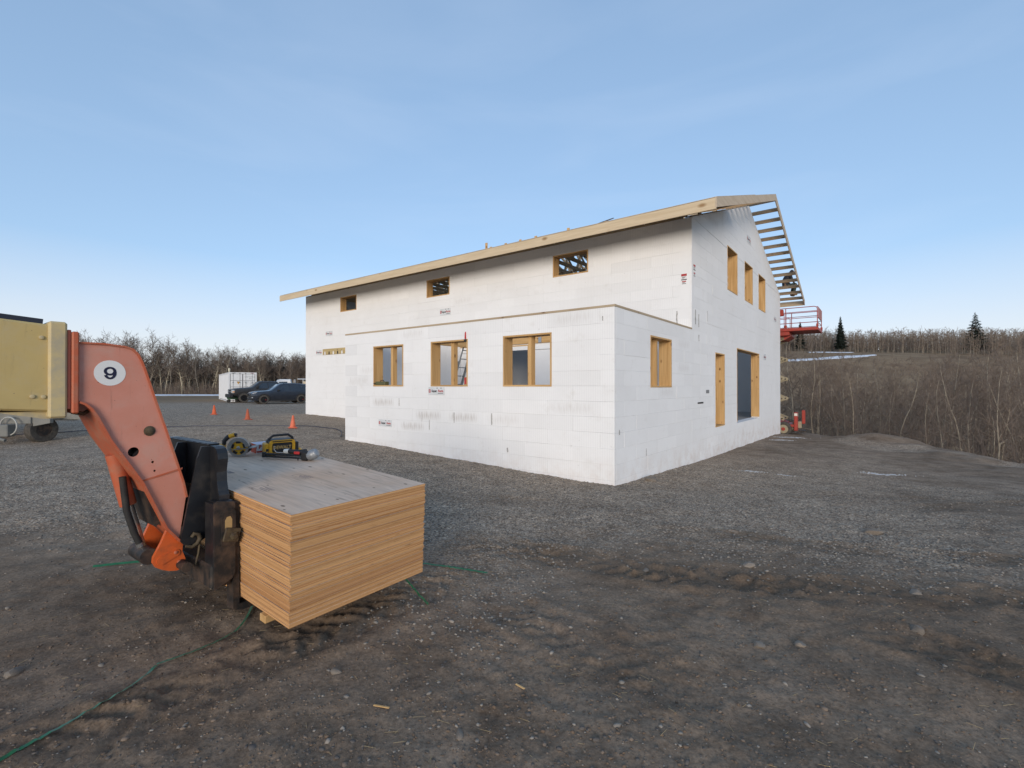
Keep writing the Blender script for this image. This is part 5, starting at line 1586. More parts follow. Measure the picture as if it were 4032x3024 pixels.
MB().box(-0.95, 0.95, -2.462, -2.452, PZ + 0.66, PZ + 1.2).build('end_panel', mat('lift_panel', (0.42, 0.16, 0.13), 0.6), lift)
MB().cbox(-1.10, -0.90, -0.95, -0.70, PZ + 0.85, PZ + 1.18, 0.03).build('control_box', M_LRED, lift)

# ------------------------------------------------------------------ worker on the roof
def skin_obj(name, pts, edges, radii, material, parent, sub=2, root=0):
    me = bpy.data.meshes.new(name); me.from_pydata([tuple(p) for p in pts], edges, [])
    o = bpy.data.objects.new(name, me); COL.objects.link(o); o.parent = parent
    sk = o.modifiers.new('skin', 'SKIN'); sk.use_smooth_shade = True
    for i, r in enumerate(radii):
        d = me.skin_vertices[0].data[i]
        d.radius = (r, r) if not isinstance(r, tuple) else r
        d.use_root = (i == root)
    sb = o.modifiers.new('subdivision', 'SUBSURF'); sb.levels = sub; sb.render_levels = sub
    me.materials.append(material)
    return o
PER = Vector((14.44, 24.87, 6.50))
per = empty('person', PER)
tag(per, 'person in dark hoodie and green trousers crouching on the roof overhang', 'person')
M_HOOD = mat('dark_hoodie', (0.018, 0.018, 0.022), 0.9, col2=(0.03, 0.03, 0.034), scale=12)
M_TROU = mat('dark_green_trousers', (0.022, 0.036, 0.030), 0.9, col2=(0.032, 0.045, 0.036), scale=12)
M_BOOT = mat('tan_boot', (0.25, 0.16, 0.09), 0.8)
M_SKIN = mat('skin', (0.42, 0.24, 0.16), 0.6)
# one continuous body, squatting, facing right (+x), leaning over the work
B = {'pelvis': (-0.34, 0, 0.50), 'waist': (-0.36, 0, 0.68), 'chest': (-0.28, 0, 0.92), 'neck': (-0.13, 0, 1.12), 'head': (-0.01, 0, 1.24), 'crown': (0.05, 0, 1.34),
     'shL': (-0.20, -0.19, 1.04), 'elL': (-0.13, -0.26, 0.78), 'wrL': (0.03, -0.20, 0.58),
     'shR': (-0.20, 0.19, 1.04), 'elR': (-0.10, 0.27, 0.80), 'wrR': (0.08, 0.20, 0.62),
     'hpL': (-0.30, -0.11, 0.47), 'knL': (0.12, -0.15, 0.60), 'anL': (0.02, -0.13, 0.14), 'toL': (0.20, -0.14, 0.05),
     'hpR': (-0.30, 0.11, 0.47), 'knR': (0.16, 0.16, 0.56), 'anR': (0.06, 0.14, 0.12), 'toR': (0.24, 0.15, 0.05)}
keys = list(B)
ix = {k: i for i, k in enumerate(keys)}
E_ = [('pelvis', 'waist'), ('waist', 'chest'), ('chest', 'neck'), ('neck', 'head'), ('head', 'crown'), ('chest', 'shL'), ('shL', 'elL'), ('elL', 'wrL'), ('chest', 'shR'), ('shR', 'elR'), ('elR', 'wrR'),
      ('pelvis', 'hpL'), ('hpL', 'knL'), ('knL', 'anL'), ('anL', 'toL'), ('pelvis', 'hpR'), ('hpR', 'knR'), ('knR', 'anR'), ('anR', 'toR')]
RD = {'pelvis': 0.15, 'waist': 0.155, 'chest': 0.165, 'neck': 0.075, 'head': 0.105, 'crown': 0.085, 'shL': 0.08, 'elL': 0.055, 'wrL': 0.036, 'shR': 0.08, 'elR': 0.055, 'wrR': 0.036,
      'hpL': 0.10, 'knL': 0.075, 'anL': 0.05, 'toL': 0.04, 'hpR': 0.10, 'knR': 0.075, 'anR': 0.05, 'toR': 0.04}
body = skin_obj('body', [B[k] for k in keys], [(ix[a], ix[b_]) for a, b_ in E_], [RD[k] for k in keys], M_HOOD, per)
# trousers over the legs, boots, hood, face, hands
for s in ('L', 'R'):
    P = [B['pelvis'], B['hp' + s], B['kn' + s], B['an' + s]]
    skin_obj('trouser_leg', P, [(0, 1), (1, 2), (2, 3)], [0.135, 0.112, 0.088, 0.066], M_TROU, per, root=0)
    an, to = Vector(B['an' + s]), Vector(B['to' + s])
    skin_obj('boot', [an + Vector((0, 0, 0.05)), an + Vector((-0.03, 0, -0.08)), to], [(0, 1), (1, 2)], [0.062, 0.062, 0.048], M_BOOT, per, 1)
    wr = Vector(B['wr' + s]); d = (wr - Vector(B['el' + s])).normalized()
    sgn = -1 if s == 'L' else 1
    pts = [wr, wr + d * 0.07]; ed = [(0, 1)]; rd = [0.028, (0.038, 0.018)]
    for q in range(4):
        base_i = len(pts)
        o_ = Vector((0, sgn * (-0.028 + 0.019 * q), 0))
        ln = (0.055, 0.065, 0.060, 0.048)[q]
        pts += [wr + d * 0.08 + o_, wr + d * (0.08 + ln * 0.6) + o_ + Vector((0.012, 0, -0.01)), wr + d * (0.08 + ln) + o_ + Vector((0.0, 0, -0.028))]
        ed += [(1, base_i), (base_i, base_i + 1), (base_i + 1, base_i + 2)]; rd += [0.011, 0.0095, 0.008]
    b_i = len(pts)
    pts += [wr + d * 0.03 + Vector((0.03, -sgn * 0.03, 0)), wr + d * 0.06 + Vector((0.05, -sgn * 0.04, 0))]
    ed += [(0, b_i), (b_i, b_i + 1)]; rd += [0.012, 0.009]
    skin_obj('hand', pts, ed, rd, M_SKIN, per, 1)
hd = Vector(B['head'])
fc = MB().lathe([(0.0, -0.10), (0.05, -0.088), (0.078, -0.045), (0.085, 0.01), (0.07, 0.06), (0.0, 0.09)], 16, Matrix.Translation(hd + Vector((0.045, 0, -0.01))) @ Matrix.Diagonal((0.95, 0.85, 1, 1)))
fc.build('face', M_SKIN, per, smooth=70)
MB().prism([(0.112, 0.02), (0.15, -0.018), (0.112, -0.028)], -0.014, 0.014, 'xz', Matrix.Translation(hd + Vector((0.01, 0, 0)))).build('nose', M_SKIN, per)
for sy in (-0.03, 0.03):
    MB().lathe([(0, -0.011), (0.009, -0.005), (0.011, 0.0), (0.009, 0.005), (0, 0.011)], 8, Matrix.Translation(hd + Vector((0.118, sy, 0.02)))).build('eye', M_TBLK, per)
MB().box(0.105, 0.122, -0.022, 0.022, -0.058, -0.050, Matrix.Translation(hd)).build('mouth', mat('lips', (0.25, 0.09, 0.07), 0.6), per)
MB().tube([(-0.40, -0.10, 0.62), (-0.44, -0.15, 0.42)], [0.06, 0.05], 8).build('tool_pouch', mat('leather_pouch', (0.14, 0.08, 0.045), 0.8), per, smooth=60)

# ------------------------------------------------------------------ vehicles
M_CARP = mat('dark_blue_grey_paint', (0.020, 0.026, 0.040), 0.28, 0.3, col2=(0.03, 0.034, 0.045), scale=3, spec=0.6, coat=0.6)
M_TRKP = mat('black_truck_paint', (0.022, 0.022, 0.026), 0.4, 0.2, col2=(0.04, 0.037, 0.035), scale=4, spec=0.5, coat=0.3)
M_GLASS = mat('tinted_glass', (0.012, 0.015, 0.02), 0.05, 0.0, spec=0.9, coat=0.5)
M_WSHIELD = mat('windscreen_glass', (0.42, 0.50, 0.58), 0.08, 0.75, spec=1.0, coat=1.0)  # pale blue metallic colour paints in the sky's reflection
M_TRIM = mat('black_trim', (0.02, 0.02, 0.021), 0.6)
M_LAMP = mat('headlamp_lens', (0.62, 0.63, 0.64), 0.2, 0.3, spec=0.8)
M_RIM = mat('dark_rim', (0.018, 0.018, 0.02), 0.4, 0.5)
M_CHR = mat('chrome', (0.6, 0.6, 0.6), 0.2, 0.9)
M_CALIPER = mat('red_caliper', (0.45, 0.03, 0.03), 0.5)

def loft_body(stations, name, material, parent):
    """stations: (x, [(half width, z), ...]) with equal point counts; mirrored across y"""
    n = len(stations[0][1]); vs = []; fs = []
    for (x, sec) in stations:
        for (w_, z_) in sec: vs.append((x, -w_, z_))
        for (w_, z_) in sec[::-1]: vs.append((x, w_, z_))
    m = 2 * n
    for i in range(len(stations) - 1):
        for k in range(m):
            k2 = (k + 1) % m
            fs.append((i * m + k, i * m + k2, (i + 1) * m + k2, (i + 1) * m + k))
    fs.append(tuple(range(m))[::-1]); fs.append(tuple(range((len(stations) - 1) * m, len(stations) * m)))
    return MB().add(vs, fs).build(name, material, parent, smooth=35)
def wheel(parent, x, y, z, r, wdt, rim_m, caliper=False):
    w = empty('wheel', (x, y, z)); w.parent = parent
    MB().lathe([(r * 0.66, -wdt / 2), (r * 0.93, -wdt / 2), (r, -wdt * 0.36), (r, wdt * 0.36), (r * 0.93, wdt / 2), (r * 0.66, wdt / 2), (r * 0.66, -wdt / 2)], 28, axis='y', cap=False).build('tyre', M_TYRE, w, smooth=40)
    MB().lathe([(0.0, -wdt * 0.30), (r * 0.60, -wdt * 0.34), (r * 0.67, -wdt * 0.47), (r * 0.67, wdt * 0.47), (r * 0.60, wdt * 0.34), (0.0, wdt * 0.30)], 24, axis='y').build('rim', rim_m, w, smooth=40)
    for k in range(5):
        a = 2 * math.pi * k / 5
        MB().box(-0.03, 0.03, -wdt * 0.44, wdt * 0.44, 0.04, r * 0.64, Matrix.Rotation(a, 4, 'Y')).build('spoke', rim_m, w)
    if caliper: MB().box(0.0, 0.045, -wdt * 0.43, wdt * 0.43, -0.05, 0.05, Matrix.Translation((0.11, 0, 0.0))).build('caliper', M_CALIPER, w)
def arch(parent, x, y, z, r, side, t=0.03, m=None):
    mb = MB(); ring(mb, r, r + 0.06, -8, 188, -t, t, 16, C=(x, z))
    o = mb.build('wheel_arch', m or M_TRIM, parent, smooth=40); o.location = (0, y, 0)
    d = MB()
    d.prism([(x + r * math.cos(R(-8 + 196 * k / 16)), z + r * math.sin(R(-8 + 196 * k / 16))) for k in range(17)], y - 0.006 * side, y + 0.012 * side, 'xz')
    d.build('arch_liner', M_RUBBER, parent)
def side_glass(parent, pts, side_w, m=M_GLASS, name='side_window', t=0.008):
    """pts: (x, z, half width); panel on both flanks, slightly proud"""
    for s in (-1, 1):
        vs = []
        for d in (0.004, 0.012):
            for (x, z_, w_) in pts: vs.append((x, s * (w_ + d), z_))
        n = len(pts)
        fs = [tuple(range(n)), tuple(range(n, 2 * n))] + [(i, (i + 1) % n, n + (i + 1) % n, n + i) for i in range(n)]
        MB().add(vs, fs).build(name, m, parent)

# SUV; local x points to the rear, nose at x = 0; y = -1 side towards the camera
SUV_F = Vector((-math.cos(R(40)), -math.sin(R(40)), 0))           # heading
def vehicle_matrix(near_front_wheel, ang, axle_x, half_track, z):
    """places local point (axle_x, -half_track) at the given ground point"""
    rot = Matrix.Rotation(R(ang), 4, 'Z')
    loc = Vector(near_front_wheel) - rot @ Vector((axle_x, -half_track, 0))
    m = rot.copy(); m.translation = (loc.x, loc.y, z)
    return m
suv = empty('parked_suv', (0, 0, 0), M=vehicle_matrix((-21.2, 41.2, 0), 40.0, 0.92, 0.86, hz(-20.6, 42.0) + 0.01))
tag(suv, 'dark blue grey suv with black wheels parked beside the far end of the house', 'suv')
ST = []
def sec(wl, zl, wm, zm, wb, zb, wr, zr, wt_, zt): return [(0.0, zl), (wl, zl), (wm, zm), (wb, zb), (wr, zr), (wt_, zt), (0.0, zt + 0.015)]
SUVS = [(0.00, sec(.60, .48, .72, .60, .72, .78, .66, .90, .55, .93)), (0.10, sec(.78, .33, .87, .58, .88, .80, .80, .98, .62, 1.02)), (0.45, sec(.88, .26, .97, .58, .97, .88, .90, 1.06, .66, 1.10)),
        (1.30, sec(.90, .25, .98, .60, .98, .95, .92, 1.11, .74, 1.15)), (1.55, sec(.90, .25, .99, .60, .99, 1.0, .92, 1.13, .80, 1.19)), (2.25, sec(.90, .25, 1.0, .60, 1.0, 1.04, .78, 1.58, .66, 1.70)),
        (2.60, sec(.90, .25, 1.0, .60, 1.0, 1.05, .74, 1.70, .60, 1.77)), (3.60, sec(.90, .25, 1.0, .60, 1.0, 1.07, .73, 1.70, .60, 1.77)), (4.40, sec(.90, .28, .99, .60, .99, 1.09, .73, 1.66, .60, 1.73)),
        (4.72, sec(.86, .34, .96, .62, .95, 1.10, .72, 1.58, .58, 1.66)), (4.98, sec(.78, .45, .90, .66, .88, 1.08, .74, 1.22, .55, 1.28)), (5.05, sec(.70, .52, .80, .70, .78, 1.0, .66, 1.12, .5, 1.15))]
loft_body(SUVS, 'body', M_CARP, suv)
side_glass(suv, [(1.95, 1.10, .955), (2.50, 1.60, .775), (2.95, 1.64, .760), (2.98, 1.10, .975)], 1)
side_glass(suv, [(3.06, 1.10, .975), (3.03, 1.64, .760), (3.78, 1.63, .760), (3.98, 1.14, .97)], 1)
side_glass(suv, [(4.12, 1.18, .945), (3.96, 1.60, .765), (4.45, 1.56, .775), (4.66, 1.22, .90)], 1)
MB().add([(1.62, -.78, 1.205), (1.62, .78, 1.205), (2.27, .64, 1.712), (2.27, -.64, 1.712), (1.63, -.78, 1.190), (1.63, .78, 1.190), (2.28, .64, 1.695), (2.28, -.64, 1.695)],
         [(0, 1, 2, 3), (4, 7, 6, 5), (0, 4, 5, 1), (1, 5, 6, 2), (2, 6, 7, 3), (3, 7, 4, 0)]).build('windscreen', M_WSHIELD, suv)
for y_ in (-0.925, 0.925):
    for x_ in (0.92, 3.95):
        wheel(suv, x_, y_, 0.385, 0.385, 0.25, M_RIM, True)
        arch(suv, x_, 0.995 if y_ > 0 else -0.995, 0.40, 0.425, 1 if y_ > 0 else -1)
MB().prism([(-0.012, 0.62), (0.03, 0.92), (0.06, 0.92), (0.04, 0.62)], -0.52, 0.52, 'xz').build('grille', M_TRIM, suv)
MB().lathe([(0, 0), (0.07, 0), (0.07, 0.01), (0, 0.012)], 16, Matrix.Translation((0.0, 0, 0.80)) @ Matrix.Rotation(R(-90), 4, 'Y') @ Matrix.Diagonal((0.6, 1, 1, 1))).build('badge', mat('badge_blue', (0.15, 0.2, 0.35), 0.3), suv)
for s in (-1, 1):
    MB().prism([(0.035, 0.90), (0.10, 0.97), (0.42, 1.04), (0.44, 0.98), (0.10, 0.88)], s * 0.80 - 0.10, s * 0.80 + 0.10, 'xz').build('headlight', M_LAMP, suv)
    MB().cbox(0.015, 0.12, s * 0.78 - 0.10, s * 0.78 + 0.10, 0.52, 0.60, 0.02).build('fog_light', M_LAMP, suv)
    MB().cbox(1.98, 2.16, s * 1.06 - 0.09, s * 1.06 + 0.09, 1.10, 1.24, 0.04).build('mirror', M_TRIM, suv)
    MB().box(1.35, 3.5, s * 0.965 - 0.03, s * 0.965 + 0.03, 0.245, 0.36).build('sill_trim', M_TRIM, suv)
    MB().box(2.3, 4.3, s * 0.62 - 0.02, s * 0.62 + 0.02, 1.79, 1.82).build('roof_rail', M_TRIM, suv)
    for x_ in (2.72, 3.70): MB().cbox(x_ - 0.09, x_ + 0.09, s * 1.005 - 0.02, s * 1.005 + 0.02, 0.985, 1.015, 0.008).build('door_handle', M_CARP, suv)
MB().cbox(-0.02, 0.10, -0.80, 0.80, 0.36, 0.48, 0.03).build('bumper', M_TRIM, suv)

# pickup truck
trk = empty('pickup_truck', (0, 0, 0), M=vehicle_matrix((-24.73, 44.5, 0), 40.0, 0.98, 0.88, hz(-24.2, 45.3) + 0.01))
tag(trk, 'black lifted pickup truck with chrome grille in front of the container', 'truck')
TR = [(0.05, sec(.80, .62, .95, .75, .96, .95, .92, 1.16, .80, 1.24)), (0.5, sec(.90, .60, 1.0, .75, 1.01, 1.05, .97, 1.27, .85, 1.33)), (1.45, sec(.92, .55, 1.01, .75, 1.01, 1.1, .96, 1.33, .84, 1.39)),
      (1.70, sec(.92, .55, 1.01, .75, 1.01, 1.12, .95, 1.36, .80, 1.43)), (2.35, sec(.92, .55, 1.01, .75, 1.01, 1.20, .80, 1.82, .68, 1.93)), (2.7, sec(.92, .55, 1.01, .75, 1.01, 1.22, .78, 1.90, .66, 1.98)),
      (3.85, sec(.92, .55, 1.01, .75, 1.01, 1.24, .78, 1.89, .66, 1.97)), (4.05, sec(.92, .55, 1.01, .75, 1.01, 1.25, .80, 1.70, .70, 1.78)), (4.1, sec(.92, .55, 1.01, .75, 1.01, 1.20, .99, 1.38, .95, 1.40)), (5.85, sec(.92, .60, 1.01, .78, 1.01, 1.20, .99, 1.38, .95, 1.40))]
loft_body(TR, 'body', M_TRKP, trk)
side_glass(trk, [(2.02, 1.32, .965), (2.52, 1.80, .805), (2.98, 1.83, .80), (3.0, 1.32, .98)], 1)
side_glass(trk, [(3.08, 1.32, .98), (3.05, 1.83, .80), (3.75, 1.82, .80), (3.85, 1.34, .975)], 1)
MB().add([(1.76, -.78, 1.45), (1.76, .78, 1.45), (2.36, .66, 1.94), (2.36, -.66, 1.94), (1.78, -.78, 1.43), (1.78, .78, 1.43), (2.38, .66, 1.92), (2.38, -.66, 1.92)],
         [(0, 1, 2, 3), (4, 7, 6, 5), (0, 4, 5, 1), (1, 5, 6, 2), (2, 6, 7, 3), (3, 7, 4, 0)]).build('windscreen', M_WSHIELD, trk)
MB().cbox(-0.02, 0.06, -0.62, 0.62, 0.80, 1.20, 0.02).build('grille', M_TRIM, trk)
MB().cbox(-0.035, 0.06, -0.70, 0.70, 0.97, 1.04, 0.01).build('grille_bar', M_CHR, trk)
MB().cbox(-0.035, 0.06, -0.70, 0.70, 1.17, 1.24, 0.01).build('grille_bar', M_CHR, trk)
MB().cbox(-0.22, 0.12, -1.0, 1.0, 0.48, 0.80, 0.04).build('bumper', M_TRIM, trk)
for s in (-1, 1):
    MB().cbox(-0.01, 0.22, s * 0.83 - 0.16, s * 0.83 + 0.16, 0.88, 1.18, 0.03).build('headlight', M_LAMP, trk)
    MB().cbox(0.02, 0.225, s * 0.93 - 0.065, s * 0.93 + 0.065, 0.93, 1.06, 0.02).build('turn_signal', mat('amber_lens', (0.65, 0.30, 0.10), 0.3), trk)
    MB().cbox(2.0, 2.2, s * 1.12 - 0.12, s * 1.12 + 0.12, 1.34, 1.58, 0.04).build('mirror', M_TRIM, trk)
    for x_ in (2.35, 2.62): MB().cbox(x_, x_ + 0.06, s * 0.3 - 0.06, s * 0.3 + 0.06, 1.985, 2.02, 0.01).build('roof_marker', M_TRIM, trk)
for y_ in (-0.925, 0.925):
    for x_ in (0.98, 4.75):
        wheel(trk, x_, y_, 0.43, 0.43, 0.30, M_RIM)
        arch(trk, x_, 1.005 if y_ > 0 else -1.005, 0.52, 0.46, 1 if y_ > 0 else -1)

# white service truck, mostly hidden behind them
M_WHITEV = mat('white_vehicle_paint', (0.68, 0.68, 0.67), 0.35, coat=0.3)
svc = empty('service_truck', (0, 0, 0), M=vehicle_matrix((-26.7, 52.6, 0), 20.0, 0.9, 0.85, hz(-25.5, 52.8) + 0.01))
tag(svc, 'white service truck with roof rack, half hidden behind the suv', 'truck')
SV = [(0.0, sec(.85, .5, .95, .7, .95, .95, .92, 1.15, .8, 1.2)), (1.3, sec(.9, .5, 1.0, .7, 1.0, 1.05, .95, 1.3, .85, 1.36)), (1.9, sec(.9, .5, 1.0, .7, 1.0, 1.2, .85, 2.05, .7, 2.22)),
      (2.2, sec(.9, .5, 1.0, .7, 1.0, 1.2, .85, 2.15, .7, 2.28)), (3.2, sec(.9, .5, 1.0, .7, 1.0, 1.2, .85, 2.15, .7, 2.28)), (3.3, sec(.9, .5, 1.0, .7, 1.0, 1.2, .98, 1.7, .95, 1.75)), (5.6, sec(.9, .5, 1.0, .7, 1.0, 1.2, .98, 1.7, .95, 1.75))]
loft_body(SV, 'body', M_WHITEV, svc)
side_glass(svc, [(1.9, 1.35, .975), (2.1, 2.0, .89), (2.9, 2.02, .89), (3.0, 1.35, .975)], 1)
MB().add([(1.40, -.8, 1.40), (1.40, .8, 1.40), (1.87, .7, 2.16), (1.87, -.7, 2.16)], [(0, 1, 2, 3)]).build('windscreen', M_WSHIELD, svc)
for y_ in (-0.85, 0.85):
    for x_ in (0.9, 4.4): wheel(svc, x_, y_, 0.40, 0.40, 0.26, M_RIM)
for x_ in (3.6, 4.5, 5.4):
    for s in (-1, 1): MB().tube([(x_, s * 0.9, 1.72), (x_, s * 0.9, 2.18), (x_, s * 0.84, 2.24)], 0.03, 6).build('rack_post', M_WHITEV, svc)
    MB().tube([(x_, -0.9, 2.22), (x_, 0.9, 2.22)], 0.03, 6).build('rack_bar', M_WHITEV, svc)
MB().cbox(3.9, 5.2, -0.4, 0.3, 2.25, 2.38, 0.02).build('rack_load', mat('grey_load', (0.36, 0.38, 0.40), 0.6), svc)
MB().cbox(4.5, 5.5, -0.95, -0.55, 1.76, 2.05, 0.02).build('tool_locker', mat('locker_tan', (0.55, 0.46, 0.32), 0.6), svc)
MB().cbox(5.0, 5.7, -0.98, -0.6, 2.06, 2.26, 0.02).build('tool_locker', M_WHITEV, svc)

# ------------------------------------------------------------------ shipping container, garden cart
M_CONT = mat('container_white', (0.70, 0.71, 0.72), 0.5, col2=(0.62, 0.63, 0.63), scale=1.4, lo=0.4, hi=0.8)
M_CONTG = mat('container_gasket', (0.10, 0.10, 0.11), 0.7)
crot = Matrix.Rotation(R(35.0), 4, 'Z')
cm_ = crot.copy(); cm_.translation = (-27.5, 46.8, hz(-27, 47.5) - 0.02)
ctn = empty('shipping_container', (0, 0, 0), M=cm_)
tag(ctn, 'white shipping container with closed double doors in front of the bare trees', 'container')
CW, CL, CH = 2.44, 12.19, 2.90
# corrugated side wall facing the viewer, and roof
mb = MB(); pts = []
y = 0.16
while y < CL - 0.16:
    pts += [(0.03, y), (0.03, y + 0.07), (0.066, y + 0.14), (0.066, y + 0.21)]; y += 0.28
pts = [(0.045, 0.14)] + pts + [(0.045, CL - 0.14), (0.09, CL - 0.14), (0.09, 0.14)]
MB().prism(pts, 0.16, CH - 0.12, 'xy').build('side_wall', M_CONT, ctn)
MB().prism([(CW - a, b_) for a, b_ in pts], 0.16, CH - 0.12, 'xy').build('side_wall', M_CONT, ctn)
MB().box(0.05, CW - 0.05, 0.1, CL - 0.1, CH - 0.10, CH - 0.04).build('roof_panel', M_CONT, ctn)
MB().box(0.05, CW - 0.05, CL - 0.1, CL - 0.05, 0.16, CH - 0.12).build('end_wall', M_CONT, ctn)
for x_ in (0.0, CW - 0.13):
    for y_ in (0.0, CL - 0.14): MB().cbox(x_, x_ + 0.13, y_, y_ + 0.14, 0.0, CH, 0.01).build('corner_post', M_CONT, ctn)
    for z_ in (0.0, CH - 0.12): MB().box(x_ + 0.01, x_ + 0.12, 0.141, CL - 0.141, z_ + 0.002, z_ + 0.12 - 0.002).build('side_rail', M_CONT, ctn)
for z_ in (0.0, CH - 0.14): MB().box(0.131, CW - 0.131, 0.01, 0.13, z_ + 0.002, z_ + 0.138).build('end_rail', M_CONT, ctn)
for k in (0, 1):
    x0, x1 = (0.15, CW / 2 - 0.012) if k == 0 else (CW / 2 + 0.012, CW - 0.15)
    dr = empty('container_door', (0, 0, 0)); dr.parent = ctn
    MB().box(x0, x1, 0.045, 0.085, 0.15, CH - 0.15).build('door_gasket', M_CONTG, dr)
    for (z0, z1) in ((0.17, 0.80), (0.83, 1.45), (1.48, 2.08), (2.11, CH - 0.17)):
        MB().cbox(x0 + 0.025, x1 - 0.025, 0.028, 0.0445, z0, z1, 0.012).build('door_panel', M_CONT, dr)
    for x_ in (x0 + 0.24, x1 - 0.24):
        MB().tube([(x_, 0.008, 0.05), (x_, 0.008, CH - 0.05)], 0.017, 8).build('lock_rod', mat('galv_rod', (0.30, 0.31, 0.32), 0.5, 0.6), dr)
        for z_ in (0.10, 1.0, 1.9, CH - 0.10): MB().cbox(x_ - 0.05, x_ + 0.05, -0.012, 0.026, z_ - 0.035, z_ + 0.035, 0.006).build('rod_bracket', mat('galv_bracket', (0.24, 0.24, 0.24), 0.5, 0.5), dr)
        MB().box(x_ - 0.02, x_ + 0.26, -0.018, -0.006, 1.03, 1.07).build('door_lever', mat('galv_lever', (0.24, 0.24, 0.24), 0.5, 0.5), dr)
tf = lambda x_, z_: frame((x_, 0.026, z_), (1, 0, 0), (0, 0, 1))
text_part('HAKU 507205 6', 0.15, M_INK, ctn, tf(1.82, 2.45), xs=0.85)
text_part('45G1', 0.14, M_INK, ctn, tf(1.92, 2.28))
for k in range(4):
    text_part(('MAX.GROSS', 'TARE', 'NET', 'CU.CAP.')[k], 0.085, M_INK, ctn, tf(1.52, 1.95 - 0.15 * k))
    text_part(('32,500 KGS', '3,880 KGS', '28,620 KGS', '76.4 CU.M')[k], 0.085, M_INK, ctn, tf(2.05, 1.95 - 0.15 * k))
MB().prism([(-0.15, 0.12), (0.15, 0.12), (0.0, -0.16)], -0.003, 0.0, 'xz', Matrix.Translation((0.84, 0.026, 1.88))).build('warning_triangle', mat('warning_amber', (0.55, 0.30, 0.05), 0.5), ctn)
MB().box(0.72, 0.96, 0.0215, 0.0225, 1.93, 1.97).build('warning_band', M_INK, ctn)
MB().box(0.30, 0.60, -0.0005, 0.0005, CH - 0.09, CH - 0.05, Matrix.Translation((0, 0.009, 0))).build('hazard_mark', M_INK, ctn)
MB().box(1.9, 2.2, -0.0005, 0.0005, CH - 0.09, CH - 0.05, Matrix.Translation((0, 0.009, 0))).build('hazard_mark', M_RED, ctn)
ol = empty('vent_pipe', (0, 0, 0), M=cm_ @ Matrix.Translation((0.08, 0.25, CH + 0.001)))
tag(ol, 'small cream canister standing on the container roof corner', 'canister')
MB().lathe([(0.0, 0.0), (0.05, 0.0), (0.055, 0.08), (0.09, 0.16), (0.09, 0.34), (0.05, 0.40), (0.0, 0.40)], 14).build('canister_body', mat('cream_plastic', (0.60, 0.56, 0.42), 0.5), ol, smooth=50)

crt = empty('garden_cart', (-26.2, 45.3, hz(-26.2, 45.3)), R(25))
tag(crt, 'small green tub garden cart in front of the white container', 'cart')
M_CGREEN = mat('cart_green', (0.015, 0.07, 0.035), 0.5)
MB().prism([(-0.55, 0.62), (0.55, 0.62), (0.42, 0.30), (-0.42, 0.30)], -0.30, 0.30, 'xz').build('cart_tub', M_CGREEN, crt)
MB().box(-0.60, 0.60, -0.34, 0.34, 0.605, 0.64).build('tub_rim', M_CGREEN, crt)
for x_ in (-0.34, 0.34):
    for y_ in (-0.32, 0.32):
        MB().lathe([(0.0, -0.04), (0.10, -0.045), (0.14, -0.03), (0.14, 0.03), (0.10, 0.045), (0.0, 0.04)], 16, Matrix.Translation((x_, y_, 0.14)), axis='y').build('cart_wheel', M_RUBBER, crt, smooth=40)
    MB().tube([(x_, -0.3, 0.16), (x_, 0.3, 0.16)], 0.02, 6).build('cart_axle', M_BLACKR, crt)
    MB().box(x_ - 0.02, x_ + 0.02, -0.02, 0.02, 0.16, 0.31).build('cart_leg', M_BLACKR, crt)
MB().tube([(0.10, 0, 0.3), (0.22, 0, 1.0)], 0.018, 6).build('cart_pole', M_BLACKR, crt)
MB().tube([(0.22, -0.16, 1.0), (0.22, 0.16, 1.0)], 0.018, 6).build('cart_grip', M_BLACKR, crt)

# ------------------------------------------------------------------ grey trailer behind the boom
M_TRG = mat('grey_trailer_paint', (0.15, 0.155, 0.145), 0.6, col2=(0.21, 0.20, 0.175), scale=4)
trl = empty('equipment_trailer', (-13.8, 14.0, hz(-13.8, 14.0)), R(-3))
tag(trl, 'grey equipment trailer with a hitch beam behind the tan boom', 'trailer')
MB().cbox(-4.2, -0.12, -0.05, 0.10, 0.58, 0.90, 0.01).build('chassis_beam', M_TRG, trl)
MB().cbox(-4.2, -0.12, 1.25, 1.40, 0.58, 0.90, 0.01).build('chassis_beam', M_TRG, trl)
MB().prism([(-0.119, 0.50), (0.42, 0.60), (0.42, 0.72), (-0.119, 0.90)], 0.0, 0.10, 'xz').build('front_gusset', M_TRG, trl)
MB().cbox(-0.11, 1.42, 0.60, 0.78, 0.66, 0.87, 0.01).build('hitch_beam', M_TRG, trl)
MB().box(-0.10, 0.20, 0.11, 1.24, 0.68, 0.84).build('cross_member', M_TRG, trl)
MB().lathe([(0.035, -0.02), (0.06, -0.02), (0.06, 0.02), (0.035, 0.02), (0.035, -0.02)], 16, Matrix.Translation((1.25, 0.59, 0.77)), axis='y', cap=False).build('hitch_eye', mat('hitch_bright', (0.45, 0.43, 0.40), 0.5), trl)
MB().tube([(1.22, 0.7, 0.65), (1.22, 0.7, 0.0)], 0.03, 8).build('jack_leg', M_TRG, trl)
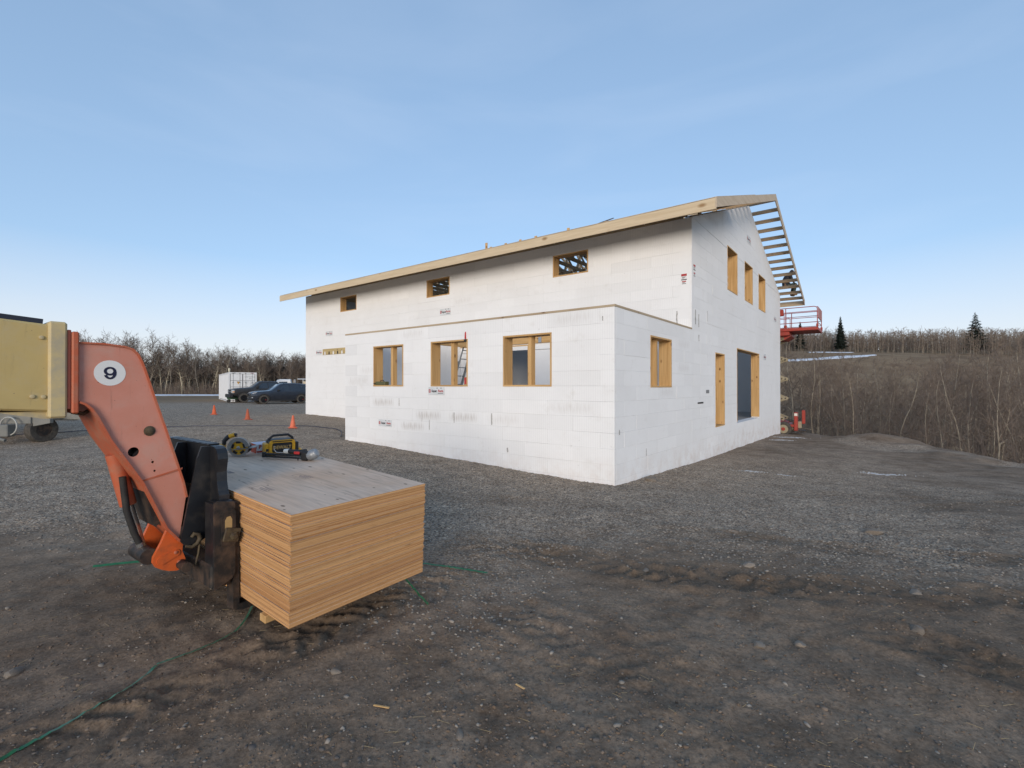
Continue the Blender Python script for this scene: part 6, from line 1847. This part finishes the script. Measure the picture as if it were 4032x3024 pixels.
for y_ in (0.30,):
    w = empty('wheel', (-0.16, y_, 0.38)); w.parent = trl; w.rotation_euler = (0, 0, R(78))
    MB().lathe([(0.20, -0.12), (0.35, -0.125), (0.38, -0.09), (0.38, 0.09), (0.35, 0.125), (0.20, 0.12), (0.20, -0.12)], 24, axis='y', cap=False).build('tyre', M_TYRE, w, smooth=40)
    MB().lathe([(0.0, -0.10), (0.21, -0.10), (0.21, 0.10), (0.0, 0.10)], 18, axis='y').build('rim', M_BLACKR, w, smooth=40)
    w2 = copy_tree(w, trl); w2.location = (-3.2, y_, 0.38); w2.rotation_euler = (0, 0, R(78))
MB().cbox(-4.2, -0.9, -0.2, 1.55, 0.91, 1.45, 0.03).build('machine_cover', mat('machine_grey', (0.20, 0.20, 0.19), 0.6), trl)
MB().cbox(-1.15, -0.55, -0.30, -0.06, 0.22, 0.57, 0.02).build('pump_block', M_TRG, trl)
hs_ = []
for k in range(15):
    a = R(200 - 290 * k / 14); hs_.append((-0.62 + 0.26 * math.cos(a), -0.20, 0.52 + 0.26 * math.sin(a)))
MB().tube(hs_, 0.02, 8).build('hose_loop', mat('pale_hose', (0.36, 0.36, 0.33), 0.5), trl, smooth=60)
MB().tube([(-1.0, -0.28, 0.30), (-0.75, -0.30, 0.16), (-0.6, -0.30, 0.12)], 0.045, 8).build('drain_pipe', M_TRG, trl, smooth=60)
MB().tube([(-0.98, -0.32, 0.72), (-0.98, -0.33, 0.30), (-1.0, -0.34, 0.02)], 0.025, 8).build('outrigger_leg', mat('teal_strap', (0.10, 0.22, 0.20), 0.6), trl)

# ------------------------------------------------------------------ trees
M_BARK = mat('aspen_bark', (0.44, 0.39, 0.29), 0.85, col2=(0.21, 0.18, 0.135), scale=2.2, stretch=(3, 3, 1.2), lo=0.46, hi=0.70)
M_BARK2 = mat('grey_bark', (0.24, 0.205, 0.16), 0.85, col2=(0.11, 0.092, 0.075), scale=2.2, stretch=(3, 3, 1.2), lo=0.42, hi=0.70)
M_BARKR = mat('young_aspen_bark', (0.36, 0.31, 0.235), 0.85, col2=(0.19, 0.155, 0.12), scale=2.2, stretch=(3, 3, 1.2), lo=0.42, hi=0.66)
M_TWIG = mat('bare_twigs', (0.210, 0.166, 0.130), 0.9, col2=(0.138, 0.102, 0.082), scale=0.8, rand=0.16)
M_TWIG2 = mat('thicket_stems', (0.237, 0.181, 0.140), 0.9, col2=(0.131, 0.100, 0.083), scale=0.5)

M_TWIG3 = mat('shaded_wood_twigs', (0.10, 0.078, 0.063), 0.9, col2=(0.06, 0.047, 0.040), scale=0.5)  # twig colour darkened to paint the shade deep inside the left wood
def seg_mesh(name, segs, material, sides=3):
    """segs: rows of p0(3) p1(3) r0 r1 -> prisms joined into one mesh"""
    S = np.asarray(segs, float)
    p0, p1, r0, r1 = S[:, 0:3], S[:, 3:6], S[:, 6], S[:, 7]
    d = p1 - p0; d /= np.maximum(np.linalg.norm(d, axis=1, keepdims=True), 1e-9)
    ref = np.where(np.abs(d[:, 2:3]) < 0.9, np.array([[0, 0, 1.0]]), np.array([[1.0, 0, 0]]))
    a = np.cross(d, ref); a /= np.linalg.norm(a, axis=1, keepdims=True)
    b = np.cross(d, a)
    n = len(S)
    V = np.zeros((n, 2 * sides, 3))
    for k in range(sides):
        c, s = math.cos(2 * math.pi * k / sides), math.sin(2 * math.pi * k / sides)
        off = a * c + b * s
        V[:, k] = p0 + off * r0[:, None]; V[:, sides + k] = p1 + off * r1[:, None]
    base = (np.arange(n) * 2 * sides)[:, None]
    Q = np.concatenate([base + np.array([[k, (k + 1) % sides, sides + (k + 1) % sides, sides + k]]) for k in range(sides)], 0)
    me = bpy.data.meshes.new(name)
    co = V.reshape(-1, 3)
    me.vertices.add(len(co)); me.vertices.foreach_set('co', co.ravel())
    me.loops.add(Q.size); me.loops.foreach_set('vertex_index', Q.ravel().astype(np.int32))
    me.polygons.add(len(Q)); me.polygons.foreach_set('loop_start', (np.arange(len(Q)) * 4).astype(np.int32))
    me.update(calc_edges=True)
    me.polygons.foreach_set('use_smooth', [True] * len(me.polygons))
    me.materials.append(material)
    return me

def aspen(seed, H, r_base, n_br=20, crown_from=0.38, lean=0.05, n_tw=5, n_tl=3, spread=0.30, tw_r=0.009):
    g = np.random.default_rng(seed)
    trunk = []; crown = []
    p = np.zeros(3); dirv = np.array([g.normal(0, lean), g.normal(0, lean), 1.0])
    pts = [p.copy()]
    nseg = 10
    for k in range(nseg):
        dirv = dirv + np.array([g.normal(0, 0.07), g.normal(0, 0.07), 0]); dirv[2] = 1.0
        d = dirv / np.linalg.norm(dirv)
        p = p + d * H / nseg; pts.append(p.copy())
    rad = lambda t: r_base * (1 - t) ** 0.8 + 0.010
    for k in range(nseg):
        trunk.append([*pts[k], *pts[k + 1], rad(k / nseg) * (1.25 if k == 0 else 1), rad((k + 1) / nseg)])
    def at(t):
        k = min(int(t * nseg), nseg - 1); f = t * nseg - k
        return pts[k] * (1 - f) + pts[k + 1] * f
    for j in range(n_br):
        t = crown_from + (0.97 - crown_from) * (j + g.random()) / n_br
        if g.random() < 0.12: t = 0.15 + 0.25 * g.random()
        az = g.random() * 2 * math.pi
        el = R(g.uniform(15, 55)) + 0.5 * (t - 0.4)
        L = H * spread * (0.45 + 0.75 * (1 - abs(t - 0.55) * 1.3)) * g.uniform(0.6, 1.15)
        L = max(L, 0.5)
        d = np.array([math.cos(az) * math.cos(el), math.sin(az) * math.cos(el), math.sin(el)])
        b0 = at(t); r0 = rad(t) * 0.5
        bp = [b0]
        for q in range(3):
            d = d + np.array([g.normal(0, 0.22), g.normal(0, 0.22), g.normal(0.10, 0.16)]); d /= np.linalg.norm(d)
            bp.append(bp[-1] + d * L / 3)
        for q in range(3):
            (trunk if q == 0 and r0 > 0.022 else crown).append([*bp[q], *bp[q + 1], max(r0 * (1 - q / 3.2), 0.008), max(r0 * (1 - (q + 1) / 3.2), 0.006)])
        for w in range(n_tw):
            tt = 0.25 + 0.75 * (w + g.random()) / n_tw
            k = min(int(tt * 3), 2); f = tt * 3 - k
            s0 = bp[k] * (1 - f) + bp[k + 1] * f
            dd = d * 0.6 + np.array([g.normal(0, 0.7), g.normal(0, 0.7), g.normal(0.35, 0.4)]); dd /= np.linalg.norm(dd)
            l2 = L * g.uniform(0.25, 0.5)
            m1 = s0 + dd * l2 * 0.5; dd2 = dd + g.normal(0, 0.3, 3); dd2 /= np.linalg.norm(dd2); m2 = m1 + dd2 * l2 * 0.5
            crown.append([*s0, *m1, tw_r * 1.2, tw_r]); crown.append([*m1, *m2, tw_r, tw_r * 0.5])
            for u in range(n_tl):
                f2 = g.random(); o_ = s0 * (1 - f2) + m2 * f2
                d3 = dd + g.normal(0, 0.7, 3) + np.array([0, 0, 0.3]); d3 /= np.linalg.norm(d3)
                e_ = o_ + d3 * l2 * g.uniform(0.3, 0.65)
                crown.append([*o_, *e_, tw_r * 0.75, tw_r * 0.35])
    return trunk, crown

def aspen_mesh(seed, H, r_base, bark, **kw):
    t, c = aspen(seed, H, r_base, **kw)
    return seg_mesh('trunk', t, bark, 6), seg_mesh('crown', c, M_TWIG, 3)

PROTO_L = [aspen_mesh(100 + k, 9.5 + 0.3 * (k % 4), 0.115, (M_BARK, M_BARK2)[k % 2], n_br=30, crown_from=0.40, lean=0.05, n_tw=6, n_tl=3, spread=0.27, tw_r=0.017) for k in range(8)]
PROTO_R = [aspen_mesh(200 + k, 8.6 + 0.3 * (k % 4), 0.056, (M_BARKR, M_BARKR, M_BARK2)[k % 3], n_br=24, crown_from=0.34, lean=0.045, n_tw=6, n_tl=4, spread=0.22, tw_r=0.0085) for k in range(8)]
def plant_tree(x, y, proto, s, label, group, sink=0.05):
    root = empty('aspen_tree', (x, y, hz(x, y) - sink), rnd.random() * 6.283)
    root.scale = (s * rnd.uniform(0.9, 1.15), s * rnd.uniform(0.9, 1.15), s)
    for nm, me in zip(('trunk', 'crown'), proto):
        o = bpy.data.objects.new(nm, me); COL.objects.link(o); o.parent = root
    tag(root, label, 'tree', group)

# wood along the left, beyond the container
n_left = 0; tries = 0
placed = []
while n_left < 135 and tries < 4000:
    tries += 1
    Y = 84 + abs(rnd.gauss(0, 6)) ; az = rnd.uniform(-47, -19.5)
    X = Y * math.tan(R(az))
    if any((X - a) ** 2 + (Y - b_) ** 2 < 1.1 for a, b_ in placed): continue
    placed.append((X, Y))
    tall = 0.62 + 0.32 * float(sstep(-X, 36, 78))
    plant_tree(X, Y, rnd.choice(PROTO_L), rnd.uniform(0.80, 1.12) * tall, 'bare pale trunked aspen in the wood edge behind the container', 'bare aspens of the wood on the left')
    n_left += 1
# bare trees in the dip to the right of the yard
n_right = 0; tries = 0; placed = []
while n_right < 130 and tries < 6000:
    tries += 1
    Y = rnd.uniform(17, 52); az = rnd.uniform(26, 52)
    X = Y * math.tan(R(az))
    if X < 19.5 or X > 50 or (Y < 30 and X < 20.5): continue
    if any((X - a) ** 2 + (Y - b_) ** 2 < 1.2 for a, b_ in placed): continue
    placed.append((X, Y))
    plant_tree(X, Y, rnd.choice(PROTO_R), rnd.uniform(0.62, 1.0) * (0.78 + 0.22 * float(sstep(Y, 18, 32))), 'bare young aspen standing in the dip beyond the yard edge', 'bare aspens beyond the yard on the right')
    n_right += 1

# woods that read as one mass
def mass_trees(positions, hmin, hmax, rad, twigs, g, tw_r, crown_lo=0.35):
    out = []
    for (x, y) in positions:
        z = hz(x, y) - 0.1; h = g.uniform(hmin, hmax)
        lx, ly = g.normal(0, 0.05, 2)
        top = np.array([x + lx * h, y + ly * h, z + h]); base = np.array([x, y, z]); mid = base * 0.5 + top * 0.5 + np.append(g.normal(0, 0.1, 2), 0)
        out.append(('t', [*base, *mid, rad, rad * 0.65])); out.append(('t', [*mid, *top, rad * 0.65, 0.02]))
        for k in range(twigs):
            t = crown_lo + (0.98 - crown_lo) * g.random()
            o_ = base * (1 - t) + top * t
            az = g.random() * 6.283; el = R(g.uniform(10, 65)); L = h * 0.22 * g.uniform(0.4, 1.2) * (1.25 - t * 0.6)
            d = np.array([math.cos(az) * math.cos(el), math.sin(az) * math.cos(el), math.sin(el)])
            e_ = o_ + d * L
            out.append(('c', [*o_, *e_, tw_r, tw_r * 0.4]))
            for q in range(2):
                f = g.uniform(0.3, 1.0); o2 = o_ * (1 - f) + e_ * f
                d2 = d + g.normal(0, 0.6, 3); d2 /= np.linalg.norm(d2)
                out.append(('c', [*o2, *(o2 + d2 * L * 0.55), tw_r * 0.8, tw_r * 0.3]))
    return [s for k, s in out if k == 't'], [s for k, s in out if k == 'c']
def mass(name, positions, label, hmin, hmax, rad, twigs, seed, tw_r, bark=M_BARK2, twm=M_TWIG2, lo=0.35):
    g = np.random.default_rng(seed)
    t, c = mass_trees(positions, hmin, hmax, rad, twigs, g, tw_r, lo)
    root = empty(name, (0, 0, 0))
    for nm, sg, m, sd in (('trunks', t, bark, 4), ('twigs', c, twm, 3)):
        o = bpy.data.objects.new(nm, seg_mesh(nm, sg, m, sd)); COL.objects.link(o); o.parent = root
    tag(root, label, 'wood', kind='stuff')
gp = np.random.default_rng(77)
pos = []
for k in range(1800):
    Y = 88 + 45 * gp.random() ** 1.3; az = gp.uniform(-58, -15); pos.append((Y * math.tan(R(az)), Y))
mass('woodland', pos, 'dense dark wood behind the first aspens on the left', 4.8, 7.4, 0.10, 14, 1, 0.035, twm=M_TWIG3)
pos = []
while len(pos) < 3000:
    Y = gp.uniform(136, 215); az = gp.uniform(22, 52); X = Y * math.tan(R(az))
    # a bay of open grass on the left of the hill, wood reaching lower on the right
    edge = 152 - 14 * float(sstep(X, 105, 150)) + 6 * float(vnoise(X * 0.05, 2.2))
    if Y < edge: continue
    pos.append((X, Y))
mass('hill_woodland', pos, 'bare wood along the crest of the far hill', 4.5, 8.0, 0.10, 9, 2, 0.05, lo=0.12)
pos = []
while len(pos) < 170:
    Y = gp.uniform(55, 120); az = gp.uniform(27, 52); X = Y * math.tan(R(az))
    if float(vnoise(X * 0.06 + 9, Y * 0.06)) < -0.02 + 0.25 * float(sstep(Y, 85, 120)) * (1 - float(sstep(X, 85, 105))): continue
    pos.append((X, Y))
mass('slope_scrub', pos, 'scattered bare scrub trees on the lower slope of the hill', 3.0, 6.5, 0.06, 12, 3, 0.028)
# thicket of stems at the foot of the trees
def thicket(name, label, n, area, hmin, hmax, seed, r):
    g = np.random.default_rng(seed); segs = []
    while len(segs) < n * 5:
        x, y = area(g)
        if x is None: continue
        z = hz(x, y) - 0.05; h = g.uniform(hmin, hmax)
        base = np.array([x, y, z]); d = np.array([g.normal(0, 0.28), g.normal(0, 0.28), 1.0]); top = base + d * h
        segs.append([*base, *top, r, r * 0.35])
        for q in range(4):
            f = g.uniform(0.25, 0.95); o_ = base * (1 - f) + top * f
            dd = np.array([g.normal(0, 0.8), g.normal(0, 0.8), g.uniform(0.2, 1.0)]); dd /= np.linalg.norm(dd)
            segs.append([*o_, *(o_ + dd * h * g.uniform(0.2, 0.45)), r * 0.7, r * 0.3])
    o = bpy.data.objects.new(name, seg_mesh(name, segs, M_TWIG2, 3)); COL.objects.link(o)
    tag(o, label, 'brush', kind='stuff')
def area_r(g):
    Y = g.uniform(15, 60); az = g.uniform(25, 53); X = Y * math.tan(R(az))
    return (X, Y) if 19.0 < X < 52 else (None, None)
def area_l(g):
    Y = 82 + abs(g.normal(0, 5)); az = g.uniform(-46, -18)
    return (Y * math.tan(R(az)), Y)
thicket('brushwood', 'tangled brown brush between the bare trees on the right', 3600, area_r, 0.8, 3.6, 4, 0.010)
thicket('undergrowth', 'low reddish brown undergrowth along the left wood', 2200, area_l, 0.5, 2.0, 5, 0.02)

# spruces on the crest
M_NEEDLE = mat('spruce_needles', (0.016, 0.026, 0.020), 0.9, col2=(0.028, 0.042, 0.030), scale=1.5)
def spruce(x, y, H, w, label):
    g = np.random.default_rng(int(x * 10)); root = empty('spruce_tree', (x, y, hz(x, y) - 0.1))
    MB().tube([(0, 0, 0), (0, 0, H * 0.5), (0, 0, H)], [0.18, 0.10, 0.02], 6).build('trunk', M_BARK2, root)
    vs = []; fs = []
    for k in range(3200):
        t = g.random() ** 0.62
        z = H * (0.12 + 0.88 * (1 - t) * 1.0); rr = w * (t ** 0.85) * (0.75 + 0.35 * math.sin(z * 7.0))
        az = g.random() * 6.283; r = rr * g.random() ** 0.45
        c = np.array([r * math.cos(az), r * math.sin(az), z - 0.10 * r])
        d = np.array([math.cos(az), math.sin(az), -0.25 + g.normal(0, 0.25)]); s_ = np.array([-math.sin(az), math.cos(az), g.normal(0, 0.3)])
        L = g.uniform(0.3, 0.75) * (0.4 + t); W = L * 0.42
        i = len(vs); vs += [c - s_ * W, c + s_ * W, c + d * L]; fs.append((i, i + 1, i + 2))
    MB().add(vs, fs).build('crown', M_NEEDLE, root)
    tag(root, label, 'spruce', 'dark spruces on the hill crest')
spruce(146.0, 152.0, 13.0, 3.4, 'large dark spruce rising above the hill crest on the far right')
spruce(103.5, 152.0, 11.3, 1.4, 'slender dark spruce on the crest right of the lift platform')
spruce(92.0, 154.0, 9.6, 1.1, 'small spruce tip just showing on the crest beside the lift platform')

# ------------------------------------------------------------------ snow
M_SNOWD = mat('dirty_snow', (0.60, 0.60, 0.60), 0.85, col2=(0.40, 0.37, 0.34), scale=9)
M_SNOW = mat('old_snow', (0.74, 0.77, 0.82), 0.8, col2=(0.60, 0.62, 0.65), scale=1.2)
def snow_patch(name, outline, label, lift=0.02, kind='structure', dome=0.04, n=9):
    """irregular patch draped on the land"""
    P = [Vector((p[0], p[1], 0)) for p in outline]
    c = sum(P, Vector()) / len(P)
    vs = []; fs = []; m = len(P)
    for k in range(n + 1):
        f = k / n
        for p in P:
            q = c + (p - c) * (1 - f) if k < n else c
            zz = hz(q.x, q.y) if (c.x ** 2 + c.y ** 2) > 900 else ground_z(q.x, q.y)
            vs.append((q.x, q.y, zz + (-0.01 if k == 0 else lift + dome * min(1, f * 2))))
    for k in range(n):
        for i in range(m):
            j = (i + 1) % m
            fs.append((k * m + i, k * m + j, (k + 1) * m + j, (k + 1) * m + i))
    o = MB().add(vs, fs).build(name, M_SNOW, smooth=60)
    return tag(o, label, 'snow', kind=kind)
def ragged(pts_a, pts_b, w, seed, k=6):
    """outline of a strip along a polyline, with ragged edges"""
    r_ = random.Random(seed); up = []; dn = []
    for i in range(len(pts_a) - 1):
        for q in range(k):
            t = q / k
            x = pts_a[i][0] * (1 - t) + pts_a[i + 1][0] * t; y_ = pts_a[i][1] * (1 - t) + pts_a[i + 1][1] * t
            s = (i + t) / (len(pts_a) - 1); ww = w * (0.35 + 0.65 * math.sin(math.pi * min(max(s, 0.04), 0.96))) * r_.uniform(0.6, 1.2)
            up.append((x, y_ + ww)); dn.append((x, y_ - ww))
    return up + dn[::-1]
def strip_snow(pts, w, label, seed, lift=0.03):
    vs = []; fs = []; r_ = random.Random(seed)
    N_ = 60
    L = len(pts) - 1
    for k in range(N_ + 1):
        s = k / N_ * L; i = min(int(s), L - 1); t = s - i
        x = pts[i][0] * (1 - t) + pts[i + 1][0] * t; y_ = pts[i][1] * (1 - t) + pts[i + 1][1] * t
        ww = w * (0.25 + 0.75 * math.sin(math.pi * min(max(k / N_, 0.03), 0.97)) ** 0.5) * r_.uniform(0.75, 1.15)
        for q in range(7):
            yy = y_ + ww * (q / 3.0 - 1); e = 1 - abs(q / 3.0 - 1)
            vs.append((x, yy, hz(x, yy) + (lift + 0.10 * min(1, e * 2) if e > 0 else -0.05)))
    for k in range(N_):
        for q in range(6): fs.append((k * 7 + q, k * 7 + q + 1, (k + 1) * 7 + q + 1, (k + 1) * 7 + q))
    return tag(MB().add(vs, fs).build('snow', M_SNOW, smooth=60), label, 'snow', kind='structure')
strip_snow([(62, 126.5), (71.7, 127.9), (78.5, 129.0), (86.5, 129.9), (94.4, 132.3), (103.0, 136.9)], 2.1, 'long strip of snow across the grassy hillside', 1)
strip_snow([(88, 143.5), (95, 145), (104, 147.5)], 2.0, 'small snow patch below the hill wood', 2)
strip_snow([(-78, 78.5), (-65, 79), (-52, 79), (-44, 78)], 3.2, 'snow bank at the foot of the left wood', 3, 0.06)
for i, (x, y_, a, b_, lab) in enumerate(((12.4, 21.6, 1.0, 0.28, 'snow remnant on the gravel beside the far gable corner'), (11.4, 20.4, 0.7, 0.18, 'thin snow remnant along the foot of the gable'),
                                      (5.9, 11.95, 0.45, 0.10, 'snow scrap on the gravel nearest the annex side'), (6.55, 11.5, 0.28, 0.08, 'tiny snow scrap right of the annex side'), (9.35, 12.15, 0.72, 0.15, 'snow remnant on brown earth at the right'))):
    r_ = random.Random(50 + i); mb = MB()
    ca, sa = math.cos(-0.35 if i != 4 else -0.25), math.sin(-0.35 if i != 4 else -0.25)
    for k in range(90):
        q = r_.gauss(0, 0.42); u = a * q; v = b_ * (r_.gauss(0, 0.38) + 0.5 * math.sin(q * 5 + i))
        rr = b_ * r_.uniform(0.12, 0.42) * max(0.25, 1 - abs(q))
        cx, cy = x + u * ca - v * sa, y_ + u * sa + v * ca
        zg = ground_z(cx, cy); n_ = 8; vs = [(cx, cy, zg + r_.uniform(0.010, 0.022))]
        for t in range(n_):
            an = 2 * math.pi * t / n_; r2_ = rr * r_.uniform(0.6, 1.3)
            vs.append((cx + r2_ * 1.6 * math.cos(an), cy + r2_ * math.sin(an), zg - 0.012))
        mb.add(vs, [(0, 1 + t, 1 + (t + 1) % n_) for t in range(n_)])
    tag(mb.build('snow', M_SNOWD, smooth=80), lab, 'snow', kind='structure')

# ------------------------------------------------------------------ stones, gravel, straw
M_STONE = mat('field_stone', (0.165, 0.135, 0.105), 0.85, col2=(0.235, 0.20, 0.165), scale=9, rand=0.15, bump=0.2, bscale=40)
def rock_mesh(seed, sub=2):
    bm = bmesh.new(); bmesh.ops.create_icosphere(bm, subdivisions=sub, radius=1.0)
    g = np.random.default_rng(seed)
    dirs = g.normal(0, 1, (5, 3)); dirs /= np.linalg.norm(dirs, axis=1, keepdims=True)
    for v in bm.verts:
        c = np.array(v.co); f = 1.0
        for d in dirs:
            q = c @ d
            if q > 0.55: f = min(f, 0.55 / q + 0.12)
        f *= 1 + 0.06 * g.normal()
        v.co = Vector(c * f)
    me = bpy.data.meshes.new('stone'); bm.to_mesh(me); bm.free()
    me.materials.append(M_STONE)
    me.polygons.foreach_set('use_smooth', [True] * len(me.polygons)); me.set_sharp_from_angle(angle=R(38))
    return me
ROCKS = [rock_mesh(900 + k) for k in range(6)]
BIG = [(3.06, 3.66, 0.075, 'flat tan stone on the dirt at the right'), (3.61, 4.33, 0.07, 'rounded stone on the tyre tracks at the far right'), (1.77, 3.46, 0.045, 'small rounded stone at the rut right of centre'),
       (-0.28, 2.56, 0.034, 'pale stone lying in the foreground dirt near the bottom centre'), (-1.13, 3.11, 0.036, 'pale rounded stone in the dirt right of the strap'), (2.07, 3.48, 0.05, 'grey stone on the dirt in front of the flat tan one'),
       (2.90, 10.0, 0.16, 'brown stone lying against the annex corner'), (1.35, 4.9, 0.05, 'half buried stone at the edge of the gravel'), (4.7, 6.3, 0.12, 'low wide grey stone beside the tracks at the right'),
       (2.45, 5.0, 0.07, 'grey flat stone by the patch of gravel'), (5.6, 5.1, 0.09, 'pale stone at the right edge of the yard'), (-2.3, 4.35, 0.07, 'flat stone on the dark earth left of the stack'), (-3.2, 3.1, 0.06, 'flat pale stone on the dirt at the lower left')]
for k, (x, y_, r, lab) in enumerate(BIG):
    o = bpy.data.objects.new('stone', ROCKS[k % 6]); COL.objects.link(o)
    o.location = (x, y_, ground_z(x, y_) + r * 0.06)
    o.scale = (r * rnd.uniform(0.9, 1.3), r * rnd.uniform(0.7, 0.9), r * rnd.uniform(0.4, 0.6)); o.rotation_euler = (rnd.uniform(-.2, .2), rnd.uniform(-.2, .2), rnd.random() * 6.28)
    tag(o, lab, 'stone', 'stones lying on the yard')

def scatter(name, label, n, sampler, sizes, seed, mats_, flat=0.6):
    g = np.random.default_rng(seed)
    base = np.array([[0, 0, 1], [0.89, 0, 0.45], [0.28, 0.85, 0.45], [-0.72, 0.53, 0.45], [-0.72, -0.53, 0.45], [0.28, -0.85, 0.45],
                     [0.72, 0.53, -0.45], [-0.28, 0.85, -0.45], [-0.89, 0, -0.45], [-0.28, -0.85, -0.45], [0.72, -0.53, -0.45]])
    tri = np.array([[0, 1, 2], [0, 2, 3], [0, 3, 4], [0, 4, 5], [0, 5, 1], [1, 6, 2], [2, 7, 3], [3, 8, 4], [4, 9, 5], [5, 10, 1], [2, 6, 7], [3, 7, 8], [4, 8, 9], [5, 9, 10], [1, 10, 6]])
    X, Y = sampler(g, n)
    n = len(X)
    zf, gv, _ = surface(X, Y)
    Z = height(X, Y) + zf
    S = sizes(g, n)
    an = g.random(n) * 6.283
    V = base[None] * (1 + 0.22 * g.normal(0, 1, (n, 11, 1)))
    V = V * np.stack([S * g.uniform(0.8, 1.35, n), S * g.uniform(0.65, 1.0, n), S * flat * g.uniform(0.6, 1.1, n)], -1)[:, None, :]
    c, s = np.cos(an)[:, None], np.sin(an)[:, None]
    vx = V[..., 0] * c - V[..., 1] * s; vy = V[..., 0] * s + V[..., 1] * c
    co = np.stack([vx + X[:, None], vy + Y[:, None], V[..., 2] + Z[:, None] + (S * 0.12)[:, None]], -1).reshape(-1, 3)
    F = (tri[None] + (np.arange(n) * 11)[:, None, None]).reshape(-1, 3)
    me = bpy.data.meshes.new(name)
    me.vertices.add(len(co)); me.vertices.foreach_set('co', co.ravel())
    me.loops.add(F.size); me.loops.foreach_set('vertex_index', F.ravel().astype(np.int32))
    me.polygons.add(len(F)); me.polygons.foreach_set('loop_start', (np.arange(len(F)) * 3).astype(np.int32))
    for m_ in mats_: me.materials.append(m_)
    me.polygons.foreach_set('material_index', np.repeat(g.integers(0, len(mats_), n), 15).astype(np.int32))
    me.update(calc_edges=True)
    o = bpy.data.objects.new(name, me); COL.objects.link(o)
    tag(o, label, 'gravel', kind='stuff')
P_MATS = [mat('pebble_grey', (0.215, 0.192, 0.165), 0.9), mat('pebble_pale', (0.29, 0.255, 0.215), 0.9), mat('pebble_brown', (0.19, 0.145, 0.11), 0.9), mat('pebble_dark', (0.115, 0.10, 0.088), 0.9)]
def samp_dirt(g, n):
    r = 1.3 * np.exp(g.random(n) * math.log(10 / 1.3)); a = np.radians(g.uniform(-52, 52, n))
    return r * np.sin(a), r * np.cos(a)
M_CLOD = mat('earth_clod', (0.15, 0.105, 0.072), 0.95)
def samp_near(g, n):
    r = 1.2 * np.exp(g.random(n) * math.log(6.5 / 1.2)); a = np.radians(g.uniform(-52, 52, n))
    return r * np.sin(a), r * np.cos(a)
def samp_gravel(g, n):
    r = 3.2 * np.exp(g.random(n * 3) * math.log(15 / 3.2)); a = np.radians(g.uniform(-52, 52, n * 3))
    X, Y = r * np.sin(a), r * np.cos(a)
    _, gv, _ = surface(X, Y)
    k = g.random(len(X)) < gv
    return X[k][:n], Y[k][:n]
scatter('grit', 'fine brown grit and clods on the foreground dirt', 30000, samp_near, lambda g, n: 0.0018 + 0.0028 * g.exponential(1.0, n).clip(0, 4), 23, [P_MATS[2], P_MATS[3], M_CLOD, M_CLOD])
scatter('pebbles', 'loose pebbles strewn over the dirt of the yard', 6000, samp_dirt, lambda g, n: 0.003 + 0.0036 * g.exponential(1.0, n).clip(0, 4.5), 21, [P_MATS[0], P_MATS[2], P_MATS[3], P_MATS[1], P_MATS[2]])
scatter('gravel', 'crushed grey gravel spread around the house', 36000, samp_gravel, lambda g, n: g.uniform(0.006, 0.017, n), 22, [P_MATS[0], P_MATS[1], P_MATS[0], P_MATS[3]])
gs = np.random.default_rng(31); segs = []
for k in range(420):
    r = 1.6 * math.exp(gs.random() * math.log(6 / 1.6)); a = R(gs.uniform(-50, 50)); x, y_ = r * math.sin(a), r * math.cos(a)
    an = gs.random() * 6.283; L = gs.uniform(0.02, 0.075)
    p = np.array([x, y_, ground_z(x, y_) + 0.004]); q = p + np.array([math.cos(an) * L, math.sin(an) * L, gs.uniform(0, 0.012)])
    segs.append([*p, *q, 0.0012, 0.0008])
so = bpy.data.objects.new('straw', seg_mesh('straw', segs, mat('dry_straw', (0.40, 0.31, 0.17), 0.8), 3)); COL.objects.link(so)
tag(so, 'bits of dry straw scattered on the foreground dirt', 'straw', kind='stuff')
for (x, y_, an, L, lab) in ((-0.75, 2.78, 2.9, 0.10, 'splinter of pale wood on the foreground dirt'), (0.05, 2.95, 2.4, 0.07, 'small wood splinter right of the foreground centre')):
    o = MB().cbox(-L / 2, L / 2, -0.006, 0.006, 0, 0.005, 0.001).build('wood_splinter', M_WX)
    o.location = (x, y_, ground_z(x, y_) + 0.003); o.rotation_euler = (0, 0, an); tag(o, lab, 'splinter', 'wood splinters')
